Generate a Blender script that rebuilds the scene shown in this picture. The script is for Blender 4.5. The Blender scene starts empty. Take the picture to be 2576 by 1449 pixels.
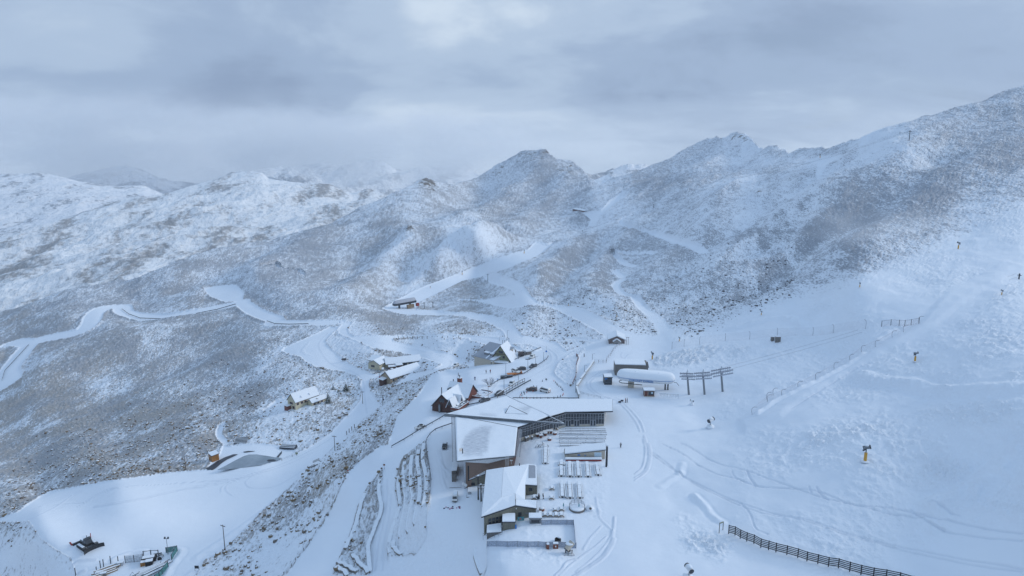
import bpy, bmesh, math, random
import numpy as np
from mathutils import Vector, Matrix
random.seed(7)
rng = np.random.default_rng(11)
scene = bpy.context.scene
COL = scene.collection
R = math.radians
# ------------------------------------------------------------------ camera
CAM_H = 108.0            # metres above the terrace of the lodge
PITCH = 11.5             # degrees below the horizon
FPX = 1717.0             # focal length in units of a 2576 wide picture
cam_data = bpy.data.cameras.new("camera")
cam_data.sensor_width = 36.0
cam_data.lens = 36.0 * FPX / 2576.0
cam_data.clip_start = 1.0
cam_data.clip_end = 60000.0
cam = bpy.data.objects.new("camera", cam_data)
COL.objects.link(cam)
cam.location = (0, 0, CAM_H)
cam.rotation_euler = (R(90 - PITCH), 0, 0)
scene.camera = cam
# ------------------------------------------------------------------ world: overcast sky
SUN_EL, SUN_AZ = 24.0, 78.0      # azimuth from +Y, positive = to the right
world = bpy.data.worlds.new("World")
scene.world = world
world.use_nodes = True
nt = world.node_tree
for n in list(nt.nodes):
 nt.nodes.remove(n)
def wn(kind, **kw):
 n = nt.nodes.new(kind)
 for k, v in kw.items():
  setattr(n, k, v)
 return n
def wl(a, b):
 nt.links.new(a, b)
def wmath(op, a, b=None, c=None, clamp=False):
 n = wn('ShaderNodeMath', operation=op, use_clamp=clamp)
 for i, x in enumerate((a, b, c)):
  if x is None:
   continue
  if isinstance(x, (int, float)):
   n.inputs[i].default_value = x
  else:
   wl(x, n.inputs[i])
 return n.outputs[0]
def wmix(f, a, b, blend='MIX'):
 n = wn('ShaderNodeMix', data_type='RGBA', blend_type=blend)
 for idx, x in ((0, f), (6, a), (7, b)):
  if isinstance(x, (int, float)):
   n.inputs[idx].default_value = x
  elif isinstance(x, tuple):
   n.inputs[idx].default_value = (*x, 1)
  else:
   wl(x, n.inputs[idx])
 return n.outputs[2]
def wramp(f, stops, interp='EASE'):
 n = wn('ShaderNodeValToRGB')
 r = n.color_ramp
 r.interpolation = interp
 r.elements[0].position, r.elements[0].color = stops[0][0], (*stops[0][1], 1)
 r.elements[1].position, r.elements[1].color = stops[-1][0], (*stops[-1][1], 1)
 for p, c in stops[1:-1]:
  e = r.elements.new(p)
  e.color = (*c, 1)
 wl(f, n.inputs[0])
 return n.outputs[0]
sky = wn('ShaderNodeTexSky', sky_type='NISHITA', sun_disc=False, sun_elevation=R(SUN_EL),
  sun_rotation=R(SUN_AZ), altitude=1200, air_density=1.0, dust_density=1.2, ozone_density=2.0)
tc = wn('ShaderNodeTexCoord')
sep = wn('ShaderNodeSeparateXYZ')
wl(tc.outputs['Generated'], sep.inputs[0])
zc = wmath('MAXIMUM', sep.outputs[2], 0.0)
den = wmath('ADD', zc, 0.16)
px = wmath('DIVIDE', sep.outputs[0], den)
py = wmath('DIVIDE', sep.outputs[1], den)
def cloud_noise(sx, sy, off, scale, detail=5.0, rough=0.5, dist=0.0):
 cmb = wn('ShaderNodeCombineXYZ')
 wl(wmath('ADD', wmath('MULTIPLY', sep.outputs[0], 1.9 * sx), off), cmb.inputs[0])
 wl(wmath('MULTIPLY', py, sy), cmb.inputs[1])
 wl(wmath('MULTIPLY', sep.outputs[2], 4.2), cmb.inputs[2])
 n = wn('ShaderNodeTexNoise')
 n.inputs['Scale'].default_value = scale
 n.inputs['Detail'].default_value = detail
 n.inputs['Roughness'].default_value = rough
 n.inputs['Distortion'].default_value = dist
 wl(cmb.outputs[0], n.inputs['Vector'])
 return n.outputs[0]
c_big = cloud_noise(1.0, .25, 3.1, 1.15, 5.0, 0.55, 0.5)
c_mid = cloud_noise(1.0, .25, 7.7, 3.2, 6.0, 0.6, 0.3)
c_sum = wmath('ADD', wmath('MULTIPLY', c_big, 0.62), wmath('MULTIPLY', c_mid, 0.38))
def lobe(az, el, wid, hgt, amp):
 """a broad thinner (or thicker) part of the overcast, placed by compass and height"""
 global c_sum
 a, e = R(az), R(el)
 u = wmath('DIVIDE', wmath('SUBTRACT', sep.outputs[0], math.sin(a)), math.sin(R(wid)))
 v = wmath('DIVIDE', wmath('SUBTRACT', sep.outputs[2], math.sin(e)), math.sin(R(hgt)))
 d = wmath('ADD', wmath('MULTIPLY', u, u), wmath('MULTIPLY', v, v))
 g = wmath('POWER', 2.718, wmath('MULTIPLY', d, -1.0))
 c_sum = wmath('ADD', c_sum, wmath('MULTIPLY', wmath('MULTIPLY', g, amp), wmath('ADD', .4, wmath('MULTIPLY', c_mid, 1.2))))
lobe(5, 10.5, 9, 4, .08); lobe(-34, 7.5, 6, 3, .10); lobe(-9, 1.6, 11, 2.4, .27); lobe(22, 4.5, 14, 2.5, .07)
lobe(-25, 3.6, 9, 2.4, -.10); lobe(-32, 12, 5, 2.5, -.06); lobe(-8, 4.5, 14, 2.0, -.07)
cloud = wramp(c_sum, [(0.33, (0.190, 0.252, 0.368)), (0.46, (0.275, 0.360, 0.495)),
    (0.57, (0.385, 0.480, 0.605)), (0.74, (0.620, 0.705, 0.780))])
# bright band of thinner cloud low over the far ranges
low = wmath('SUBTRACT', 1.0, wmath('MULTIPLY', wmath('ABSOLUTE', wmath('SUBTRACT', sep.outputs[2], -0.005)), 11.0), clamp=True)
low = wmath('MULTIPLY', low, wmath('MULTIPLY', wmath('SUBTRACT', c_mid, 0.22), 2.4, clamp=True), clamp=True)
cloud = wmix(low, cloud, (0.50, 0.60, 0.735))
# an overcast sky is brighter towards the zenith
up = wramp(zc, [(0.30, (0.87, 0.87, 0.87)), (0.85, (0.98, 1.11, 1.22))], 'LINEAR')
cloud = wmix(1.0, cloud, up, 'MULTIPLY')
bgc = wn('ShaderNodeBackground')
wl(cloud, bgc.inputs[0])
bgc.inputs[1].default_value = 1.0
bgs = wn('ShaderNodeBackground')
wl(sky.outputs[0], bgs.inputs[0])
bgs.inputs[1].default_value = 0.06
mixb = wn('ShaderNodeMixShader')
gap = wmath('MULTIPLY', wmath('SUBTRACT', 0.36, c_big), 4.0, clamp=True)     # thin places where blue shows
wl(wmath('SUBTRACT', 1.0, wmath('MULTIPLY', gap, 0.55), clamp=True), mixb.inputs[0])
wl(bgs.outputs[0], mixb.inputs[1])
wl(bgc.outputs[0], mixb.inputs[2])
wout = wn('ShaderNodeOutputWorld')
wl(mixb.outputs[0], wout.inputs['Surface'])
# ------------------------------------------------------------------ sun through the overcast
sun_data = bpy.data.lights.new("sun", 'SUN')
sun_data.energy = 1.35
sun_data.angle = R(14)
sun_data.color = (1.0, 0.96, 0.90)
sun = bpy.data.objects.new("sun", sun_data)
COL.objects.link(sun)
sd = Vector((math.sin(R(SUN_AZ)) * math.cos(R(SUN_EL)), math.cos(R(SUN_AZ)) * math.cos(R(SUN_EL)), math.sin(R(SUN_EL))))
sun.rotation_euler = sd.to_track_quat('Z', 'Y').to_euler()
sun.location = (-200, 100, 600)
# ------------------------------------------------------------------ exposure and sampling
vs = scene.view_settings
vs.view_transform = 'Standard'
vs.look = 'None'
vs.exposure = 0.44
vs.gamma = 1.0
vs.use_curve_mapping = False
scene.render.engine = 'CYCLES'
cy = scene.cycles
cy.use_denoising = True
cy.max_bounces = 5
cy.diffuse_bounces = 3
cy.volume_bounces = 3
cy.transparent_max_bounces = 8
# ------------------------------------------------------------------ survey: sight lines, heights, regions
CP_, SP_ = math.cos(R(PITCH)), math.sin(R(PITCH))
def ray(u, v):
 """direction of the sight line (unit depth along the axis) through a point of the survey picture"""
 a = (np.asarray(u, float) - 1288.0) / FPX
 b = (np.asarray(v, float) - 724.5) / FPX
 return a, CP_ - b * SP_, -SP_ - b * CP_
# close-up sheets of the survey: origin and scale in a 4032 wide picture
SHEET = {'1': (1700, 1450, 3.22), '2': (1750, 1800, 3.0957), '3': (1050, 1250, 2.8975), '4': (1700, 1280, 4.2617),
  '5': (2200, 1280, 3.45), '6': (0, 1750, 2.798), '7': (700, 1680, 2.464), '8': (2500, 1750, 1.6815),
  'a': (0, 500, 1.8114), 'b': (1300, 550, 1.7173), 'c': (2400, 350, 1.4491), 'd': (2600, 1050, 1.7989),
  'e': (0, 1000, 1.8114), 'A': (1250, 1650, 2.3443), 'B': (1700, 1480, 9.0577), 'C': (2420, 1400, 8.523),
  'D': (280, 2080, 5.152), 'E': (2050, 1600, 5.797), 'F': (1900, 1960, 4.7038), 'G': (1860, 1340, 6.5867),
  'H': (1700, 1640, 3.5344)}
def q(s, x, y):
 x0, y0, k = SHEET[s]
 return ((x0 + x / k) * 0.638889, (y0 + y / k) * 0.638889)
def ql(s, *xy):
 return [q(s, xy[i], xy[i + 1]) for i in range(0, len(xy), 2)]
# control points: picture position and either height z or depth d
CTRL_Z = [
 (1380, 1150, 0), (1500, 1045, 0), (1350, 1270, 0), (1480, 1290, 0), (1530, 1060, 0), (1560, 1200, 0), (1600, 1090, .3),
 (1300, 1449, -.5), (1450, 1400, -.3), (1640, 1320, 0), (1560, 1420, 0), (1700, 1050, 1), (1620, 985, 2), (1500, 940, 2.5),
 (1560, 900, 2.5), (1400, 990, -1), (1350, 975, -1.5), (1300, 1000, -2), (1385, 930, -2.5), (1410, 880, -4), (1330, 870, -9),
 (1300, 900, -6), (1240, 925, -6), (1180, 935, -7.5), (1260, 960, -4.5), (1150, 985, -7), (1100, 1030, -7), (1060, 1075, -8),
 (1550, 850, 3), (1480, 885, 0), (1300, 853, -12), (1200, 855, -22), (1100, 853, -28), (960, 850, -36), (860, 815, -40),
 (1165, 905, -27), (1150, 858, -25.2), (1125, 878, -27.8), (1100, 890, -29), (1050, 925, -31), (990, 965, -33), (930, 920, -35), (960, 975, -35), (1000, 940, -34),
 (850, 890, -41), (800, 900, -42), (760, 870, -44), (925, 985, -37), (905, 1050, -38), (842, 1115, -38), (770, 1010, -42), (715, 1035, -44),
 (820, 1060, -40), (700, 1100, -43), (620, 1100, -46),
 (565, 1382, -38), (650, 1165, -38), (300, 1220, -38), (200, 1300, -38), (100, 1290, -38.5), (420, 1449, -38), (330, 1380, -38),
 (700, 1200, -38), (60, 1449, -50), (-100, 1360, -58), (-200, 1500, -70), (-150, 1700, -60), (300, 1700, -40), (700, 1700, -30),
 (1098, 1190, -6), (1130, 1100, -6), (1090, 1250, -6), (976, 1245, -15), (976, 1169, -12), (880, 1218, -17), (826, 1354, -24), (951, 1408, -21.5),
 (740, 1449, -26), (910, 1300, -19.5), (1020, 1380, -17), (900, 1449, -22.5),
 (1098, 1381, -12), (1071, 1291, -7), (1180, 1408, -8), (1240, 1408, -1), (1190, 1330, -5), (1017, 1109, -9.5), (960, 1160, -11.5), (1060, 1020, -8),
 (900, 1180, -20), (800, 1290, -29), (700, 1380, -33), (950, 1070, -26), (1030, 970, -24), (1100, 925, -15),
 (100, 1250, -60), (0, 1200, -84), (300, 1150, -62), (500, 1110, -50), (300, 1000, -86), (100, 1050, -95), (600, 900, -58), (450, 850, -72), (-200, 1200, -110),
 (-250, 1000, -130), (600, 1000, -56),
 (2302, 915, 26), (1740, 1018, 1.5), (1787, 1075, 2), (1900, 1449, 1), (2200, 1440, 4), (2400, 1449, 8), (2576, 1449, 14), (2175, 1162, 15),
 (2576, 1300, 19), (2576, 1150, 25), (2576, 1000, 34), (2700, 1200, 30), (2900, 1450, 28), (2400, 1080, 24), (2000, 1300, 5), (2300, 1290, 10),
 (1900, 1150, 6), (1830, 1340, 1.5), (1760, 1200, 1.2), (1720, 1330, .3), (2000, 1000, 12), (1900, 920, 10), (2100, 880, 19), (1800, 860, 8), (1700, 860, 5.5),
 (2160, 733, 38), (1913, 800, 17), (2300, 1700, 2), (1600, 1700, -1), (1200, 1700, -6), (2900, 1700, 16),
 (1150, 1270, -5), (1165, 1180, -5.5),
]
CTRL_D = [
 (2408, 637, 385), (2576, 700, 330), (2750, 650, 380), (2576, 450, 520), (2576, 560, 410), (2576, 232, 780), (2700, 190, 800), (2900, 130, 840), (2283, 371, 640),
 (2283, 318, 740), (2455, 272, 760), (1849, 475, 930), (2000, 600, 540), (1750, 640, 640), (1670, 850, 392), (1643, 530, 1080),
 (1465, 597, 1090), (1227, 712, 880), (1020, 770, 740), (1310, 745, 610), (1340, 765, 560), (1200, 590, 990), (1340, 620, 1010),
 (1200, 560, 1200), (1000, 600, 1040), (800, 700, 850), (600, 680, 900), (700, 600, 1120), (300, 715, 930), (0, 800, 850), (-250, 900, 800),
 (20, 940, 640), (250, 790, 760), (560, 740, 800), (1359, 385, 1750), (1850, 342, 1450), (1990, 395, 1020), (1500, 455, 1500),
 (1630, 430, 1480), (1050, 463, 1420), (900, 535, 1250), (1300, 500, 1480), (1850, 420, 1250), (1600, 470, 1320), (1500, 520, 1230),
 (2060, 395, 860), (2150, 500, 560), (1560, 700, 640), (1450, 760, 560), (1800, 540, 770), (1100, 680, 900), (960, 780, 700),
 (1100, 790, 690), (1250, 800, 590), (1400, 830, 480), (1950, 680, 480), (1720, 760, 500), (400, 650, 1000), (720, 780, 680), (900, 700, 860),
 (2200, 590, 455), (2400, 420, 590), (2000, 450, 760),
]
def build_field():
 P, W = [], []
 for u, v, z in CTRL_Z:
  d = (z - CAM_H) / ray(u, v)[2]
  P.append((u, v)); W.append(1000.0 / d)
 for u, v, d in CTRL_D:
  P.append((u, v)); W.append(1000.0 / d)
 P = np.array(P) / 1000.0
 W = np.array(W)
 n = len(P)
 r2 = ((P[:, None] - P[None]) ** 2).sum(-1)
 K = 0.5 * r2 * np.log(r2 + 1e-12)
 K[np.arange(n), np.arange(n)] = 2e-5
 A = np.zeros((n + 3, n + 3))
 A[:n, :n] = K
 A[:n, n] = 1; A[:n, n + 1:] = P
 A[n, :n] = 1; A[n + 1:, :n] = P.T
 sol = np.linalg.solve(A, np.concatenate([W, np.zeros(3)]))
 return P, sol
F_P, F_S = build_field()
def inv_depth(u, v):
 u = np.asarray(u, float); v = np.asarray(v, float)
 shp = u.shape
 uu, vv = u.ravel() / 1000.0, v.ravel() / 1000.0
 out = np.empty(uu.size)
 for i in range(0, uu.size, 40000):
  a, b = uu[i:i + 40000], vv[i:i + 40000]
  r2 = (a[:, None] - F_P[None, :, 0]) ** 2 + (b[:, None] - F_P[None, :, 1]) ** 2
  out[i:i + 40000] = (0.5 * r2 * np.log(r2 + 1e-12)) @ F_S[:-3] + F_S[-3] + F_S[-2] * a + F_S[-1] * b
 return out.reshape(shp) / 1000.0
# ------------------------------------------------------------------ noise
_perm = rng.permutation(4096)
_ang = rng.random(4096) * 2 * math.pi
_gx, _gy = np.cos(_ang), np.sin(_ang)
def perlin(x, y):
 xi, yi = np.floor(x).astype(np.int64), np.floor(y).astype(np.int64)
 xf, yf = x - xi, y - yi
 sx, sy = xf * xf * xf * (xf * (xf * 6 - 15) + 10), yf * yf * yf * (yf * (yf * 6 - 15) + 10)
 def g(i, j):
  h = _perm[(_perm[(xi + i) & 4095] + yi + j) & 4095]
  return _gx[h] * (xf - i) + _gy[h] * (yf - j)
 a = g(0, 0) + sx * (g(1, 0) - g(0, 0))
 b = g(0, 1) + sx * (g(1, 1) - g(0, 1))
 return (a + sy * (b - a)) * 1.4
def fbm(x, y, octaves=4, gain=0.5, ridged=False):
 t, amp, f, nrm = 0.0, 1.0, 1.0, 0.0
 for o in range(octaves):
  n = perlin(x * f + 17.3 * o, y * f - 9.1 * o)
  if ridged:
   n = 1 - 2 * np.abs(n)
  t = t + amp * n
  nrm += amp
  amp *= gain
  f *= 2.03
 return t / nrm
def sstep(a, b, x):
 t = np.clip((x - a) / (b - a), 0, 1)
 return t * t * (3 - 2 * t)
def in_poly(u, v, poly):
 inside = np.zeros(u.shape, bool)
 p = np.asarray(poly, float)
 x0, y0 = p[:, 0].min(), p[:, 1].min()
 x1, y1 = p[:, 0].max(), p[:, 1].max()
 sel = np.nonzero((u >= x0) & (u <= x1) & (v >= y0) & (v <= y1))
 uu, vv = u[sel], v[sel]
 ins = np.zeros(uu.shape, bool)
 n = len(p)
 for i in range(n):
  ax, ay = p[i]; bx, by = p[(i + 1) % n]
  if ay == by:
   continue
  c = (ay > vv) != (by > vv)
  ins ^= c & (uu < (bx - ax) * (vv - ay) / (by - ay) + ax)
 inside[sel] = ins
 return inside
def poly_dist(u, v, line, reach, closed=False):
 """distance to a polyline, computed only near it; elsewhere = reach"""
 out = np.full(u.shape, float(reach))
 p = list(line) + ([line[0]] if closed else [])
 for (ax, ay), (bx, by) in zip(p[:-1], p[1:]):
  m = (u > min(ax, bx) - reach) & (u < max(ax, bx) + reach) & (v > min(ay, by) - reach) & (v < max(ay, by) + reach)
  if not m.any():
   continue
  uu, vv = u[m], v[m]
  dx, dy = bx - ax, by - ay
  L = dx * dx + dy * dy + 1e-9
  t = np.clip(((uu - ax) * dx + (vv - ay) * dy) / L, 0, 1)
  d = np.hypot(uu - ax - t * dx, vv - ay - t * dy)
  out[m] = np.minimum(out[m], d)
 return out
def soft_poly(u, v, poly, w):
 """1 inside, 0 outside, eased over w to each side of the edge"""
 ins = in_poly(u, v, poly)
 d = poly_dist(u, v, poly, float(np.max(w)) * 1.01, closed=True)
 s = np.where(ins, d, -d)
 return sstep(-w, w, s)
def smooth_line(pts, n=6):
 """Catmull-Rom through the surveyed points"""
 p = [np.array(a, float) for a in pts]
 p = [2 * p[0] - p[1]] + p + [2 * p[-1] - p[-2]]
 out = []
 for i in range(1, len(p) - 2):
  for k in range(n):
   t = k / n
   a, b, c, d = p[i - 1], p[i], p[i + 1], p[i + 2]
   out.append(tuple(0.5 * ((2 * b) + (c - a) * t + (2 * a - 5 * b + 4 * c - d) * t * t + (3 * b - 3 * c + d - a) * t ** 3)))
 out.append(tuple(p[-2]))
 return out
# ------------------------------------------------------------------ regions of the ground
SKYLINE = [(-400, 980), (-200, 880), (0, 799), (141, 753), (289, 718), (353, 711), (441, 667), (540, 637), (705, 598), (793, 580), (830, 570), (894, 538),
  (979, 500), (1050, 464), (1068, 459), (1106, 463), (1139, 467), (1184, 452), (1225, 433), (1251, 418), (1284, 405), (1310, 393), (1329, 387),
  (1359, 383), (1374, 392), (1400, 407), (1444, 418), (1459, 429), (1482, 452), (1511, 454), (1530, 446), (1556, 450), (1593, 442), (1630, 428),
  (1679, 408), (1754, 365), (1780, 356), (1816, 354), (1851, 340), (1882, 356), (1908, 376), (1926, 382), (1948, 378), (1974, 381), (1990, 392),
  (2018, 385), (2062, 378), (2151, 363), (2221, 336), (2283, 317), (2371, 292), (2455, 272), (2521, 241), (2576, 230), (2700, 190), (3000, 100)]
PLATEAU = [(-30, 1318), (40, 1290), (90, 1255), (128, 1238), (217, 1221), (300, 1206), (400, 1193), (470, 1185), (540, 1181), (620, 1172), (700, 1158),
  (760, 1135), (805, 1110), (838, 1085)] + [(858, 1108), (813, 1154), (774, 1185), (706, 1250), (629, 1320), (564, 1385), (512, 1418), (488, 1455),
  (440, 1600), (200, 1600), (192, 1449), (178, 1406), (137, 1383), (103, 1358), (73, 1314)]
LOW_SNOW = ql('3', 725, 105, 600, 170, 400, 260, 200, 350, 170, 390, 230, 425, 380, 455, 440, 510, 560, 570, 720, 605, 900, 630, 1030, 680, 1080, 730, 1065, 780,
   1090, 850, 1070, 950, 1000, 1040, 880, 1160, 750, 1300, 640, 1449, 860, 1449, 1000, 1290, 1110, 1160, 1310, 1010, 1230, 900, 1200, 850,
   1165, 770, 1180, 715, 1290, 690, 1330, 640, 1210, 650, 1080, 600, 960, 540, 870, 470, 760, 380, 690, 310, 680, 260, 760, 180, 830, 120)
LOW_ISLAND = ql('3', 385, 400, 420, 340, 490, 275, 480, 300, 430, 370, 440, 400, 500, 432, 430, 425)
ROAD_B = ql('3', 1230, 900, 1300, 870, 1500, 775, 1800, 680, 2000, 600, 2240, 540, 2255, 440, 2100, 400, 1900, 365, 1600, 305, 1450, 270, 1450, 250, 1700, 228,
   2318, 240, 2318, 200, 1600, 212, 1200, 205, 1000, 212, 940, 180, 935, 110, 985, 70, 920, 48, 700, 42, 400, 75, 200, 70, 0, 40, 0, 70, 300, 95, 700, 100,
   800, 70, 850, 90, 810, 140, 820, 190, 1050, 285, 1200, 355, 1500, 400, 1800, 475, 1990, 540, 1900, 595, 1640, 660, 1480, 770, 1310, 850)
ROAD_MID = ql('4', 0, 175, 500, 175, 800, 185, 1250, 225, 1600, 255, 1900, 330, 2100, 420, 2210, 530, 2220, 570, 2100, 680, 2060, 790, 2010, 830, 1700, 700, 1950, 580, 1960, 520,
   1830, 400, 1700, 330, 1330, 300, 1100, 330, 900, 320, 500, 235, 0, 235)
RUN_LEFT = ql('b', 345, 1150, 450, 1085, 560, 1030, 660, 990, 960, 870, 1170, 790, 1340, 740, 1390, 690, 1470, 710, 1540, 703, 1400, 795, 1250, 855, 1090, 915, 900, 960,
   700, 1060, 610, 1100, 590, 1148, 780, 1165, 950, 1172, 1100, 1190, 1230, 1240, 1290, 1310, 1310, 1350, 1320, 1380, 1200, 1370, 1170, 1300, 1050, 1240, 900, 1205,
   700, 1195, 480, 1185)
RUN_UP = ql('b', 1740, 600, 1760, 545, 1700, 510, 1720, 498, 1830, 478, 1890, 420, 1960, 378, 2010, 388, 1930, 435, 1830, 520, 1800, 580, 1785, 600)
PARK_FAR = ql('e', 1445, 262, 1530, 235, 1690, 225, 1745, 280, 1730, 345, 1600, 348, 1500, 312)
POND_SNOW = ql('7', 268, 428, 330, 330, 400, 270, 440, 170, 500, 190, 620, 175, 800, 165, 980, 190, 1150, 235, 1120, 275, 1010, 330, 900, 380, 600, 420, 400, 430)
RUN_HIGH = ql('c', 1120, 420, 1200, 395, 1330, 390, 1240, 440, 1200, 490, 1180, 485, 1190, 440)
BASE = [(717, 1449), (766, 1385), (810, 1322), (847, 1255), (872, 1195), (914, 1154), (958, 1123), (975, 1118), (991, 1076), (997, 1052), (1024, 1023),
  (1057, 986), (1079, 951), (1092, 938), (1134, 930), (1179, 927), (1165, 905), (1168, 880), (1155, 868), (1230, 856), (1290, 848), (1330, 845), (1400, 862),
  (1425, 884), (1440, 880), (1480, 866), (1520, 850), (1500, 835), (1440, 800), (1460, 790), (1540, 825), (1600, 842), (1660, 850), (1700, 858),
  (1760, 870), (1830, 868), (1900, 850), (1990, 835), (2080, 815), (2190, 790), (2310, 745), (2440, 700), (2560, 640), (2700, 580), (3100, 480), (3100, 1900),
  (500, 1900)]
ROADS = [  # (points, half width m)
 (ql('e', -120, 1010, 0, 960, 70, 905, 55, 850, 120, 760, 230, 640, 350, 605, 560, 560, 640, 500, 672, 430, 740, 390, 860, 377, 890, 420, 1000, 450, 1150, 458, 1350, 428,
  1550, 388, 1720, 352), 11.0),
 (ql('e', 1720, 345, 1770, 385, 1850, 430, 1960, 470, 1950, 490, 2060, 497, 2200, 495, 2400, 488), 8.5),
 (ql('e', 60, 650, 130, 632, 215, 645, 250, 635), 9.0),
 (ql('b', 1060, 915, 1130, 950, 1250, 990, 1310, 1060, 1370, 1112), 5.5),
 (ql('b', 900, 1092, 1130, 1095, 1370, 1112, 1500, 1135, 1640, 1165, 1780, 1230, 1900, 1290, 2000, 1340), 6.5),
 (ql('b', 2110, 500, 2060, 512, 1970, 550, 1990, 590, 2080, 630, 2180, 645, 2280, 680, 2350, 715, 2420, 735, 2520, 752), 4.2),
 (ql('b', 2200, 785, 2150, 772, 2050, 787, 1930, 780, 1918, 800, 1990, 840, 2080, 862), 3.6),
 (ql('b', 1920, 890, 1940, 905, 1980, 935), 4.0),
 (ql('b', 1975, 955, 1940, 975, 1930, 1000, 1955, 1035, 1990, 1060, 2060, 1080, 2100, 1130, 2170, 1190, 2230, 1250, 2270, 1310, 2278, 1374), 4.0),
 (ql('a', 1100, 640, 1095, 625), 1.0),
 (ql('a', 1570, 1110, 1590, 1085, 1700, 1090, 1760, 1098), 2.5),
 (ql('a', 1890, 1055, 1975, 1030, 2000, 1050, 2100, 1050, 2160, 1070), 3.0),
 (ql('3', 0, 1070, 120, 990, 230, 930), 2.5),
 (ql('7', 430, 0, 400, 90, 480, 170), 2.0),
 (ql('b', 1300, 1345, 1600, 1345, 1850, 1370), 2.2),
]
YARD_TRACKS = []
COVER_PTS = [(300, 950, .66), (600, 900, .70), (100, 900, .66), (300, 1080, .80), (150, 1180, .80), (450, 1050, .76), (620, 1015, .74), (500, 1080, .66), (60, 1300, .62), (600, 640, .60), (300, 740, .60), (450, 1000, .60),
   (1000, 600, .58), (800, 660, .64), (1150, 640, .40), (1050, 700, .52), (1200, 620, .38), (1350, 450, .60), (1300, 550, .68), (1600, 600, .58), (1700, 700, .54), (1640, 760, .5),
   (1900, 650, .54), (2200, 550, .76), (2100, 640, .68), (2350, 480, .76), (2500, 420, .64), (2400, 320, .48), (2500, 300, .55), (2050, 450, .42), (1850, 400, .42), (1750, 420, .52),
   (1500, 700, .58), (1380, 690, .55), (1400, 800, .38), (1450, 830, .44), (1150, 820, .66), (1000, 815, .60), (1150, 745, .60), (700, 1050, .36), (800, 1080, .42), (620, 1150, .42), (850, 1020, .46),
   (700, 1330, .50), (600, 1420, .46), (800, 1220, .50), (950, 1060, .48), (1040, 965, .50), (880, 860, .22), (1000, 880, .50), (960, 905, .6), (1250, 880, .16), (1120, 870, .18), (690, 920, .42),
   (780, 960, .48), (90, 1420, .18), (160, 1400, .2), (20, 1449, .3), (1430, 940, .10), (1650, 830, .40), (1560, 770, .44), (1850, 770, .48), (2050, 690, .58), (2250, 640, .48), (2450, 560, .34), (2576, 500, .42),
   (1640, 470, .62), (1530, 470, .44), (1560, 545, .42), (1400, 600, .5), (900, 560, .54), (800, 800, .62), (1900, 500, .36), (1300, 770, .5), (1320, 720, .55), (2200, 350, .3), (2300, 400, .45), (700, 760, .6)]
def idw(u, v, pts, p=3.0):
 num = np.zeros(u.shape); den = np.zeros(u.shape)
 for a, b, c in pts:
  w = 1.0 / (((u - a) ** 2 + ((v - b) * 1.35) ** 2) / 1e4 + 0.02) ** (p / 2)
  num += w * c
  den += w
 return num / den
RELIEF_PTS = [(300, 950, .8), (100, 1150, .7), (600, 900, .8), (300, 740, 1), (700, 650, 1), (1000, 600, 1.1), (1300, 500, 1.2), (1360, 400, 1.3), (1600, 480, 1.1), (1850, 380, 1.1),
   (2060, 420, .8), (2300, 420, .9), (2500, 350, .9), (2576, 600, .5), (2200, 600, .9), (1900, 620, 1), (1650, 700, .9), (1500, 700, .9), (1350, 690, .9), (1150, 640, 1.1), (1100, 700, .9),
   (1400, 830, .2), (1200, 860, .03), (1100, 1000, 0), (800, 1050, .15), (600, 1150, .15), (500, 1080, .4), (1400, 1150, 0), (1600, 1100, 0), (1700, 870, .1), (1900, 850, .3), (2100, 800, .35), (2300, 900, .3),
   (2500, 1000, .3), (2200, 1150, .15), (2400, 1300, .1), (1900, 1400, .05), (800, 1300, .12), (900, 900, .05), (300, 1300, 0), (600, 1380, 0), (100, 1420, .15), (1250, 780, .4), (1000, 770, .2), (1800, 1000, .05)]
def height_noise(X, Y, rel):
 """gullies and ribs running down the hillsides, knolls, small roughness"""
 a = R(222)
 s = X * math.cos(a) + Y * math.sin(a)
 t = -X * math.sin(a) + Y * math.cos(a)
 wx = 22 * perlin(X / 160, Y / 160 + 5)
 ribs = fbm((t + wx) / 95.0, s / 330.0, 4, 0.5, True)
 knolls = fbm(X / 210 + 3, Y / 210, 4, 0.5)
 rough = fbm(X / 17, Y / 17 + 40, 3, 0.55)
 return rel * (8.0 * ribs + 4.5 * knolls + 3.2 * fbm((t + wx * .5) / 34.0, s / 90.0 + 9, 4, .55, True)) + np.clip(rel, 0, .8) * 1.0 * rough
print("survey ready")
# grid over the picture with a wide margin; rows run from the skyline down to the ground below the camera
U0, U1, NU = -380.0, 2960.0, 1420
V1, NV = 1720.0, 560
NB = 22
uc = np.linspace(U0, U1, NU)
sk = np.interp(uc, [p[0] for p in SKYLINE], [p[1] for p in SKYLINE])
tt = np.linspace(0, 1, NV)
UU = np.repeat(uc[None], NV, 0)
VV = sk[None] + (V1 - sk)[None] * tt[:, None]
WW = inv_depth(UU, VV)
WW = np.clip(WW, 1 / 4000.0, None)
dx, dy, dz = ray(UU, VV)
X = dx / WW; Y = dy / WW; Z = CAM_H + dz / WW
REL = np.clip(idw(UU, VV, RELIEF_PTS), 0, 1.4)
COV = idw(UU, VV, COVER_PTS)
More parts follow.
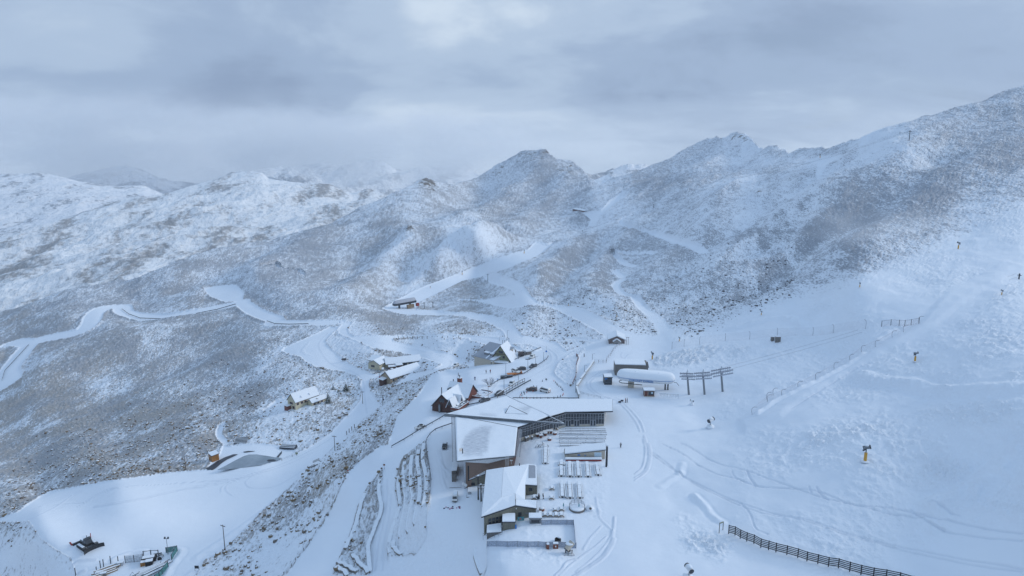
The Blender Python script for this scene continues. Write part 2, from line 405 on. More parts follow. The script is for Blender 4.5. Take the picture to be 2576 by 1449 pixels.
# pale (groomed) ground
CLEAN = np.zeros_like(UU)
KIND = np.zeros(UU.shape, np.int8)          # 0 hillside, 1 road, 2 ski run, 3 snowfield, 4 car park
for poly, w, k in ((LOW_SNOW, 2.2, 1), (ROAD_B, 2.0, 1), (ROAD_MID, 2.0, 1), (RUN_LEFT, 2.5, 2), (RUN_UP, 2.5, 2), (PARK_FAR, 1.8, 4), (POND_SNOW, 3, 3), (ql('3', 0, 1100, 120, 1010, 230, 950, 200, 930, 100, 960, 0, 1050), 2, 1), (RUN_HIGH, 3, 2), (BASE, 3.0, 2), (PLATEAU, 2.5, 3)):
 m = soft_poly(UU, VV, poly, w)
 CLEAN = np.maximum(CLEAN, m)
 KIND[m > .5] = k
ISL = soft_poly(UU, VV, LOW_ISLAND, 2.0)
C0 = CLEAN.copy()
CLEAN = np.maximum(CLEAN, soft_poly(UU, VV, [(1700, 850), (1760, 845), (1830, 818), (1900, 786), (1960, 768), (2050, 745), (2160, 712), (2280, 662), (2408, 605), (2500, 560), (2700, 480), (3100, 380), (3100, 1000), (1800, 1000)],
         34 + 0 * UU))
CLEAN *= 1 - .6 * ISL
def to_world(pts):
 u = np.array([p[0] for p in pts]); v = np.array([p[1] for p in pts])
 w = inv_depth(u, v)
 a, b, c = ray(u, v)
 return a / w, b / w, CAM_H + c / w
ROADW = np.zeros_like(UU)
for pts, hw in ROADS:
 sm = smooth_line(pts, 8)
 wx, wy, wz = to_world(sm)
 d = poly_dist(X, Y, list(zip(wx, wy)), hw * 1.6)
 m = 1 - sstep(hw * .75, hw * 1.25, d)
 ROADW = np.maximum(ROADW, m)
 KIND[m > .5] = 1 if hw > 5 else 5
CLEAN = np.maximum(CLEAN, ROADW)
C0 = np.maximum(C0, ROADW)
# banks and beds inside the groomed ground
STRIPS = [
 (ql('A', 600, 470, 540, 540, 480, 620, 425, 700, 370, 830, 330, 980, 290, 1100, 230, 1230, 190, 1320, 170, 1400, 140, 1449, 470, 1449, 450, 1200, 520, 1010, 575, 890, 560, 640, 600, 560), .42, .75),
 (ql('A', 1000, 215, 940, 240, 870, 290, 800, 350, 765, 420, 730, 520, 715, 650, 745, 800, 720, 900, 800, 900, 900, 800, 950, 900, 1030, 820, 1045, 560, 1020, 400, 1005, 300), .52, .75),
 (ql('A', 740, 820, 700, 950, 650, 1130, 650, 1280, 900, 1260, 960, 1180, 1010, 1080, 1000, 950, 1020, 830, 880, 800), .10, .7),
 (ql('7', 1620, 450, 1500, 560, 1270, 790, 1080, 960, 930, 1040, 760, 1010, 830, 1180, 640, 1449, 1020, 1449, 1225, 1200, 1335, 1040, 1520, 720), .26, .3),
 (ql('4', 2250, 540, 2130, 640, 2090, 700, 2050, 790, 2080, 850, 2200, 950, 2340, 1040, 2400, 960, 2420, 820, 2430, 690, 2470, 570, 2440, 520, 2557, 430, 2557, 400, 2400, 440), .10, .5),
 (ql('3', 1460, 256, 2310, 246, 2310, 300, 2240, 425, 2100, 385, 1900, 352, 1600, 292), .24, .5),
 (ql('4', 0, 242, 480, 242, 900, 335, 720, 365, 570, 470, 545, 600, 300, 480, 0, 395), .22, .5),
 (ql('4', 1340, 330, 1500, 400, 1600, 430, 1740, 440, 1830, 405, 1600, 340), .24, .6),
 (ql('4', 1280, 430, 1330, 560, 1520, 540, 1440, 450), .42, .6),
 (ql('4', 560, 600, 640, 640, 730, 640, 720, 460, 850, 470, 920, 390, 740, 350, 660, 400), .62, .7),
 (ql('4', 370, 700, 460, 750, 620, 720, 560, 660), .62, .5),
 (ql('3', 690, 300, 680, 260, 740, 220, 850, 240, 1050, 300, 1200, 370, 1300, 420, 1100, 400, 900, 390, 850, 440), .16, .6),
 (ql('5', 1290, 520, 1320, 550, 1500, 565, 1750, 555, 1950, 540, 2120, 430, 2200, 330, 2050, 290, 1800, 330, 1500, 370, 1330, 430), .05, 1.0),
]
LUMP = np.zeros_like(UU)
for poly, cov, lump in STRIPS:
 m = soft_poly(UU, VV, poly, 2.5)
 CLEAN *= 1 - m
 C0 *= 1 - m
 COV = COV * (1 - m) + cov * m
 LUMP = np.maximum(LUMP, m * lump)
 KIND[m > .6] = 0
# lumpy snow over buried tussock on the right-hand slopes
LUMPS = [
 (ql('8', 870, 90, 1000, 20, 1150, -60, 1500, -200, 1700, -160, 2000, 0, 2300, 60, 2560, 0, 2560, 300, 2400, 460, 2300, 430, 2400, 250, 2100, 330, 1900, 330, 1600, 230, 1530, 130, 1300, 110, 1050, 180, 900, 160), 1.0),
 (ql('8', 2150, 380, 2300, 300, 2560, 180, 2800, 300, 2800, 520, 2560, 520, 2400, 470), .8),
 (ql('8', 270, 500, 350, 480, 450, 560, 560, 600, 640, 640, 560, 760, 420, 690, 330, 680), 1.0),
 (ql('d', 1450, 780, 1600, 690, 1850, 600, 2100, 420, 2300, 280, 2560, 60, 2700, 60, 2700, 800, 2500, 860, 2200, 850, 1900, 850, 1700, 800), .7),
 (ql('d', 1080, 1000, 1300, 860, 1380, 860, 1250, 960, 1120, 1030), .8),
 (ql('d', 850, 1300, 1100, 1200, 1350, 1140, 1600, 950, 2000, 1000, 2400, 950, 2560, 1000, 2700, 1340, 1400, 1400, 900, 1380), .9),
 (ql('d', 870, 400, 1000, 330, 1300, 220, 1500, 180, 1900, 60, 2100, 60, 1950, 190, 1700, 230, 1500, 260, 1150, 380, 1000, 410), .8),
 (ql('d', 0, 640, 150, 590, 400, 560, 700, 580, 850, 540, 1050, 500, 850, 600, 600, 640, 500, 690, 300, 730, 0, 700), 1.0),
 (ql('d', 380, 1000, 450, 950, 700, 900, 900, 780, 1200, 640, 1400, 540, 1400, 590, 1100, 780, 800, 960, 600, 1060, 400, 1110), .35),
 (ql('F', 40, 700, 300, 660, 620, 620, 620, 450, 880, 500, 1100, 560, 1350, 560, 1000, 820, 60, 830), .35),
 (ql('F', 100, 960, 400, 900, 900, 930, 1200, 960, 1500, 1060, 1400, 1150, 900, 1120, 400, 1080, 200, 1300, 100, 1449, 90, 1100), .5),
 (ql('A', 1050, 830, 1300, 850, 1500, 900, 1500, 1100, 1400, 1449, 720, 1449, 660, 1290, 900, 1260, 1000, 1100, 1000, 900), .4),
 (ql('6', 0, 900, 290, 870, 500, 1100, 800, 1300, 830, 1449, 0, 1449), .6),
]
for poly, a in LUMPS:
 m = soft_poly(UU, VV, poly, 30)
 LUMP = np.maximum(LUMP, m * a * np.clip(.55 + 1.5 * fbm(X / 24, Y / 24 + 7, 3, .55), .1, 1.25))
COVER = COV * (1 - CLEAN)
BROWN = idw(UU, VV, [(150, 1050, .95), (50, 1180, .9), (420, 1060, .95), (650, 960, .5), (300, 1130, .9), (100, 1250, .7), (700, 1200, 1), (800, 1060, 1), (950, 1060, 1), (600, 1400, .9), (450, 900, .4), (300, 700, .2), (700, 700, .15), (1200, 600, .35), (1100, 820, .6), (1400, 450, .15),
    (1600, 600, .15), (1900, 600, .1), (2300, 500, 0), (1200, 850, .7), (880, 1350, .95), (1050, 1150, .9), (1400, 830, .3), (500, 830, .5)])
def blur(A, r):
 for ax in (0, 1):
  P = np.concatenate([np.repeat(np.take(A, [0], ax), r + 1, ax), A, np.repeat(np.take(A, [-1], ax), r, ax)], ax)
  C = np.cumsum(P, ax)
  n = A.shape[ax]
  A = (np.take(C, range(2 * r + 1, 2 * r + 1 + n), ax) - np.take(C, range(0, n), ax)) / (2 * r + 1)
 return A
POND = ql('7', 380, 420, 470, 375, 560, 325, 640, 285, 690, 270, 760, 268, 860, 282, 940, 296, 1008, 302, 990, 325, 900, 345, 800, 375, 600, 402, 480, 414)
CALM = np.clip(3.2 * blur(blur(CLEAN, 14), 9), 0, 1)
REL = REL * (1 - .95 * np.maximum(CLEAN, CALM) * (1 - .5 * sstep(1560, 1900, UU)))
# terraces of stone baskets between the lower road and the service yard
TIER = soft_poly(UU, VV, ql('A', 960, 240, 870, 290, 790, 360, 755, 450, 730, 540, 720, 650, 745, 810, 700, 960, 650, 1130, 650, 1270, 780, 1270, 900, 1240, 970, 1170, 1040, 1060, 1050, 700, 1040, 500, 1020, 400, 1010, 230), 3.0)
TIER2 = soft_poly(UU, VV, ql('A', 560, 560, 420, 700, 330, 980, 180, 1330, 140, 1449, 470, 1449, 450, 1200, 520, 1010, 575, 890, 555, 640), 3.0)
def terrace(z, h):
 f = z / h
 k = np.floor(f)
 return h * (k + sstep(.60, .98, f - k))
# main ribs and gullies of the hillsides: (line, half width, height)
for s_, pts_, hw_, h_ in (('b', (1110, 640, 960, 690, 780, 740, 680, 880, 600, 990), 30, 15), ('b', (730, 720, 640, 820, 540, 930, 430, 1050), 24, -15), ('b', (520, 680, 420, 790, 300, 920, 150, 1060), 30, 13), ('b', (360, 700, 200, 850, 0, 1000), 34, -10),
    ('c', (1850, 420, 1500, 700, 1150, 900, 900, 1180), 26, -9), ('c', (1300, 560, 1000, 760, 750, 900, 480, 1180), 30, 8), ('c', (2050, 480, 1500, 860, 1000, 1180), 26, 7), ('c', (1400, 400, 950, 640, 560, 940), 30, -8), ('c', (750, 560, 450, 830, 250, 1080), 30, 8),
    ('b', (2100, 560, 1830, 860, 1640, 1080), 24, 8), ('b', (1900, 660, 1680, 880, 1480, 1060), 24, -9), ('b', (1780, 640, 1560, 800, 1350, 980), 22, 6), ('b', (1380, 240, 1180, 420, 900, 560), 60, 16), ('b', (1100, 250, 900, 440, 640, 540), 50, -16), ('b', (1560, 300, 1420, 440, 1200, 600), 50, 14), ('b', (1480, 300, 1300, 480, 1080, 610), 40, -14),
    ('c', (640, 400, 560, 450, 450, 490, 250, 570), 36, 8), ('c', (520, 400, 420, 450, 200, 530), 30, -6), ('e', (1350, 640, 1000, 760, 600, 900, 200, 1060), 30, -6), ('e', (1600, 560, 1450, 700, 1250, 830), 26, -7), ('e', (1200, 480, 900, 700, 400, 900), 34, 6), ('a', (1700, 960, 1300, 1130, 900, 1260), 50, -9), ('a', (2250, 800, 1900, 1000, 1650, 1130), 50, 10), ('a', (2000, 820, 1700, 960, 1450, 1080), 40, -9)):
 wx, wy, wz = to_world(smooth_line(ql(s_, *pts_), 5))
 d_ = poly_dist(X, Y, list(zip(wx, wy)), hw_ * 2.4)
 Z = Z + h_ * np.exp(-(d_ / hw_) ** 2 * 1.3) * np.clip(REL * 1.4, 0, 1) * (d_ < hw_ * 2.39)
HN = height_noise(X, Y, REL)
Z = Z + HN
# cover thinned on the left-facing side of the ribs, thickened on the other
# ploughed edges and cut banks where cleared ground meets the slope
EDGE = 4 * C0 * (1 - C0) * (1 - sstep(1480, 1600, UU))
COVER = np.clip(COVER + .38 * EDGE * np.clip(.75 + 1.2 * fbm(X / 11, Y / 11 + 60, 3, .5), 0, 1.4), 0, 1)  # tussock cover raised here to put the shade of cut banks into the colour
Z = Z + EDGE * .45 * np.clip(1 / WW / 380, .7, 2.2)
gz_, gx_ = np.gradient(Z), np.gradient(X, axis=1)
asp = np.clip(blur(gz_[1] / np.where(np.abs(gx_) < 1e-3, 1e-3, gx_), 4), -.8, .8)
asp = np.clip(blur(asp - blur(asp, 40), 3), -.5, .5)
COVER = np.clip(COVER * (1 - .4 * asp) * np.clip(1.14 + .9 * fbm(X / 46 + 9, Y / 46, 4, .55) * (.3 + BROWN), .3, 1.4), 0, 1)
zpond = float(np.median([np.nanmin(Z[np.hypot(UU - a, VV - b) < 6]) for a, b in POND[-4:]])) + .15
Z = np.where(in_poly(UU, VV, POND), np.minimum(Z, zpond - .35), Z)
Z = Z + np.clip(CLEAN, 0, 1) * sstep(1500, 1750, UU) * (1.7 * fbm(X / 40, Y / 40 + 3, 4, .5) + .25 * perlin(X / 9 + 4, Y / 14))
# mounds of the buried tussock
lumpn = np.clip(fbm(X / 2.7, Y / 2.7, 3, .55) + .12, 0, 1)
LUMP = np.maximum(LUMP, .45 * sstep(1780, 2000, UU) * sstep(-.3, .3, fbm(X / 40 + 21, Y / 40, 3, .5)))
LUMP = np.maximum(LUMP, .11 * soft_poly(UU, VV, ql('1', 1110, 930, 1700, 750, 2230, 735, 2240, 1260, 2200, 1900, 1300, 2000, 1350, 1250), 8))
PISTE = soft_poly(UU, VV, ql('d', 560, 1090, 760, 985, 980, 885, 1230, 755, 1420, 660, 1640, 540, 1830, 430, 2050, 200, 2300, 60, 2600, -60, 2600, 40, 2300, 180, 2100, 300, 1950, 420, 1700, 560, 1450, 720, 1200, 850, 1000, 960, 850, 1080, 600, 1180), 9)
LUMP = LUMP * (1 - .92 * PISTE)
Z = Z + .9 * PISTE
Z = Z + LUMP * 2.1 * lumpn + CLEAN * (1 - LUMP) * .06 * perlin(X / 6, Y / 6)
tusn = np.clip(perlin(X / 1.9 + 7, Y / 1.9) * 1.2 + .25 + perlin(X / .9, Y / .9 + 3) * .5, 0, 1)
Z = Z + np.clip(COVER * 1.6, 0, 1) * 0.75 * tusn
# wheel and ski tracks, ridges of ploughed snow: (points, half width m, height m)
def offs(pts, du, dv):
 return [(a + du, b + dv) for a, b in pts]
TR = []
for s, pts, hw, h in (
 ('F', (1690, 1449, 1950, 1280, 2200, 1100, 2330, 930, 2400, 760, 2430, 560, 2446, 350), .32, .22), ('F', (1760, 1449, 2000, 1290, 2230, 1130, 2380, 930, 2446, 760), .32, .22),
 ('F', (1350, 1449, 1490, 1310, 1560, 1200, 1720, 1140), .3, .2), ('F', (1420, 1449, 1600, 1280, 1850, 1080, 2100, 900, 2300, 720), .28, .14), ('F', (1730, 1380, 2050, 1120, 2300, 850, 2410, 620), .25, .14),
 ('F', (1870, 960, 1990, 760, 2100, 640, 2200, 530), .3, .14), ('F', (2100, 0, 2150, 300, 2210, 420, 2420, 620), .3, .14), ('F', (2080, 350, 2180, 310, 2150, 200), .3, .12),
 ('8', (0, 220, 60, 180, 85, 120, 92, 60, 80, 0, 60, -60), .3, .2), ('8', (0, 240, 75, 180, 100, 110, 105, 50, 90, -10), .3, .2), ('8', (0, 195, 50, 150, 65, 90, 70, 30, 55, -40), .3, .18),
 ('5', (600, 1010, 760, 1010, 900, 1130, 1000, 1250, 1060, 1340, 1110, 1449), .3, .16), ('5', (640, 980, 800, 1000, 950, 1130, 1060, 1250, 1120, 1340, 1160, 1449), .3, .16),
 ('5', (780, 590, 560, 650, 430, 730, 385, 810, 420, 880, 520, 950, 640, 1020), .3, .16), ('5', (800, 600, 620, 660, 470, 740, 430, 810, 470, 880, 600, 960, 760, 1020), .3, .16),
 ('5', (900, 480, 850, 420, 870, 370), .3, .12), ('5', (880, 500, 930, 420, 1000, 380), .3, .12),
 ('8', (100, 60, 200, 130, 330, 210, 480, 300, 700, 400, 900, 465, 1200, 530, 1500, 610, 1800, 690, 2100, 760, 2560, 850), .22, -.16), ('8', (110, 50, 260, 160, 420, 280, 600, 370, 800, 455, 1050, 505, 1300, 570, 1600, 650, 1900, 740, 2300, 830, 2560, 868), .22, -.16),
 ('8', (180, 0, 330, 80, 500, 190, 660, 240, 800, 290, 1000, 305, 1200, 320, 1450, 400, 1700, 420, 2000, 490, 2300, 560, 2560, 610), .22, -.18),
 ('8', (300, 0, 420, 60, 560, 140, 720, 185, 850, 235, 1020, 290, 1250, 365, 1480, 405, 1650, 450, 1900, 500, 2100, 590, 2560, 660), .22, -.18),
 ('8', (740, 190, 760, 240, 800, 290), .25, -.2), ('8', (1150, 290, 1165, 330), .25, -.2), ('8', (1200, 290, 1230, 340, 1280, 380), .25, -.2), ('8', (700, 400, 760, 470, 800, 560, 880, 595), .22, -.16),
 ('8', (1830, 430, 1950, 520, 2050, 580), .25, -.18), ('8', (1940, 400, 2050, 430, 2150, 480), .25, -.18), ('8', (640, 190, 660, 230, 720, 265), .25, -.16),
 ('6', (400, 690, 760, 650, 930, 640, 1050, 560, 1200, 490, 1400, 465, 1800, 440, 2300, 410, 2518, 380), .32, .16), ('6', (850, 690, 960, 640, 1080, 560, 1220, 500, 1420, 470), .32, .14), ('6', (1040, 690, 1500, 620, 2000, 510, 2518, 400), .32, .16),
 ('6', (1040, 675, 1500, 605, 2000, 495, 2518, 385), .32, .12), ('6', (330, 830, 600, 700, 800, 560), .5, .1), ('7', (0, 545, 300, 525, 550, 510, 750, 450, 1000, 370, 1300, 230, 1500, 110), .32, .16), ('7', (0, 625, 300, 580, 560, 520, 780, 460, 1020, 385, 1320, 250), .32, .16),
 ('7', (900, 410, 780, 450, 700, 500, 660, 545, 700, 590, 800, 600, 950, 580, 1100, 500, 1250, 400), .32, .13), ('7', (420, 640, 430, 590, 500, 540, 620, 500), .32, .12), ('7', (530, 670, 470, 620, 480, 570, 560, 530), .32, .12),
 ('7', (180, 1270, 500, 1060, 850, 810, 1100, 610, 1230, 470), 1.1, .35), ('7', (100, 1449, 300, 1280), 1.0, .3),
 ('A', (530, 1400, 560, 1150, 620, 900, 640, 700, 640, 560), .3, -.12), ('A', (600, 1400, 610, 1150, 660, 900, 680, 700), .3, -.12),
 ('4', (1700, 760, 1950, 650, 2010, 560, 1980, 470, 1850, 400), .35, .12), ('4', (1600, 900, 1850, 780, 2060, 650, 2110, 560, 2060, 470, 1900, 370, 1600, 280, 1250, 245, 800, 205), .35, .13), ('4', (1250, 265, 1700, 330, 1950, 430), .35, .12),
 ('3', (1150, 1100, 1120, 900, 1100, 720, 980, 620, 760, 540, 640, 420, 600, 300, 700, 180), .4, .13), ('3', (1200, 980, 1400, 850, 1700, 720, 2000, 620, 2110, 520, 2000, 440, 1700, 370, 1400, 310, 1100, 250), .4, .13), ('3', (1260, 1000, 1460, 840, 1750, 710), .4, .13),
 ('4', (1000, 1250, 1200, 1120, 1300, 1000, 1500, 880), .35, .1), ('4', (300, 1449, 700, 1330, 950, 1170, 1100, 1000), .35, .1),
 ('d', (920, 1030, 1050, 950, 1250, 830, 1370, 760, 1500, 700), .3, -.14), ('d', (1400, 610, 1430, 590, 1520, 560, 1600, 500, 1650, 470), 1.2, .9), ('d', (680, 1060, 780, 990, 900, 930, 1100, 840, 1300, 740, 1430, 650), 1.0, .8),
 ('8', (300, 185, 240, 230, 170, 280), 1.0, .2), ('8', (310, 130, 300, 190), .9, .25), ('8', (390, 340, 460, 410, 520, 480, 580, 520), .8, .4), ('8', (2560, 20, 2480, 90, 2380, 190, 2250, 280, 2100, 350, 1980, 400), 2.2, 1.3),
 ('d', (1420, 790, 1550, 820, 1750, 830, 1900, 880, 2100, 890, 2560, 870), 2.5, 1.0),
 ('c', (700, 1380, 900, 1330, 1010, 1330, 1100, 1370), 2.0, .8),
 ('D', (60, 745, 180, 665, 500, 640), .5, .25), ('D', (840, 650, 1000, 570, 1200, 500, 1500, 470), .8, .35), ('D', (1940, 960, 2020, 800, 2150, 620, 2230, 520, 2240, 450, 2160, 430), .9, .4), ('D', (100, 960, 260, 870), .6, .3),
 ('H', (130, 640, 180, 720, 250, 780), .35, .12), ('H', (80, 480, 130, 700, 160, 900, 200, 1000), .35, .1), ('H', (110, 480, 160, 700, 190, 850), .35, .1),
):
 TR.append((ql(s, *pts), hw, h))
TRK = np.zeros_like(Z)
for pts, hw, h in TR:
 hw *= 1.25
 wx, wy, wz = to_world(smooth_line(pts, 6))
 reach = hw * 2.4
 d = poly_dist(X, Y, list(zip(wx, wy)), reach)
 prof = np.exp(-(d / hw) ** 2 * 1.2) - .25 * np.exp(-((d - 1.7 * hw) / (.5 * hw)) ** 2)
 Z = Z + np.where(d < reach * .999, prof * h * 1.6 * (0.8 + .5 * perlin(X / 3.1, Y / 3.1)), 0)
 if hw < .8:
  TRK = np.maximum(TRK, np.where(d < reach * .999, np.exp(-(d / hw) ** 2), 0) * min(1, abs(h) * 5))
# rocky summits
ROCK = np.zeros_like(UU)
for ru, rv, rr, ra in ((1330, 400, 40, .6), (1370, 395, 30, .7), (1430, 430, 40, .6), (1075, 466, 26, 1.1), (1858, 362, 26, .75), (1950, 386, 26, .4), (1025, 605, 24, .9), (1250, 422, 20, .7), (1720, 470, 18, .4), (1905, 500, 16, .5)):
 ROCK = np.maximum(ROCK, ra * np.exp(-(((UU - ru) ** 2 + ((VV - rv) * 1.3) ** 2) / rr ** 2)))
Z = Z + ROCK * (6 * fbm(X / 38, Y / 38, 5, .6, True) + 2)
# stepped ground behind the stone-basket walls: higher on the right-hand side of each line
TIERS = [((740, 540, 728, 640, 748, 800), 'uppermost left stone-basket wall beside the lower snow road', 1.1), ((745, 830, 715, 920, 690, 1000, 660, 1100, 643, 1180, 650, 1275), 'long dark stone-basket wall along the right edge of the lower snow road', 1.3),
  ((790, 420, 775, 540, 790, 680, 800, 800, 770, 940, 745, 1060, 750, 1120), 'second stone-basket terrace of the curved bank, counted from the lower road', .9),
  ((860, 350, 845, 480, 850, 640, 860, 780, 830, 920, 815, 1040, 830, 1080), 'third stone-basket terrace of the curved bank, counted from the lower road', .9),
  ((920, 300, 905, 420, 925, 580, 925, 740, 890, 900, 880, 990, 890, 1020), 'fourth stone-basket terrace of the curved bank, below the yard', .9),
  ((965, 260, 955, 400, 985, 560, 985, 700, 960, 830), 'short stone-basket terrace just below the yard rail', .8),
  ((690, 1150, 685, 1220, 760, 1275), 'small stone-basket step at the toe of the curved bank', .8)]
for pts, _l, h in TIERS[1:6]:
 sm = smooth_line([(pts[i], pts[i + 1]) for i in range(0, len(pts), 2)], 6)
 wx, wy, wz = to_world([q('A', *p) for p in sm])
 best = np.full(X.shape, 9.0); sgn = np.zeros(X.shape)
 for i in range(len(wx) - 1):
  ax_, ay_, bx_, by_ = wx[i], wy[i], wx[i + 1], wy[i + 1]
  m = (X > min(ax_, bx_) - 6) & (X < max(ax_, bx_) + 6) & (Y > min(ay_, by_) - 6) & (Y < max(ay_, by_) + 6)
  if not m.any():
   continue
  u_, v_ = X[m], Y[m]
  ex, ey = bx_ - ax_, by_ - ay_
  t_ = np.clip(((u_ - ax_) * ex + (v_ - ay_) * ey) / (ex * ex + ey * ey + 1e-9), 0, 1)
  dd = np.hypot(u_ - ax_ - t_ * ex, v_ - ay_ - t_ * ey)
  s_ = np.sign(ex * (v_ - ay_) - ey * (u_ - ax_))
  upd = dd < best[m]
  bm_ = best[m]; sm_ = sgn[m]
  bm_[upd] = dd[upd]; sm_[upd] = s_[upd]
  best[m] = bm_; sgn[m] = sm_
 Z = Z + np.where(best < 5.9, .75 * h * np.clip(sgn * best / .35, -1, 1) * np.exp(-best / 1.7), 0)
GRID = dict(X=X, Y=Y, Z=Z)
def site(u, v):
 """the ground point seen at a place in the survey picture"""
 iu = (u - U0) / (U1 - U0) * (NU - 1)
 s = np.interp(u, uc, sk)
 iv = (v - s) / (V1 - s) * (NV - 1)
 i0, j0 = int(min(max(iu, 0), NU - 2)), int(min(max(iv, 0), NV - 2))
 a, b = iu - i0, iv - j0
 res = []
 for k in 'XYZ':
  g = GRID[k]
  res.append(float(g[j0, i0] * (1 - a) * (1 - b) + g[j0, i0 + 1] * a * (1 - b) + g[j0 + 1, i0] * (1 - a) * b + g[j0 + 1, i0 + 1] * a * b))
 return Vector(res)
def sq(s, x, y):
 return site(*q(s, x, y))
def at_z(p, z):
 """point of height z on a sight line"""
 d = ray(*p)
 k = (z - CAM_H) / d[2]
 return Vector((d[0] * k, d[1] * k, z))
def at_d(p, k):
 d = ray(*p)
 return Vector((d[0] * k, d[1] * k, CAM_H + d[2] * k))
# far side of the skyline: the hills fall away behind
ax, ay = X[0], Y[0]
hd = np.hypot(ax, ay)
fs = np.linspace(1, 0, NB, endpoint=False)[::1]
ext = (np.linspace(0, 1, NB + 1)[1:][::-1]) ** 1.4
Xb = ax[None] * (1 + (ext[:, None] * 420 / hd[None]))
Yb = ay[None] * (1 + (ext[:, None] * 420 / hd[None]))
Zb = Z[0][None] - ext[:, None] * 240 + ext[:, None] * height_noise(Xb, Yb, np.ones_like(Xb))
rep = lambda A: np.repeat(A[:1], NB, 0)
XA, YA, ZA = np.vstack([Xb, X]), np.vstack([Yb, Y]), np.vstack([Zb, Z])
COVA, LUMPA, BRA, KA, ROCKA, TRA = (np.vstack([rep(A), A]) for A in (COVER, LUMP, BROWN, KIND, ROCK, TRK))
# ------------------------------------------------------------------ material helpers
class NT:
 def __init__(self, name):
  self.m = bpy.data.materials.new(name)
  self.m.use_nodes = True
  self.t = self.m.node_tree
  for n in list(self.t.nodes):
   self.t.nodes.remove(n)
  self.out = self.t.nodes.new('ShaderNodeOutputMaterial')
 def n(self, kind, **kw):
  x = self.t.nodes.new(kind)
  for k, v in kw.items():
   setattr(x, k, v)
  return x
 def put(self, sock, x):
  if isinstance(x, (int, float)):
   sock.default_value = x
  elif isinstance(x, tuple):
   sock.default_value = (*x, 1) if len(x) == 3 and sock.type == 'RGBA' else x
  else:
   self.t.links.new(x, sock)
 def math(self, op, a, b=0.0, c=0.0, clamp=False):
  x = self.n('ShaderNodeMath', operation=op, use_clamp=clamp)
  for i, s in enumerate((a, b, c)):
   self.put(x.inputs[i], s)
  return x.outputs[0]
 def mix(self, f, a, b, blend='MIX'):
  x = self.n('ShaderNodeMix', data_type='RGBA', blend_type=blend)
  self.put(x.inputs[0], f); self.put(x.inputs[6], a); self.put(x.inputs[7], b)
  return x.outputs[2]
 def maprange(self, f, a, b, c, d, smooth=True):
  x = self.n('ShaderNodeMapRange', interpolation_type='SMOOTHSTEP' if smooth else 'LINEAR')
  for i, s in enumerate((f, a, b, c, d)):
   self.put(x.inputs[i], s)
  return x.outputs[0]
 def attr(self, name):
  return self.n('ShaderNodeAttribute', attribute_name=name).outputs['Fac']
 def coord(self, which='Object', scale=(1, 1, 1), rot=(0, 0, 0)):
  t = self.n('ShaderNodeTexCoord')
  m = self.n('ShaderNodeMapping')
  m.inputs['Scale'].default_value = scale
  m.inputs['Rotation'].default_value = rot
  self.t.links.new(t.outputs[which], m.inputs[0])
  return m.outputs[0]
 def noise(self, vec, scale, detail=3.0, rough=.5, dist=0.0):
  x = self.n('ShaderNodeTexNoise')
  self.put(x.inputs['Vector'], vec)
  x.inputs['Scale'].default_value = scale
  x.inputs['Detail'].default_value = detail
  x.inputs['Roughness'].default_value = rough
  x.inputs['Distortion'].default_value = dist
  return x.outputs[0]
 def bump(self, h, strength=.5, dist=1.0):
  x = self.n('ShaderNodeBump')
  self.put(x.inputs['Strength'], strength)
  x.inputs['Distance'].default_value = dist
  self.put(x.inputs['Height'], h)
  return x.outputs[0]
 def bsdf(self, col, rough=.7, metal=0.0, normal=None, spec=.3, **kw):
  x = self.n('ShaderNodeBsdfPrincipled')
  self.put(x.inputs['Base Color'], col)
  self.put(x.inputs['Roughness'], rough)
  self.put(x.inputs['Metallic'], metal)
  x.inputs['Specular IOR Level'].default_value = spec
  if normal is not None:
   self.t.links.new(normal, x.inputs['Normal'])
  for k, v in kw.items():
   self.put(x.inputs[k], v)
  self.t.links.new(x.outputs[0], self.out.inputs['Surface'])
  return self.m
SNOW = (0.83, 0.865, 0.91)
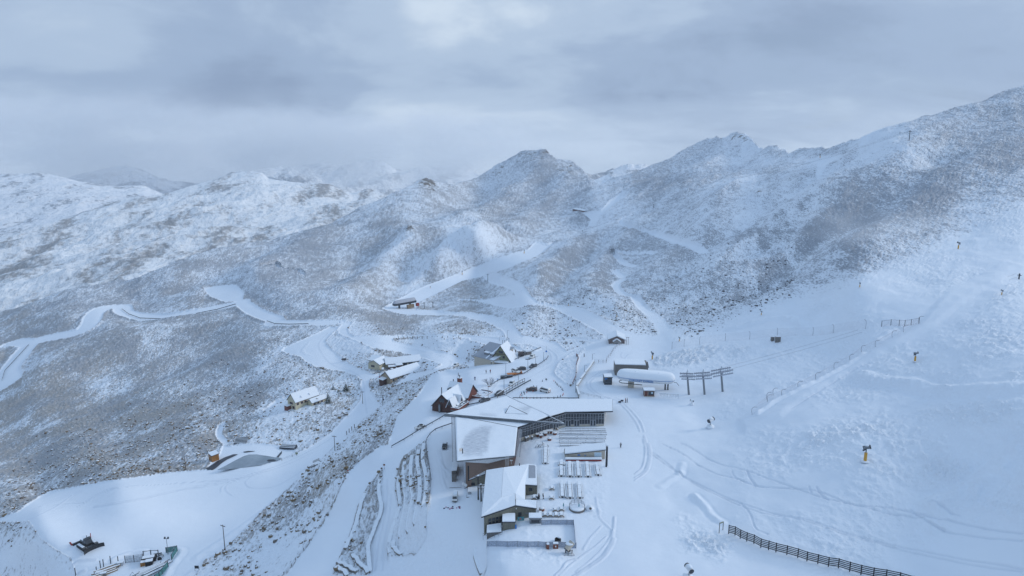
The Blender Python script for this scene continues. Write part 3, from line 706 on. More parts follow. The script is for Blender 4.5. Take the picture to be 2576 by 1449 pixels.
def ground_material():
 t = NT('snowy_tussock_ground')
 cov, lump, brown, rock = t.attr('cover'), t.attr('lump'), t.attr('brown'), t.attr('rock')
 a = R(42)
 vec = t.coord('Object')
 stretched = t.coord('Object', (1.0, .36, .8), (0, 0, a))
 fine = t.noise(stretched, 1.05, 4.0, .62)          # single tussocks
 mid = t.noise(stretched, .2, 4.0, .6)          # clumps along the gullies
 wide = t.noise(t.coord('Object', (1.0, .33, 1.0), (0, 0, a)), .013, 3.0, .5)
 f = t.math('ADD', t.math('MULTIPLY', fine, .56), t.math('ADD', t.math('MULTIPLY', mid, .30), t.math('MULTIPLY', wide, .14)))
 th = t.maprange(cov, 0.0, 1.0, .67, .385, False)
 mask = t.maprange(f, t.math('SUBTRACT', th, .06), t.math('ADD', th, .07), 0, 1)
 mask = t.math('MULTIPLY', mask, t.maprange(cov, .02, .2, 0, 1))
 mask = t.math('MULTIPLY', mask, t.maprange(t.noise(vec, 1.9, 3.0, .65), .34, .62, .6, 1.0))
 tone = t.noise(vec, .35, 3.0, .6)
 grey = t.mix(tone, (.070, .085, .115), (.17, .19, .235))
 tan = t.mix(tone, (.082, .058, .034), (.30, .215, .12))
 straw = t.noise(vec, .045, 3.0, .5)
 dark = t.mix(t.math('MULTIPLY', brown, t.maprange(straw, .36, .58, .45, 1.0)), grey, tan)
 snow = t.mix(t.noise(vec, .05, 2.0), (.78, .83, .89), (.84, .875, .915))
 snow = t.mix(t.maprange(t.noise(t.coord('Object', (1, .4, 1), (0, 0, R(20))), .022, 4.0, .6), .35, .65, 0, .5), snow, (.73, .785, .855))
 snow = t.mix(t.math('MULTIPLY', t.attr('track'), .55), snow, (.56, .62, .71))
 col = t.mix(t.math('MULTIPLY', mask, .80), snow, dark)
 rk = t.maprange(t.math('ADD', t.noise(vec, .06, 5.0, .7), t.math('MULTIPLY', rock, .20)), .62, .72, 0, 1)
 col = t.mix(t.math('MULTIPLY', rk, t.maprange(rock, .1, .4, 0, 1)), col, t.mix(tone, (.10, .095, .09), (.24, .215, .19)))
 b1 = t.noise(vec, .9, 3.0, .6)
 hgt = t.math('ADD', t.math('MULTIPLY', b1, t.math('ADD', t.math('MULTIPLY', lump, 1.1), t.math('MULTIPLY', cov, .7))),
    t.math('ADD', t.math('MULTIPLY', t.noise(vec, .16, 3.0), .28), t.math('MULTIPLY', mask, .25)))
 return t.bsdf(col, .75, 0.0, t.bump(hgt, .75, 1.0), .25)
def mesh_grid(name, X, Y, Z, attrs, kinds=None, names=None, mats=None, kindprop='structure'):
 """one sheet of ground, cut along its regions into named pieces that share their normals"""
 nv, nu = X.shape
 P = np.stack([X, Y, Z], -1)
 du = np.gradient(P, axis=1); dv = np.gradient(P, axis=0)
 N = np.cross(du, dv)
 N /= np.linalg.norm(N, axis=-1, keepdims=True) + 1e-12
 if N[..., 2].mean() < 0:
  N = -N
 idx = np.arange(nv * nu).reshape(nv, nu)
 # rows run away->near, columns left->right: this order faces up
 quads = np.stack([idx[1:, :-1], idx[1:, 1:], idx[:-1, 1:], idx[:-1, :-1]], -1).reshape(-1, 4)
 Pf, Nf = P.reshape(-1, 3), N.reshape(-1, 3)
 fk = np.zeros(len(quads), int) if kinds is None else kinds[1:, :-1].ravel()
 out = []
 for k in np.unique(fk):
  qd = quads[fk == k]
  used, inv = np.unique(qd, return_inverse=True)
  qd = inv.reshape(-1, 4)
  nm = name if names is None else names[k]
  me = bpy.data.meshes.new(nm)
  me.vertices.add(len(used)); me.loops.add(qd.size); me.polygons.add(len(qd))
  me.vertices.foreach_set('co', Pf[used].astype(np.float32).ravel())
  me.loops.foreach_set('vertex_index', qd.astype(np.int32).ravel())
  me.polygons.foreach_set('loop_start', (np.arange(len(qd)) * 4).astype(np.int32))
  me.update(calc_edges=True)
  me.polygons.foreach_set('use_smooth', np.ones(len(qd), bool))
  for an, av in attrs.items():
   at = me.attributes.new(an, 'FLOAT', 'POINT')
   at.data.foreach_set('value', av.reshape(-1)[used].astype(np.float32))
  me.validate()
  me.normals_split_custom_set_from_vertices(Nf[used].astype(np.float32))
  me.materials.append(mats)
  o = bpy.data.objects.new(nm, me)
  o['kind'] = kindprop
  COL.objects.link(o)
  out.append(o)
 return out
GROUND = ground_material()
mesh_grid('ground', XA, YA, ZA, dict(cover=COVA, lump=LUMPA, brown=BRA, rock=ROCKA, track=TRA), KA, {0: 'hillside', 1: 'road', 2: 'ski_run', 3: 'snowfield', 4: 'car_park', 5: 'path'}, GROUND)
# ------------------------------------------------------------------ the ranges beyond
def far_material(name, snow, dark, scale, lo, hi, amt, stretch, ang):
 t = NT(name)
 v = t.coord('Object', (1.0, stretch, 1.2), (0, 0, ang))
 vec = t.coord('Object')
 f = t.math('ADD', t.math('MULTIPLY', t.noise(v, scale, 6.0, .62, .4), .6), t.math('MULTIPLY', t.noise(vec, scale * 6, 6.0, .7), .4))
 mask = t.maprange(f, lo, hi, 0, 1)
 col = t.mix(t.math('MULTIPLY', mask, amt), snow, dark)
 b = t.noise(v, scale * 2.2, 6.0, .6)
 return t.bsdf(col, .8, 0.0, t.bump(b, .9, .25 / scale), .2)
def range_sheet(name, sil, foot_v, foot_d, top_d, nu, nvv, rel, wl_, mat, seed, back=900):
 """one mountain: depth grows from the foot to the crest, then the far side drops away"""
 u = np.linspace(sil[0][0], sil[-1][0], nu)
 s = np.interp(u, [p[0] for p in sil], [p[1] for p in sil])
 fv = np.interp(u, *zip(*foot_v)); fd = np.interp(u, *zip(*foot_d)); td = np.interp(u, *zip(*top_d))
 t = np.linspace(0, 1, nvv)[:, None]
 k = max(9, nu // 7) | 1
 sm = np.convolve(np.pad(s, k // 2, 'edge'), np.ones(k) / k, 'valid')
 V = sm[None] + (fv - sm)[None] * t + (s - sm)[None] * (1 - t) ** 5
 Wd = 1 / td[None] + (1 / fd - 1 / td)[None] * t ** 1.15
 U = np.repeat(u[None], nvv, 0)
 a, b, c = ray(U, V)
 X, Y, Z = a / Wd, b / Wd, CAM_H + c / Wd
 e = (np.linspace(0, 1, 15)[1:][::-1] ** 1.3)[:, None]
 hd = np.hypot(X[0], Y[0])[None]
 Xb, Yb = X[0][None] * (1 + e * back * 1.6 / hd), Y[0][None] * (1 + e * back * 1.6 / hd)
 Zb = Z[0][None] - e * back
 X, Y, Z = np.vstack([Xb, X]), np.vstack([Yb, Y]), np.vstack([Zb, Z])
 fade = np.ones_like(X)
 fade[14:] = .30 + .70 * np.clip(np.linspace(0, 1, nvv) * 5, 0, 1)[:, None]
 ang = R(215)
 p1 = X * math.cos(ang) + Y * math.sin(ang); p2 = -X * math.sin(ang) + Y * math.cos(ang)
 n = fbm(p2 / wl_ + seed, p1 / (wl_ * 2.6) + seed, 6, .52, True) + .7 * fbm(X / wl_ * .6 + seed, Y / wl_ * .6, 5, .5)
 Z = Z + n * rel * fade
 mesh_grid(name, X, Y, Z, {}, None, None, mat)
M_mid = far_material('snowy_grass_mountain', (.86, .875, .89), (.21, .195, .185), .0075, .47, .60, .85, .30, R(38))
M_rock = far_material('snowy_rock_mountain', (.88, .89, .91), (.13, .14, .16), .0050, .51, .60, .8, .6, R(50))
M_back = far_material('alpine_range', (.84, .86, .89), (.13, .15, .18), .0028, .48, .58, .8, .7, R(20))
range_sheet('mountain', [(-500, 760), (-200, 690), (0, 602), (106, 566), (212, 538), (317, 506), (406, 492), (458, 478), (510, 463), (564, 450), (610, 441), (635, 437), (660, 441), (677, 455), (705, 459),
    (758, 462), (800, 463), (830, 466), (860, 480), (886, 491), (923, 480), (950, 488), (985, 500), (1060, 540)],
   [(-500, 1000), (0, 860), (300, 770), (600, 690), (900, 600), (1060, 560)], [(-500, 1500), (0, 1600), (400, 1900), (800, 2300), (1060, 2900)],
   [(-500, 2600), (0, 2700), (400, 3100), (635, 3400), (850, 3500), (1060, 3600)], 760, 330, 58, 250, M_mid, 3.3)
range_sheet('mountain', [(-500, 470), (-150, 445), (0, 439), (56, 440), (100, 440), (141, 444), (170, 450), (197, 457), (247, 464), (293, 472), (330, 470), (363, 471), (388, 481), (409, 491), (470, 530)],
   [(-500, 760), (0, 640), (200, 580), (470, 560)], [(-500, 3300), (0, 3500), (470, 4200)], [(-500, 4600), (0, 4800), (470, 5000)], 420, 170, 50, 420, M_rock, 9.1, 1200)
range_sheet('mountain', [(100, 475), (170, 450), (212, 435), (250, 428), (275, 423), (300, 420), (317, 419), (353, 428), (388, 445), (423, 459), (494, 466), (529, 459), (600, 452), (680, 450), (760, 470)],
   [(100, 560), (760, 560)], [(100, 5600), (760, 5600)], [(100, 6600), (760, 6600)], 400, 120, 80, 420, far_material('shaded_rock_range', (.62, .65, .70), (.10, .12, .15), .0040, .45, .58, .8, .7, R(20)), 5.7, 1500)  # cloud shadow put into the colour: greyed snow, more dark rock
range_sheet('mountain', [(560, 470), (620, 440), (670, 429), (715, 430), (758, 421), (790, 416), (811, 409), (850, 418), (870, 419), (894, 410), (942, 405), (961, 412), (998, 437), (1053, 445), (1110, 428), (1150, 424), (1184, 440), (1260, 450),
    (1360, 430), (1450, 440), (1520, 446), (1560, 434), (1585, 428), (1620, 436), (1700, 450), (1800, 470)],
   [(560, 560), (1800, 560)], [(560, 6800), (1800, 6800)], [(560, 8200), (1800, 8200)], 900, 170, 170, 520, M_back, 1.9, 1800)
# ------------------------------------------------------------------ mesh builder and object helpers
def simple(name, col, rough=.6, metal=0.0, var=.12, scale=3.0, spec=.3, bump=0.0, ribs=0.0, axis=0):
 """plain surface with slight wear; ribs = pitch of boarding or corrugation in metres"""
 t = NT(name)
 v = t.coord('Object')
 n = t.noise(v, scale, 4.0, .6)
 dark = tuple(c * (1 - var) for c in col); light = tuple(min(1, c * (1 + var)) for c in col)
 c = t.mix(t.maprange(n, .3, .7, 0, 1), dark, light)
 nrm = None
 if ribs:
  sx = t.n('ShaderNodeSeparateXYZ'); t.put(sx.inputs[0], v)
  w = t.math('SINE', t.math('MULTIPLY', t.math('ADD', sx.outputs[0], sx.outputs[1]) if axis == 0 else sx.outputs[2], 6.2832 / ribs))
  c = t.mix(t.maprange(w, .55, 1, 0, .35), c, tuple(x * .55 for x in col))
  nrm = t.bump(w, .5, .04)
 elif bump:
  nrm = t.bump(n, bump, .05)
 return t.bsdf(c, rough, metal, nrm, spec)
def snow_mat():
 t = NT('settled_snow')
 v = t.coord('Object')
 n = t.noise(v, .8, 4.0, .55)
 c = t.mix(n, (.79, .84, .895), (.85, .885, .92))
 return t.bsdf(c, .7, 0, t.bump(n, .35, .3), .25)
def roof_snow_mat():
 """snow on metal roofing, blown thin in places so the grey sheets show"""
 t = NT('wind_scoured_roof_snow')
 v = t.coord('Object')
 b = t.attr('bare')
 streak = t.noise(t.coord('Object', (.35, 2.2, 1)), 1.6, 5.0, .65)
 m = t.math('MULTIPLY', b, t.maprange(streak, .32, .66, .25, 1.0), clamp=True)
 n = t.noise(v, .5, 4.0, .55)
 c = t.mix(n, (.79, .84, .895), (.85, .885, .92))
 c = t.mix(m, c, (.42, .46, .52))
 return t.bsdf(c, .65, 0, t.bump(n, .3, .3), .3)
M = {}
M['snow'] = snow_mat()
M['roofsnow'] = roof_snow_mat()
for nm, col, kw in (
  ('roof_edge', (.055, .062, .075), dict(rough=.45, metal=.3)), ('dark_metal', (.06, .068, .08), dict(rough=.45, metal=.4)), ('grey_metal', (.22, .24, .26), dict(rough=.45, metal=.5)),
  ('pale_metal', (.45, .48, .52), dict(rough=.4, metal=.4)), ('white_paint', (.74, .76, .78), dict(rough=.4)), ('olive', (.20, .195, .155), dict(ribs=.55, rough=.55)),
  ('pinkbrown', (.29, .205, .165), dict(ribs=.35, rough=.55)), ('beige', (.50, .45, .37), dict()), ('darkbrown', (.085, .042, .036), dict(ribs=.3, rough=.7)), ('redbrown', (.17, .06, .045), dict(rough=.65)),
  ('cream', (.56, .52, .38), dict(ribs=.28, axis=1)), ('tan', (.36, .29, .21), dict(ribs=.28, axis=1)), ('red_paint', (.32, .06, .05), dict()), ('timber', (.25, .18, .11), dict(bump=.4)),
  ('orange_timber', (.36, .17, .05), dict(ribs=.3)), ('grey_timber', (.17, .16, .15), dict(bump=.4)), ('green_wall', (.27, .29, .19), dict(ribs=.3)), ('stone', (.22, .20, .18), dict(var=.5, scale=2.5, bump=.8)),
  ('yellow', (.62, .33, .05), dict(rough=.5)), ('orange', (.58, .20, .05), dict(rough=.5)), ('cone_red', (.68, .10, .06), dict()), ('black', (.022, .024, .028), dict(rough=.5)), ('rubber', (.03, .03, .032), dict(rough=.8)),
  ('car_white', (.72, .73, .72), dict(rough=.25, spec=.5, var=.04)), ('car_grey', (.10, .105, .115), dict(rough=.25, spec=.5, var=.06)), ('car_black', (.028, .03, .034), dict(rough=.2, spec=.5)), ('car_silver', (.38, .39, .40), dict(rough=.25, metal=.5, var=.05)),
  ('car_brown', (.11, .085, .08), dict(rough=.3, spec=.5)), ('lamp_red', (.45, .03, .02), dict(rough=.3)), ('lamp_clear', (.7, .72, .74), dict(rough=.2)), ('blue_sign', (.05, .22, .55), dict()), ('teal', (.10, .30, .34), dict()), ('pale_blue', (.52, .66, .75), dict()),
  ('green_mesh', (.06, .22, .20), dict()), ('skin', (.55, .36, .27), dict()), ('jacket_dark', (.035, .04, .06), dict()), ('jacket_red', (.25, .05, .07), dict()), ('jacket_blue', (.05, .07, .20), dict()), ('jacket_grey', (.26, .28, .30), dict()), ('trousers', (.03, .032, .04), dict()),
  ('concrete', (.36, .37, .37), dict(bump=.3)), ('liner', (.035, .042, .055), dict(rough=.45)), ('bark', (.11, .09, .075), dict(bump=.6)), ('wood_barrel', (.23, .085, .055), dict(ribs=.2)), ('frost', (.42, .44, .49), dict(var=.3)), ('needle', (.055, .075, .065), dict(var=.4)),
  ('rust', (.24, .11, .06), dict(var=.3)), ('plain_roof', (.33, .36, .41), dict(ribs=.5, rough=.5))):
 M[nm] = simple(nm, col, **kw)
def glass_mat():
 t = NT('window_glass')
 v = t.coord('Object')
 n = t.noise(v, .25, 3.0)
 return t.bsdf(t.mix(n, (.018, .022, .028), (.055, .065, .08)), .12, 0, None, .6)
M['glass'] = glass_mat()
def ice_mat():
 t = NT('pond_ice')
 v = t.coord('Object')
 n = t.noise(v, .09, 4.0, .6)
 return t.bsdf(t.mix(t.maprange(n, .35, .65, 0, 1), (.22, .27, .31), (.32, .375, .42)), .22, 0, None, .5)
M['ice'] = ice_mat()
def mesh_mat(name, col, cover):
 """woven netting: threads with open air between"""
 t = NT(name)
 b = t.n('ShaderNodeBsdfPrincipled')
 b.inputs['Base Color'].default_value = (*col, 1)
 tr = t.n('ShaderNodeBsdfTransparent')
 mx = t.n('ShaderNodeMixShader')
 n = t.noise(t.coord('Object'), 2.2, 3.0, .6)
 t.put(mx.inputs[0], t.maprange(n, .3, .7, cover * .6, min(1, cover * 1.4)))
 t.put(mx.inputs[1], tr.outputs[0]); t.put(mx.inputs[2], b.outputs[0])
 t.put(t.out.inputs['Surface'], mx.outputs[0])
 return t.m
M['net'] = mesh_mat('safety_netting', (.62, .56, .58), .08)
M['whitenet'] = mesh_mat('windbreak_netting', (.36, .42, .52), .72)
M['greennet'] = mesh_mat('green_netting', (.07, .25, .24), .85)
M['clearsheet'] = mesh_mat('frosted_sheet', (.5, .55, .6), .5)
class MB:
 def __init__(self):
  self.v, self.f = [], []
 def add(self, pts, faces):
  o = len(self.v)
  self.v += [Vector(p) for p in pts]
  self.f += [tuple(i + o for i in f) for f in faces]
  return self
 def poly(self, pts):
  return self.add(pts, [tuple(range(len(pts)))])
 def prism(self, lo, hi):
  n = len(lo)
  return self.add(list(lo) + list(hi), [tuple(range(n))[::-1], tuple(range(n, 2 * n))] + [(i, (i + 1) % n, n + (i + 1) % n, n + i) for i in range(n)])
 def slab(self, pts, t):
  pts = [Vector(p) for p in pts]
  return self.prism([p - Vector((0, 0, t)) for p in pts], pts)
 def wall(self, a, b, z0, z1, th=.2, z1b=None):
  """upright wall from a to b; top may slope from z1 to z1b"""
  a, b = Vector((a[0], a[1], 0)), Vector((b[0], b[1], 0))
  n = (b - a).normalized().cross(Vector((0, 0, 1))) * th
  z1b = z1 if z1b is None else z1b
  k = Vector((0, 0, 1))
  return self.prism([a + k * z0, b + k * z0, b - n + k * z0, a - n + k * z0], [a + k * z1, b + k * z1b, b - n + k * z1b, a - n + k * z1])
 def box(self, x0, x1, y0, y1, z0, z1, fr=None, taper=0.0):
  p = [(x0, y0), (x1, y0), (x1, y1), (x0, y1)]
  t = taper
  pt = [(x0 + t, y0 + t), (x1 - t, y0 + t), (x1 - t, y1 - t), (x0 + t, y1 - t)]
  f = fr if fr else (lambda a, b, c: Vector((a, b, c)))
  return self.prism([f(a, b, z0) for a, b in p], [f(a, b, z1) for a, b in pt])
 def bar(self, p, q_, w=.1, h=None):
  p, q_ = Vector(p), Vector(q_)
  h = h or w
  d = (q_ - p).normalized()
  s = d.cross(Vector((0, 0, 1)))
  s = s.normalized() if s.length > 1e-3 else Vector((1, 0, 0))
  u = s.cross(d).normalized()
  c = [(-w / 2, -h / 2), (w / 2, -h / 2), (w / 2, h / 2), (-w / 2, h / 2)]
  return self.prism([p + s * a + u * b for a, b in c], [q_ + s * a + u * b for a, b in c])
 def tube(self, p, q_, r, r2=None, n=7):
  p, q_ = Vector(p), Vector(q_)
  r2 = r if r2 is None else r2
  d = (q_ - p).normalized()
  s = d.orthogonal().normalized(); u = d.cross(s)
  cs = [(math.cos(2 * math.pi * i / n), math.sin(2 * math.pi * i / n)) for i in range(n)]
  return self.prism([p + (s * a + u * b) * r for a, b in cs], [q_ + (s * a + u * b) * r2 for a, b in cs])
 def path(self, pts, r, n=6):
  for a, b in zip(pts[:-1], pts[1:]):
   self.tube(a, b, r, n=n)
  return self
 def lathe(self, prof, base=(0, 0, 0), n=14, sx=1, sy=1, fr=None):
  """rings (radius, z) from bottom to top"""
  base = Vector(base)
  pts, faces = [], []
  for r, z in prof:
   for i in range(n):
    a = 2 * math.pi * i / n
    pts.append(base + Vector((r * sx * math.cos(a), r * sy * math.sin(a), z)))
  for k in range(len(prof) - 1):
   for i in range(n):
    j = (i + 1) % n
    faces.append((k * n + i, k * n + j, (k + 1) * n + j, (k + 1) * n + i))
  faces.append(tuple(range(n))[::-1]); faces.append(tuple((len(prof) - 1) * n + i for i in range(n)))
  if fr:
   pts = [fr(*p) for p in pts]
  return self.add(pts, faces)
 def blob(self, c, rx, ry, rz, n=10, m=6, jitter=0.0, flat=-1.0):
  c = Vector(c)
  pts, faces = [], []
  for k in range(1, m):
   th = math.pi * k / m
   for i in range(n):
    a = 2 * math.pi * i / n
    j = 1 + jitter * (random.random() - .5)
    z = max(-math.cos(th), flat)
    pts.append(c + Vector((rx * math.sin(th) * math.cos(a) * j, ry * math.sin(th) * math.sin(a) * j, rz * z * j)))
  pts.append(c + Vector((0, 0, rz * flat))); pts.append(c + Vector((0, 0, rz)))
  for k in range(m - 2):
   for i in range(n):
    j = (i + 1) % n
    faces.append((k * n + i, k * n + j, (k + 1) * n + j, (k + 1) * n + i))
  b, t = len(pts) - 2, len(pts) - 1
  for i in range(n):
   j = (i + 1) % n
   faces.append((b, j, i)); faces.append((t, (m - 2) * n + i, (m - 2) * n + j))
  return self.add(pts, faces)
 def move(self, fn):
  self.v = [Vector(fn(p)) for p in self.v]
  return self
 def build(self, name, mat, parent=None, smooth=False, world=None, bevel=0.0):
  """link as ONE mesh; world: the points are world points, made relative to the parent chain"""
  v = self.v
  if parent is not None and world is not False:
   o = Vector(root_loc(parent)) if world else None
   if o is not None:
    v = [p - o for p in v]
  me = bpy.data.meshes.new(name)
  me.from_pydata([tuple(p) for p in v], [], self.f)
  bm = bmesh.new(); bm.from_mesh(me)
  bmesh.ops.recalc_face_normals(bm, faces=bm.faces)
  if bevel:
   bmesh.ops.bevel(bm, geom=[e for e in bm.edges if len(e.link_faces) == 2 and e.calc_face_angle(0) > .5], offset=bevel, segments=2, affect='EDGES', clamp_overlap=True)
  bm.to_mesh(me); bm.free()
  if smooth:
   for p in me.polygons:
    p.use_smooth = True
  me.materials.append(M[mat] if isinstance(mat, str) else mat)
  o = bpy.data.objects.new(name, me)
  COL.objects.link(o)
  if parent is not None:
   o.parent = parent
  return o
def root_loc(o):
 p = Vector((0, 0, 0))
 while o is not None:
  p += o.location
  o = o.parent
 return p
def thing(name, label, cat, loc=(0, 0, 0), rz=0.0, group=None):
 o = bpy.data.objects.new(name, None)
 o.empty_display_size = .5
 COL.objects.link(o)
 o.location = loc
 o.rotation_euler = (0, 0, rz)
 return tag(o, label, cat, group)
def tag(o, label, cat, group=None):
 o['label'] = label
 o['category'] = cat
 if group:
  o['group'] = group
 return o
def dup(root, loc, rz=0.0, label=None, group=None, scale=None):
 def cp(o, parent):
  c = o.copy()
  COL.objects.link(c)
  if parent is not None:
   c.parent = parent
  for ch in list(o.children):
   cp(ch, c)
  return c
 r = cp(root, None)
 r.location = loc
 r.rotation_euler = (0, 0, rz)
 if scale:
  r.scale = (scale,) * 3
 if label:
  r['label'] = label
 if group:
  r['group'] = group
 return r
class Proto:
 """the first call moves the built thing itself, later calls copy it"""
 def __init__(self, root):
  self.root, self.used = root, False
 def put(self, loc, rz=0.0, label=None, group=None, scale=None):
  if self.used:
   return dup(self.root, loc, rz, label, group, scale)
  self.used = True
  r = self.root
  r.location = loc; r.rotation_euler = (0, 0, rz)
  if scale:
   r.scale = (scale,) * 3
  if label:
   r['label'] = label
  if group:
   r['group'] = group
  return r
class Frame:
 """plan axes of a building: a runs along e1, b to its right"""
 def __init__(self, o, e1):
  self.o = Vector((o[0], o[1], o[2] if len(o) > 2 else 0))
  e = Vector((e1[0], e1[1], 0)).normalized()
  self.e1, self.e2 = e, Vector((e.y, -e.x, 0))
 def __call__(self, a, b, z):
  return self.o + self.e1 * a + self.e2 * b + Vector((0, 0, z))
def roof_sheet(root, pts, t, mat='roof_edge', snow=.28, lip=.12, name='roof', grow=0.0, bevel=.08):
 """roof slab with a layer of snow on top (a part and its sub-part)"""
 pts = [Vector(p) for p in pts]
 r = MB().slab(pts, t).build(name, mat, root, world=True)
 if snow:
  c = sum(pts, Vector()) / len(pts)
  up = Vector((0, 0, snow))
  lo = [p + (c - p).normalized() * lip + Vector((0, 0, .004)) for p in pts]
  MB().prism(lo, [p + up for p in lo]).build('snow_cover', 'snow', r, world=True, bevel=bevel)
 return r
def windows(root, items, name='window', frame='white_paint', glass='glass', border=.08):
 """items: (corner, along, up) - a framed pane lying 3 mm proud of its wall"""
 for c, al, upv in items:
  c, al, upv = Vector(c), Vector(al), Vector(upv)
  n = al.cross(upv).normalized()
  f = MB()
  o = n * .06
  p = [c, c + al, c + al + upv, c + upv]
  f.prism(p, [x + o for x in p])
  w = f.build(name, frame, root, world=True)
  a1, u1 = al.normalized() * border, upv.normalized() * border
  pp = [c + a1 + u1, c + al - a1 + u1, c + al - a1 + upv - u1, c + a1 + upv - u1]
  MB().prism([x + o * .9 for x in pp], [x + n * .075 for x in pp]).build('pane', glass, w, world=True)
def gable_house(root, fr, L, W, z0, ze, zr, wall, roofmat='roof_edge', over=.45, snow=.3, zbase=None, b0=0.0, a0=0.0, chimney=None):
 """walls with two gables and a pitched roof; a along the ridge, b across"""
 zb = z0 - 2.0 if zbase is None else zbase
 m = MB()
 prof = [(b0, zb), (b0 + W, zb), (b0 + W, ze), (b0 + W / 2, zr - .12), (b0, ze)]
 m.prism([fr(a0, b, z) for b, z in prof], [fr(a0 + L, b, z) for b, z in prof])
 m.build('wall', wall, root, world=True)
 sl = (zr - ze) / (W / 2)
 e = over
 for s in (0, 1):
  bb = (b0 - e, b0 + W / 2) if s == 0 else (b0 + W / 2, b0 + W + e)
  zz = (ze - sl * e, zr) if s == 0 else (zr, ze - sl * e)
  pts = [fr(a0 - e, bb[0], zz[0] + .1), fr(a0 + L + e, bb[0], zz[0] + .1), fr(a0 + L + e, bb[1], zz[1] + .1), fr(a0 - e, bb[1], zz[1] + .1)]
  r = MB().slab(pts, .16).build('roof', roofmat, root, world=True)
  if snow:
   c = sum(pts, Vector()) / 4
   lo = [p + (c - p).normalized() * .1 + Vector((0, 0, .004)) for p in pts]
   MB().prism(lo, [p + Vector((0, 0, snow)) for p in lo]).build('snow_cover', 'snow', r, world=True, bevel=.06)
# ------------------------------------------------------------------ the day lodge
def P1(x, y, z):
 return at_z(q('1', x, y), z)
def P2(x, y, z):
 return at_z(q('2', x, y), z)
def grid_cover(parent, quad, t, n, bare_polys, soft, lift=.004):
 """snow layer over a four-cornered roof, with places where the wind has thinned it"""
 a, b, c, d = [Vector(p) for p in quad]
 vs, fs, bare = [], [], []
 us, vv = [], []
 for j in range(n + 1):
  for i in range(n + 1):
   s, r = i / n, j / n
   p = (a * (1 - s) + b * s) * (1 - r) + (d * (1 - s) + c * s) * r
   e = min(s, 1 - s, r, 1 - r) * n
   edge = min(1, e / 1.0)
   k = p - Vector((0, 0, CAM_H))
   dep = k.y * CP_ - k.z * SP_
   us.append(1288 + FPX * k.x / dep); vv.append(724.5 - FPX * (k.y * SP_ + k.z * CP_) / dep)
   vs.append(p + Vector((0, 0, lift + t * (.25 + .75 * edge) + .10 * edge * float(perlin(np.array([p.x / 3.2]), np.array([p.y / 4.1]))[0]))))
 us, vv = np.array(us), np.array(vv)
 bb = np.zeros(len(us))
 for poly, amt in bare_polys:
  bb = np.maximum(bb, amt * soft_poly(us, vv, poly, soft))
 for j in range(n):
  for i in range(n):
   k = j * (n + 1) + i
   fs.append((k, k + 1, k + n + 2, k + n + 1))
 # skirt down to the roof
 rim = [i for i in range(n + 1)] + [(j + 1) * (n + 1) - 1 for j in range(1, n + 1)] + [n * (n + 1) + i for i in range(n - 1, -1, -1)] + [j * (n + 1) for j in range(n - 1, 0, -1)]
 base = len(vs)
 for k in rim:
  vs.append(vs[k] - Vector((0, 0, t * .25)))
 for i in range(len(rim)):
  j = (i + 1) % len(rim)
  fs.append((rim[i], base + i, base + j, rim[j]))
 o = Vector(root_loc(parent))
 me = bpy.data.meshes.new('snow_cover')
 me.from_pydata([tuple(p - o) for p in vs], [], fs)
 bm = bmesh.new(); bm.from_mesh(me); bmesh.ops.recalc_face_normals(bm, faces=bm.faces); bm.to_mesh(me); bm.free()
 at = me.attributes.new('bare', 'FLOAT', 'POINT')
 at.data.foreach_set('value', np.concatenate([bb, np.zeros(len(rim))]).astype(np.float32))
 me.materials.append(M['roofsnow'])
 ob = bpy.data.objects.new('snow_cover', me)
 COL.objects.link(ob)
 ob.parent = parent
 return ob
LG = thing('ski_lodge', 'large angular ski lodge with folded snowy roofs and a long dark window wall', 'lodge', (5, 245, 0))
a1, a2, a3, a4, a5 = P1(296, 603, 6.2), P1(1310, 682, 5.7), P1(1092, 752, 5.5), P1(1054, 1110, 5.6), P1(318, 1176, 6.2)
# left wing: nearly flat roof
rA = MB().slab([a1, a2, a3, a4, a5], .35).build('roof', 'roof_edge', LG, world=True)
a23 = a3
ins = lambda p, k=.12: p + ((a1 + a4) / 2 - p).normalized() * k
grid_cover(rA, [ins(a5), ins(a4), ins(a3), ins(a1)], .22, 56,
  [(ql('1', 375, 1000, 395, 930, 430, 865, 510, 795, 610, 742, 690, 737, 760, 750, 730, 850, 705, 1060, 560, 1085, 420, 1085), 1.0), (ql('1', 395, 1040, 640, 1020, 640, 1120, 400, 1120), .8),
   (ql('1', 780, 690, 840, 690, 760, 900, 720, 900), .25)], 7)
MB().slab([ins(a1), ins(a3), ins(a2)], .001).move(lambda p: p + Vector((0, 0, .226))).build('snow_cover', 'snow', rA, world=True)
# white tapering fascia under the front edge
m = MB()
mid = a5 + (a4 - a5) * .53 + Vector((0, -.02, 0))
for p0, p1, d0, d1 in ((a5, mid, .12, 1.75), (mid, a4, 1.75, .10)):
 m.prism([p0 + Vector((0, .5, -.36 - d0)), p1 + Vector((0, .5, -.36 - d1)), p1 + Vector((0, .9, -.36 - d1)), p0 + Vector((0, .9, -.36 - d0))],
   [p0 + Vector((0, .02, -.354)), p1 + Vector((0, .02, -.354)), p1 + Vector((0, .9, -.354)), p0 + Vector((0, .9, -.354))])
m.build('fascia', 'white_paint', LG, world=True)
MB().bar(a5 + Vector((0, -.08, -.15)), a4 + Vector((0, -.08, -.15)), .12, .42).build('gutter', 'grey_metal', LG, world=True)
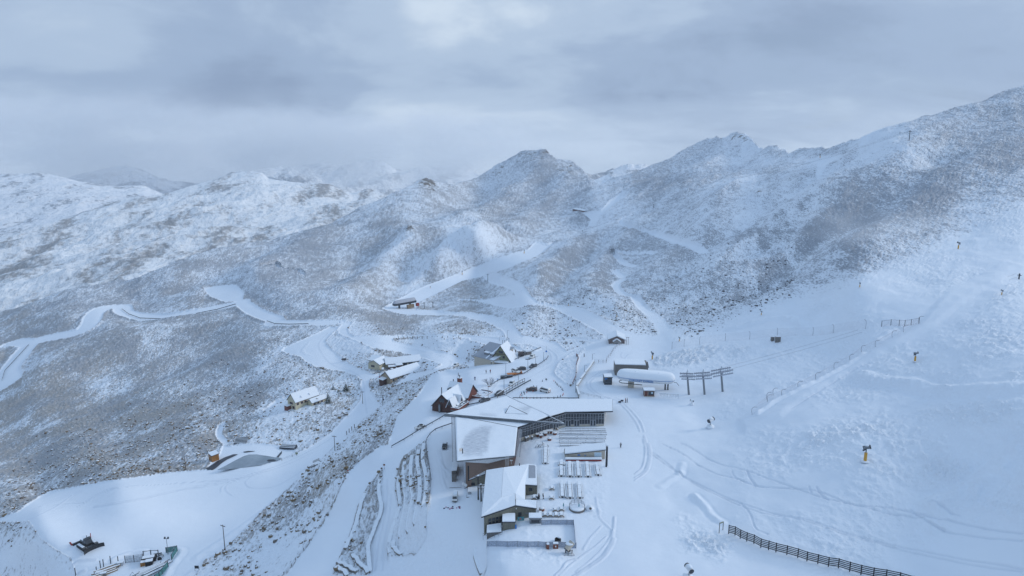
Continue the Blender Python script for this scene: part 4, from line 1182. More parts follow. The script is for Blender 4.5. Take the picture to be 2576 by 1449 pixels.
# walls of the left wing
wl0, wl1, wl2 = Vector((-15.6, 213.4, 0)), Vector((.3, 218.2, 0)), Vector((-19.2, 252.5, 0))
m = MB()
m.wall(wl0, wl1, -7.5, 5.2, .3); m.wall(wl2, wl0, -7.5, 5.6, .3)
m.build('wall', 'pinkbrown', LG, world=True)
MB().wall(wl1, Vector((2.8, 241.8, 0)), -1, 5.1, .3).build('wall', 'darkbrown', LG, world=True)
windows(LG, [(Vector((-14.9, 213.5, -2.2)), Vector((.35, .1, 0)), Vector((0, 0, 5.6)))], 'window', 'dark_metal')
m = MB()
m.bar(wl0 + Vector((-.3, -.25, -7)), wl0 + Vector((-.3, -.25, 5.4)), .55)
m.build('duct', 'pale_metal', LG, world=True)
# slatted sun shades along both sides of the left roof
for (p0, p1, out, n, w) in ((a1 + Vector((-.25, 0, -.25)), a5 + Vector((-.25, .3, -.35)), Vector((-1.15, 0, -.02)), 52, .10), (a3 + Vector((.1, -1.0, -.3)), a4 + Vector((.15, 0, -.35)), Vector((1.5, 0, -.02)), 26, .14)):
 m = MB()
 m.bar(p0, p1, .14, .22); m.bar(p0 + out, p1 + out, .14, .22)
 fr_ = m.build('sunshade', 'roof_edge', LG, world=True)
 m = MB()
 for i in range(n):
  c = p0 + (p1 - p0) * ((i + .5) / n)
  m.bar(c, c + out, .30, .05)
 m.move(lambda p: p + Vector((0, 0, .14)))
 m.build('slats', 'pale_metal', fr_, world=True)
# prow roof: a big triangle whose steel edge beams run on past the window wall to a point
b1, b2, tip = P1(163, 583, 7.0), P1(945, 349, 5.4), P1(1690, 706, 6.6)
b3 = P1(1492, 606, 6.3); b4 = P1(1310, 676, 6.7)
rB = MB().slab([b1, b4, b3, b2], .3).build('roof', 'roof_edge', LG, world=True)
cB = (b1 + b2 + b3 + b4) / 4
ib = lambda p, k=.18: p + (cB - p).normalized() * k
grid_cover(rB, [ib(b1), ib(b4), ib(b3), ib(b2)], .2, 44, [(ql('1', 600, 585, 690, 580, 800, 590, 810, 612, 640, 605), .8), (ql('1', 1090, 510, 1180, 490, 1260, 490, 1230, 560, 1200, 585, 1150, 550), .75), (ql('1', 250, 570, 330, 570, 330, 585, 260, 582), .8)], 5)
m = MB()
m.bar(b1 + Vector((0, -.1, .02)), tip + Vector((0, 0, .02)), .16, .62); m.bar(b2, tip + Vector((0, .1, .02)), .16, .42)
m.bar(b1 + Vector((0, -.3, -.55)), b4 + Vector((0, -.3, -.5)), .3, .35)
m.build('roof_beam', 'grey_metal', LG, world=True)
m = MB()
m.bar(b1 + Vector((0, -.1, .36)), tip + Vector((-.4, 0, .34)), .20, .05); m.bar(b2 + Vector((0, 0, .24)), tip + Vector((-.4, .2, .25)), .2, .05)
m.build('snow_cover', 'snow', LG, world=True)
# skylight: a raised triangular lantern in the prow roof
s1, s2, s3 = P1(990, 475, 7.4), P1(930, 572, 6.7), P1(1215, 582, 6.7)
sk_ = MB().prism([s2 + Vector((0, 0, -.6)), s3 + Vector((0, 0, -.6)), s1 + Vector((0, 0, -1.6))], [s2, s3, s1]).build('skylight', 'pale_metal', LG, world=True)
m = MB().bar(s1 + Vector((0, 0, .04)), s3 + Vector((0, 0, .04)), .16, .12); m.bar(s1 + Vector((0, 0, .04)), s2 + Vector((0, 0, .04)), .16, .12)
m.build('frame', 'roof_edge', sk_, world=True)
MB().slab([s1 + (s2 - s1) * .04 + Vector((0, .1, .09)), s2 + Vector((.3, .1, .09)), s3 + Vector((-.5, .1, .09))], .07).build('snow_cover', 'snow', sk_, world=True)
# right wing
c1, c2, c3, c4, c5 = P1(1032, 390, 5.2), P1(2292, 396, 5.0), P1(2297, 546, 5.7), P1(1690, 558, 5.95), P1(1500, 612, 5.9)
roof = MB().slab([c1, c5, c4, c3, c2], .35).build('roof', 'roof_edge', LG, world=True)
cC = (c1 + c2 + c3 + c4 + c5) / 5
ic = [p + (cC - p).normalized() * .12 + Vector((0, 0, .004)) for p in (c1, c5, c4, c3, c2)]
MB().prism(ic, [p + Vector((0, 0, .26)) for p in ic]).build('snow_cover', 'snow', roof, world=True, bevel=.1)
W0, W1, W2 = Vector((2.8, 241.8, 0)), Vector((21.1, 254.9, 0)), Vector((36.6, 255.6, 0))
W3 = Vector((39.2, 268.5, 0))
m = MB()
m.wall(W2, W3, -1, 5.2, .3); m.wall(W3, Vector((0, 269.5, 0)), -2.5, 4.9, .3)
m.build('wall', 'concrete', LG, world=True)
def curtain(a, b, h0, h1, bays, doors):
 """glazed wall: dark panes behind a white grid, on a low beige plinth, with doors"""
 d = (b - a).normalized(); L = (b - a).length
 n = Vector((d.y, -d.x, 0)).normalized()
 k = Vector((0, 0, 1))
 hh = lambda t: h0 + (h1 - h0) * t
 g = MB().prism([a + k * .75, b + k * .75, b - n * .12 + k * .75, a - n * .12 + k * .75], [a + k * (h0 - .35), b + k * (h1 - .35), b - n * .12 + k * (h1 - .35), a - n * .12 + k * (h0 - .35)])
 w = g.build('window_wall', 'glass', LG, world=True)
 f = MB()
 for i in range(bays + 1):
  t = i / bays
  p = a + d * (L * t) + n * .03
  f.bar(p + k * .75, p + k * (hh(t) - .36), .10, .12)
 for z in (0.80, 2.95, 3.75):
  f.bar(a + n * .04 + k * z, b + n * .04 + k * z, .09, .10)
 f.bar(a + n * .04 + k * (h0 - .40), b + n * .04 + k * (h1 - .40), .1, .12)
 f.build('frame', 'pale_metal', w, world=True)
 MB().prism([a + n * .05 - k * .5, b + n * .05 - k * .5, b - n * .2 - k * .5, a - n * .2 - k * .5], [a + n * .05 + k * .74, b + n * .05 + k * .74, b - n * .2 + k * .74, a - n * .2 + k * .74]).build('plinth', 'beige', LG, world=True)
 for t in doors:
  p = a + d * (L * t) + n * .09
  e = p + d * 1.05
  do = MB().prism([p, e, e + n * .06, p + n * .06], [p + k * 2.55, e + k * 2.55, e + n * .06 + k * 2.55, p + n * .06 + k * 2.55]).build('door', 'pale_metal', LG, world=True)
  p2, e2 = p + d * .15 + n * .062 + k * .2, e - d * .15 + n * .062 + k * .2
  MB().prism([p2, e2, e2 + n * .015, p2 + n * .015], [p2 + k * 2.2, e2 + k * 2.2, e2 + n * .015 + k * 2.2, p2 + n * .015 + k * 2.2]).build('pane', 'glass', do, world=True)
curtain(W0, W1, 5.1, 5.75, 17, (.73, .80))
curtain(W1, W2, 5.75, 5.6, 14, (.01, .08, .23, .30, .645, .72))
# roof fittings
for x, y, h, z in ((392, 1085, 1.9, 6.2), (460, 575, .0, 0)):
 if h:
  p = P1(x, y, z)
  MB().tube(p, p + Vector((0, 0, h)), .17).build('vent_pipe', 'dark_metal', LG, world=True)
p = P1(352, 1060, 6.2)
m = MB()
for i in range(4):
 m.bar(p + Vector((i * .3, i * .15, 0)), p + Vector((i * .3, i * .15, 1.2)), .05)
for z in (.3, .6, .9, 1.2):
 m.bar(p + Vector((0, 0, z)), p + Vector((.9, .45, z)), .05)
m.build('guard_rail', 'yellow', LG, world=True)
p = P2(763, 92, 4.6)
m = MB()
for dx in (-.45, .45):
 m.bar(p + Vector((dx, 0, -.6)), p + Vector((dx, .6, 3.4)), .07)
for i in range(10):
 m.bar(p + Vector((-.45, .06 * i, -.4 + .4 * i)), p + Vector((.45, .06 * i, -.4 + .4 * i)), .05)
m.build('ladder', 'white_paint', LG, world=True)
p = P2(815, 45, 3.8)
m = MB().tube(p + Vector((0, 0, -1.2)), p, .06); m.lathe([(.08, 0), (.5, .12), (.55, .22), (.05, .2)], p)
m.build('satellite_dish', 'white_paint', LG, world=True)
# plant and stair on the service side
m = MB()
m.box(-21.3, -19.6, 223, 231, -7, -3.2); m.box(-20.9, -19.5, 219.0, 221.5, -7, -3.6)
sh = m.build('service_shed', 'grey_timber', LG, world=True)
MB().slab([(-21.5, 222.8, -2.9), (-19.4, 222.8, -2.7), (-19.4, 231.2, -2.7), (-21.5, 231.2, -2.9)], .28).build('snow_cover', 'snow', sh, world=True, bevel=.06)
m = MB()
for i in range(14):
 m.bar((-21.2 + i * .4, 214.2, -7), (-21.2 + i * .4, 214.2, -4.9), .07)
m.bar((-21.3, 214.2, -4.9), (-15.8, 214.2, -4.9), .1); m.bar((-21.3, 214.2, -5.9), (-15.8, 214.2, -5.9), .07)
m.build('railing', 'grey_timber', LG, world=True)
# ------------------------------------------------------------------ the olive annex
AN = thing('annex', 'olive-clad annex with low-pitched snowy roofs in front of the lodge beside the terrace', 'building', (0, 190, 0))
roofs = [([P2(448, 733, 3.0), P2(863, 591, 4.6), P2(863, 450, 4.5), P2(690, 500, 4.4), P2(717, 130, 4.3), P2(508, 163, 3.0)], 0),
  ([P2(690, 500, 4.4), P2(863, 450, 4.5), P2(863, 522, 3.7), P2(985, 525, 3.15), P2(988, 338, 3.25), P2(1132, 347, 3.0), P2(1122, 100, 3.1), P2(1025, 88, 3.4), P2(717, 130, 4.3)], 1),
  ([P2(865, 590, 4.58), P2(1124, 628, 3.2), P2(1127, 532, 3.2), P2(985, 524, 3.15), P2(865, 521, 3.7)], 0)]
for pts, bare in roofs:
 r = MB().slab(pts, .28).build('roof', 'roof_edge', AN, world=True)
 c = sum(pts, Vector()) / len(pts)
 lo = [p + (c - p).normalized() * .08 + Vector((0, 0, .004)) for p in pts]
 MB().prism(lo, [p + Vector((0, 0, .24)) for p in lo]).build('snow_cover', 'snow', r, world=True, bevel=.07)
# a patch of bare roofing near the terrace side
pt = [P2(1028, 95, 3.66), P2(1112, 100, 3.36), P2(1112, 255, 3.31), P2(1026, 250, 3.6)]
MB().slab(pt, .02).build('bare_patch', 'plain_roof', AN, world=True)
g0, g1, g2 = Vector((-8.1, 181.7, 0)), Vector((.9, 185.2, 0)), Vector((7.1, 186.5, 0))
m = MB()
m.wall(g0, g1, -6.5, 2.75, .3, 4.3); m.wall(g1, g2, -1.5, 4.25, .3, 2.95); m.wall(Vector((-8.5, 210.5, 0)), g0, -7.5, 2.75, .3); m.wall(g2, Vector((7.3, 190.8, 0)), -1, 2.9, .3)
m.build('wall', 'olive', AN, world=True)
d0, d1 = P2(988, 449, 0), P2(1131, 447, 0)
m = MB()
m.wall(d0, d1, -1, 2.95, .3); m.wall(d1, Vector((7.9, 214, 0)), -1, 2.9, .3); m.wall(Vector((d0.x, 191.2, 0)), d0, -1, 3.0, .3)
m.build('wall', 'olive', AN, world=True)
dd = (d1 - d0).normalized()
windows(AN, [(d0 + dd * 1.0 + Vector((0, -.01, 1.0)), dd * 1.2, Vector((0, 0, 1.1)))], 'window', 'dark_metal', border=.05)
gd = (g1 - g0).normalized()
windows(AN, [(g0 + gd * (1.3 + i * 1.12) + Vector((0, 0, .15 + j * 1.05)), gd * .88, Vector((0, 0, .88))) for i in range(4) for j in range(2)], 'window', 'dark_metal', border=.06)
ge = (g2 - g1).normalized()
n_ = Vector((ge.y, -ge.x, 0))
p = g1 + ge * .95
do = MB().prism([p + n_ * .01, p + ge * 1.0 + n_ * .01, p + ge * 1.0 + n_ * .08, p + n_ * .08], [v + Vector((0, 0, 2.2)) for v in (p + n_ * .01, p + ge * 1.0 + n_ * .01, p + ge * 1.0 + n_ * .08, p + n_ * .08)]).build('door', 'dark_metal', AN, world=True)
p = p + ge * .85 + n_ * .09 + Vector((0, 0, 1.0))
MB().bar(p, p + Vector((0, 0, .3)), .06).build('handle', 'pale_metal', do, world=True)
p = g1 + ge * 3.1 + n_ * .01 + Vector((0, 0, 1.55))
MB().prism([p, p + ge * 1.4, p + ge * 1.4 + n_ * .06, p + n_ * .06], [v + Vector((0, 0, .32)) for v in (p, p + ge * 1.4, p + ge * 1.4 + n_ * .06, p + n_ * .06)]).build('vent', 'grey_metal', AN, world=True)
p = g1 + ge * .35 + n_ * .1 + Vector((0, 0, 3.6))
MB().blob(p, .16, .16, .2).build('wall_lamp', 'lamp_clear', AN, world=True, smooth=True)
# the porch block with its own snow cap
po = MB().box(-2.75, .85, 180.1, 184.3, -1.5, 2.0).build('porch', 'olive', AN, world=True)
roof_sheet(po, [(-2.9, 179.95, 2.25), (1.0, 179.95, 2.25), (1.0, 184.6, 2.35), (-2.9, 184.6, 2.35)], .2, snow=.3, name='porch_roof')
MB().box(.87, 1.35, 179.9, 180.5, -1, 1.25).build('water_drum', 'blue_sign', po, world=True, bevel=.1)
ls = MB().prism([Vector(p) for p in ((-7.2, 178.6, -4), (-3.2, 179.2, -4), (-3.2, 182, -4), (-7.2, 181.6, -4))], [Vector(p) for p in ((-7.2, 178.6, -.3), (-3.2, 179.2, -.3), (-3.2, 182.6, .2), (-7.2, 181.6, .2))]).build('lean_to', 'grey_timber', AN, world=True)
MB().slab([(-7.3, 178.4, 0.0), (-3.1, 179.0, 0.0), (-3.1, 182.6, .55), (-7.3, 181.5, .55)], .28).build('snow_cover', 'snow', ls, world=True, bevel=.06)
m = MB()
for i in range(6):
 m.bar((-8.3 + i * 1.1, 177.6 + i * .12, -2), (-8.3 + i * 1.1, 177.6 + i * .12, 0.1), .06)
m.bar((-8.3, 177.6, .1), (-2.8, 178.2, .1), .06); m.bar((-8.3, 177.6, -.5), (-2.8, 178.2, -.5), .05)
m.build('railing', 'grey_metal', AN, world=True)
p = P2(915, 110, 3.8)
MB().tube(p, p + Vector((0, 0, 1.0)), .14).build('flue', 'dark_metal', AN, world=True)
# low service rooms between lodge and yard
SV = thing('service_building', 'small olive service building with a sloping snow roof and one window beside the yard', 'building', (-12, 216, -6))
m = MB().prism([Vector(p) for p in ((-15.4, 214.0, -8), (-9.2, 214.0, -8), (-9.2, 219.5, -8), (-15.4, 219.5, -8))], [Vector(p) for p in ((-15.4, 214.0, -2.5), (-9.2, 214.0, .1), (-9.2, 219.5, .3), (-15.4, 219.5, -2.3))])
m.build('wall', 'olive', SV, world=True)
rr = MB().slab([(-15.7, 213.6, -2.35), (-9.0, 213.6, .4), (-9.0, 219.8, .6), (-15.7, 219.8, -2.15)], .2).build('roof', 'roof_edge', SV, world=True)
MB().slab([(-15.6, 213.7, -2.1), (-9.1, 213.7, .64), (-9.1, 219.7, .84), (-15.6, 219.7, -1.9)], .235).build('snow_cover', 'snow', rr, world=True)
windows(SV, [(Vector((-13.9, 213.99, -4.0)), Vector((1.3, 0, 0)), Vector((0, 0, 1.05)))], 'window', 'dark_metal')
LS = thing('storage_shed', 'low flat storage shed under snow beside the white van in the yard', 'shed', (-13.3, 209, -6))
MB().box(-14.9, -11.4, 206.6, 212.6, -8, -4.5).build('wall', 'timber', LS, world=True)
r = MB().slab([(-15.0, 206.4, -4.3), (-11.3, 206.4, -4.3), (-11.3, 212.8, -4.2), (-15.0, 212.8, -4.2)], .19).build('roof', 'roof_edge', LS, world=True)
MB().slab([(-14.9, 206.5, -4.02), (-11.4, 206.5, -4.02), (-11.4, 212.7, -3.92), (-14.9, 212.7, -3.92)], .27).build('snow_cover', 'snow', r, world=True, bevel=.06)
MB().box(-14.6, -13.5, 207.6, 208.8, -4.02, -3.62).build('crate', 'pale_metal', LS, world=True)
for (px_, py_, sc, lab) in ((238, 322, .55, 'white satellite dish on the left corner of the service building, the upper one'), (265, 338, .6, 'white satellite dish on the service building, the lower of the two')):
 p = P2(px_, py_, -2.6)
 t = thing('satellite_dish', lab, 'dish', tuple(p + Vector((0, 0, -.6))), 0, 'satellite dishes by the yard')
 MB().tube((0, .5, -.2), (0, .1, .55), .06).build('arm', 'grey_metal', t)
 MB().lathe([(.05, 0), (sc * .7, .1), (sc, .26), (sc * .96, .27), (.04, .06)], (0, 0, 0)).move(lambda v: Vector((v.x - .2, -v.z, v.y + .6))).build('reflector', 'white_paint', t, smooth=True)
# ------------------------------------------------------------------ terrace kiosk with the wedge roof
KI = thing('terrace_bar', 'beige terrace bar with a wedge-shaped snow roof and red-fronted counter', 'kiosk', (26, 228, 0))
m = MB().prism([Vector(p) for p in ((18.9, 226.0, -1), (33.0, 225.6, -1), (33.0, 230.8, -1), (18.9, 230.8, -1))], [Vector(p) for p in ((18.9, 226.0, 1.55), (33.0, 225.6, 3.35), (33.0, 230.8, 3.35), (18.9, 230.8, 1.55))])
m.build('wall', 'beige', KI, world=True)
roof_sheet(KI, [P1(1686, 1092, 1.75), P1(2207, 1036, 3.6), P1(2205, 948, 3.6), P1(1684, 1012, 1.8)], .2, snow=.42, lip=.05)
windows(KI, [(Vector((29.2, 225.70, .85)), Vector((2.6, -.07, 0)), Vector((0, 0, 1.75)))], 'window', 'white_paint', 'pale_blue')
windows(KI, [(Vector((23.2, 225.90, 1.2)), Vector((1.1, -.03, 0)), Vector((0, 0, .55))), (Vector((25.6, 225.82, 1.25)), Vector((.8, -.02, 0)), Vector((0, 0, .4)))], 'sign_board', 'beige', 'blue_sign', .05)
ct = MB().prism([Vector(p) for p in ((19.0, 223.9, -.6), (31.6, 223.9, -.6), (31.6, 224.9, -.6), (19.0, 224.9, -.6))], [Vector(p) for p in ((19.0, 223.9, .75), (31.6, 223.9, .75), (31.6, 224.9, .75), (19.0, 224.9, .75))]).build('counter', 'red_paint', KI, world=True)
MB().box(18.8, 31.8, 223.6, 225.1, .754, 1.12).build('snow_cover', 'snow', ct, world=True, bevel=.12)
# ------------------------------------------------------------------ brown lodge with decks
BL = thing('chalet', 'dark brown timber chalet with steep snowy gables and railed decks below the road', 'chalet', (-28, 290, -7))
f = Frame((-31.0, 286.6, 0), (.42, .908))
m = MB()
prof = [(-5.2, -10), (4.6, -10), (4.6, -3.4), (0, 1.3), (-5.2, -4.5)]
m.prism([f(.0, b, z) for b, z in prof], [f(15.5, b, z) for b, z in prof])
m.build('wall', 'darkbrown', BL, world=True)
for pts in ([f(-.5, 0, 1.75), f(15.9, 0, 1.75), f(15.9, -5.7, -4.6), f(-.5, -5.7, -4.6)], [f(-.5, 0, 1.75), f(15.9, 0, 1.75), f(15.9, 6.4, -3.3), f(2.2, 6.4, -3.3), f(-.5, 2.2, -.1)]):
 roof_sheet(BL, pts, .2, snow=.22, lip=.08)
# big dark gable glazing
windows(BL, [(f(-.02, -1.4, -2.2), f.e2 * 2.6, Vector((0, 0, 2.0)))], 'window', 'darkbrown')
m = MB(); m.bar(f(-.6, -1.1, -10), f(-.6, -1.1, -3.0), .8, .9)
m.build('stair_tower', 'grey_metal', BL, world=True)
# front dormers
for a0, b0, w, zb, zt in ((.2, 2.4, 3.6, -3.4, .2), (4.4, 4.4, 3.2, -3.2, .1)):
 ax = f.e1 if a0 < 1 else f.e2
 if a0 < 1:
  pr = [f(a0 - .6, b0 + x, z) for x, z in ((0, zb), (w, zb), (w / 2, zt))]
  back = [p + f.e1 * 5 for p in pr]
 else:
  pr = [f(a0 + x, b0 + 1.7, z) for x, z in ((0, zb), (w, zb), (w / 2, zt))]
  back = [p - f.e2 * 4.5 for p in pr]
 d = MB().prism(pr, back).build('dormer', 'darkbrown', BL, world=True)
 u = Vector((0, 0, .2))
 dirb = (back[2] - pr[2]).normalized()
 for k in (0, 1):
  e = pr[k] + (pr[k] - pr[2]) * .15 - dirb * .5; t_ = pr[2] - dirb * .5 + Vector((0, 0, .1))
  eb, tb = e + dirb * 5.2, t_ + dirb * 5.2
  MB().slab([e + u, t_ + u, tb + u, eb + u], .28).build('snow_cover', 'snow', d, world=True)
 g = [pr[0] * .62 + pr[2] * .38 + Vector((0, 0, -.7)), pr[1] * .62 + pr[2] * .38 + Vector((0, 0, -.7)), pr[2] + Vector((0, 0, -.8))]
 g = [p - dirb * .04 for p in g]
 MB().prism(g, [p - dirb * .03 for p in g]).build('window', 'glass', d, world=True)
# rear cross wing with chimney
fc = Frame(tuple(f(15.2, -4.2, 0)), f.e2)
m = MB()
prof = [(-4.6, -8), (4.2, -8), (4.2, -2.6), (-.2, 1.9), (-4.6, -2.6)]
m.prism([fc(0, b, z) for b, z in prof], [fc(11.2, b, z) for b, z in prof])
m.build('wall', 'redbrown', BL, world=True)
for pts in ([fc(-.5, -.2, 2.3), fc(11.7, -.2, 2.3), fc(11.7, -5.2, -2.7), fc(-.5, -5.2, -2.7)], [fc(-.5, -.2, 2.3), fc(11.7, -.2, 2.3), fc(11.7, 4.8, -2.7), fc(-.5, 4.8, -2.7)]):
 roof_sheet(BL, pts, .2, snow=.22, lip=.08)
ch = MB().box(-.9, .9, -.8, .8, -1, 4.3, lambda a, b, c: fc(4.2 + a, -1.0 + b, c)).build('chimney', 'redbrown', BL, world=True)
MB().box(-1, 1, -.9, .9, 4.304, 4.5, lambda a, b, c: fc(4.2 + a, -1.0 + b, c)).build('snow_cover', 'snow', ch, world=True)
MB().tube(fc(4.2, -1, 4.3), fc(4.2, -1, 5.7), .2).build('flue', 'dark_metal', ch, world=True)
for a, b, z0, z1 in ((-1.2, -.2, -2, 4.6), (13.5, -2.6, 0, 3.4)):
 MB().tube(f(a + 2, b - .4, z0), f(a + 2, b - .4, z1), .2).build('flue', 'dark_metal', BL, world=True)
MB().box(9.8, 12.2, -3.0, -1.6, -2, .6, lambda a, b, c: f(a, b, c)).build('roof_vent', 'dark_metal', BL, world=True)
# decks: floor, brown parapet with a pale cap, tables
for (a0, a1_, b0_, b1_, zt, nm) in ((-1.2, 8.2, 5.0, 9.0, -3.4, 'deck'), (14.5, 24.0, 7.2, 13.0, -3.0, 'deck')):
 dk = MB().box(a0, a1_, b0_, b1_, zt - 1.6, zt - .9, f).build(nm, 'grey_timber', BL, world=True)
 MB().box(a0 + .25, a1_ - .25, b0_ + .25, b1_ - .25, zt - .896, zt - .70, f).build('snow_cover', 'snow', dk, world=True)
 m = MB()
 m.box(a0, a1_, b1_ - .18, b1_, zt - .897, zt + .25, f); m.box(a0, a0 + .18, b0_, b1_ - .181, zt - .897, zt + .25, f); m.box(a1_ - .18, a1_, b0_, b1_ - .181, zt - .897, zt + .25, f)
 m.build('parapet', 'redbrown', dk, world=True)
 m = MB()
 m.box(a0 - .05, a1_ + .05, b1_ - .24, b1_ + .08, zt + .254, zt + .36, f); m.box(a0 - .06, a0 + .24, b0_, b1_ - .241, zt + .254, zt + .36, f); m.box(a1_ - .24, a1_ + .06, b0_, b1_ - .241, zt + .254, zt + .36, f)
 m.build('rail_cap', 'snow', dk, world=True)
 MB().box(a0 + .3, a1_ - .3, b1_ - .6, b1_ - .2, -9.5, zt - 1.604, f).build('underwall', 'stone', dk, world=True)
MB().box(8.4, 14.6, 5.4, 8.4, -9, -5.2, f).build('wall', 'darkbrown', BL, world=True)
roof_sheet(BL, [f(8.3, 4.9, -4.3), f(14.7, 4.9, -4.3), f(14.7, 8.8, -5.0), f(8.3, 8.8, -5.0)], .18, 'pale_metal', snow=.05)
tab = thing('picnic_table', 'snow-capped picnic table on the near deck of the brown chalet', 'table', (0, 0, 0), 0, 'tables on the chalet decks')
MB().box(-.9, .9, -.4, .4, .68, .76).build('tabletop', 'timber', tab)
MB().box(-.92, .92, -.42, .42, .764, .95).build('snow_cover', 'snow', tab, bevel=.05)
for s in (-1, 1):
 b = MB().box(-.9, .9, s * .7 - .15, s * .7 + .15, .40, .46).build('bench', 'timber', tab)
 MB().box(-.9, .9, s * .7 - .16, s * .7 + .16, .464, .6).build('snow_cover', 'snow', b, bevel=.04)
for sx in (-.7, .7):
 m = MB(); m.bar((sx, -.75, 0), (sx, 0, .7), .09); m.bar((sx, .75, 0), (sx, 0, .7), .09); m.bar((sx, -.8, .38), (sx, .8, .38), .08)
 m.build('leg', 'timber', tab)
PICNIC = Proto(tab)
ang = math.atan2(f.e1.y, f.e1.x)
for i, (a, b, zt) in enumerate(((.8, 7.0, -4.1), (3.2, 6.4, -4.1), (4.4, 7.6, -4.1), (6.6, 7.2, -4.1), (17.5, 9.6, -3.7), (21.5, 10.4, -3.7))):
 lab = ['snow-capped table at the front corner of the near chalet deck', 'snow-capped table against the wall of the near chalet deck', 'snow-capped table by the long railing of the near chalet deck', 'snow-capped table at the inner end of the near chalet deck',
  'snow-capped table near the gable on the far chalet deck', 'snow-capped table at the far corner of the far chalet deck'][i]
 PICNIC.put(tuple(f(a, b, zt)), ang + .2 * i, lab, 'tables on the chalet decks')
# ------------------------------------------------------------------ houses along the lower road
def house_frame(s, fl, fr_, rr):
 """front-left, front-right and rear-right corners of the ground plan -> frame, length, width"""
 A, B, C = sq(s, *fl), sq(s, *fr_), sq(s, *rr)
 e = (C - B); e.z = 0
 L = e.length
 e.normalize()
 fr2 = Frame((B.x, B.y, min(A.z, B.z)), e)
 W = abs((A - B).dot(fr2.e2))
 return fr2, L, W
H1 = thing('cottage', 'cream weatherboard cottage with red windows and a long snowy roof above the pond', 'house', tuple(sq('3', 330, 1075)))
f = Frame(tuple(sq('3', 335, 1078)), (.60, .80)); zz = 0
gable_house(H1, f, 16.5, 7.6, 0, 4.9, 9.0, 'cream', b0=-7.6, over=.5, zbase=-3)
windows(H1, [(f(-.02, -5.6, 2.7), f.e2 * 3.0, Vector((0, 0, 1.3))), (f(-.02, -3.0, .2), f.e2 * 1.9, Vector((0, 0, 1.7)))], 'window', 'red_paint')
windows(H1, [(f(a, .02, 2.6), f.e1 * 1.5, Vector((0, 0, 1.3))) for a in (.8, 3.6, 6.2)], 'window', 'red_paint')
for a in (4.6, 10.4):
 pr = [f(a - .9, -.9, 4.9), f(a + .9, -.9, 4.9), f(a, -.9, 6.9)]
 back = [p - f.e2 * 2.6 for p in pr]
 d = MB().prism(pr, back).build('dormer', 'red_paint', H1, world=True)
 for k in (0, 1):
  e = pr[k] + (pr[k] - pr[2]) * .2 + f.e2 * .3; t_ = pr[2] + f.e2 * .3
  u = Vector((0, 0, .3))
  MB().slab([e + u, t_ + u, t_ + u - f.e2 * 3, e + u - f.e2 * 3], .26).build('snow_cover', 'snow', d, world=True)
gable_house(H1, f, 10.5, 4.2, 0, 2.9, 4.6, 'cream', b0=.4, a0=8.0, over=.35, zbase=-3)
windows(H1, [(f(8.0 + 1.2 + i * 2.6, 4.62, 1.2), f.e1 * 1.3, Vector((0, 0, 1.2))) for i in range(3)], 'window', 'red_paint')
pc = MB().box(-2.6, -.1, -7.4, -4.6, -2, 1.9, f).build('porch', 'redbrown', H1, world=True)
MB().box(-2.8, .0, -7.6, -4.4, 1.904, 2.2, f).build('snow_cover', 'snow', pc, world=True, bevel=.05)
MB().tube(f(4.5, -6.2, 6), f(4.5, -6.2, 9.8), .22).build('flue', 'dark_metal', H1, world=True)
H2 = thing('bungalow', 'long tan bungalow with a single snowy ridge roof nearest the road fork', 'house', tuple(sq('3', 1420, 765)))
f = Frame(tuple(sq('3', 1415, 768)), (.66, .75))
gable_house(H2, f, 25, 9.0, 0, 3.3, 6.6, 'tan', b0=-9.0, over=.5, zbase=-3)
windows(H2, [(f(1.6 + i * 3.7, .02, 1.0), f.e1 * 1.5, Vector((0, 0, 1.5))) for i in range(6)], 'window', 'white_paint')
pc = MB().box(-2.8, -.1, -7.6, -3.8, -2, 2.3, f).build('porch', 'darkbrown', H2, world=True)
MB().slab([f(-3.2, -8.0, 2.4), f(-3.2, -3.4, 2.4), f(0, -3.4, 3.0), f(0, -8.0, 3.0)], .3).build('snow_cover', 'snow', pc, world=True)
MB().box(-.9, -.1, -10.2, -9.1, -2, 2.6, f).build('meter_box', 'red_paint', H2, world=True)
H3 = thing('villa', 'cream villa of several joined snowy roofs with dark verandas behind the parked vans', 'house', tuple(sq('3', 1350, 600)))
o = sq('3', 1290, 612)
f = Frame(tuple(o), (.42, .907))
gable_house(H3, f, 11, 9, 0, 4.0, 6.4, 'cream', b0=-9, over=.5, zbase=-3)
windows(H3, [(f(-.02, -6.8, 1.6), f.e2 * 2.8, Vector((0, 0, 1.4)))], 'window', 'dark_metal')
f2 = Frame(tuple(f(9, -13, 0)), f.e2)
gable_house(H3, f2, 14, 10, 0, 3.8, 6.0, 'cream', b0=-7, over=.5, zbase=-3)
f3 = Frame(tuple(f(6.5, 0.5, 0)), (.93, .36))
gable_house(H3, f3, 23, 8, 0, 3.4, 6.0, 'cream', b0=-6, over=.8, zbase=-3)
windows(H3, [(f3(23.02, -4.6 + i * 1.9, .9), -f3.e2 * -1.2, Vector((0, 0, 2.6))) for i in range(3)], 'window', 'dark_metal')
windows(H3, [(f3(4 + i * 3.6, 2.02, .4), f3.e1 * 2.6, Vector((0, 0, 2.2))) for i in range(5)], 'window', 'darkbrown')
for a, w in ((1.0, 4.4), (6.0, 4.0)):
 pc = MB().box(a, a + w, 2.1, 4.9, -2, 1.8 + .1 * a, f3).build('veranda', 'darkbrown', H3, world=True)
 MB().slab([f3(a - .3, 5.2, 2.05 + .1 * a), f3(a + w + .3, 5.2, 2.05 + .1 * a), f3(a + w + .3, 2.1, 2.6 + .1 * a), f3(a - .3, 2.1, 2.6 + .1 * a)], .3).build('snow_cover', 'snow', pc, world=True)
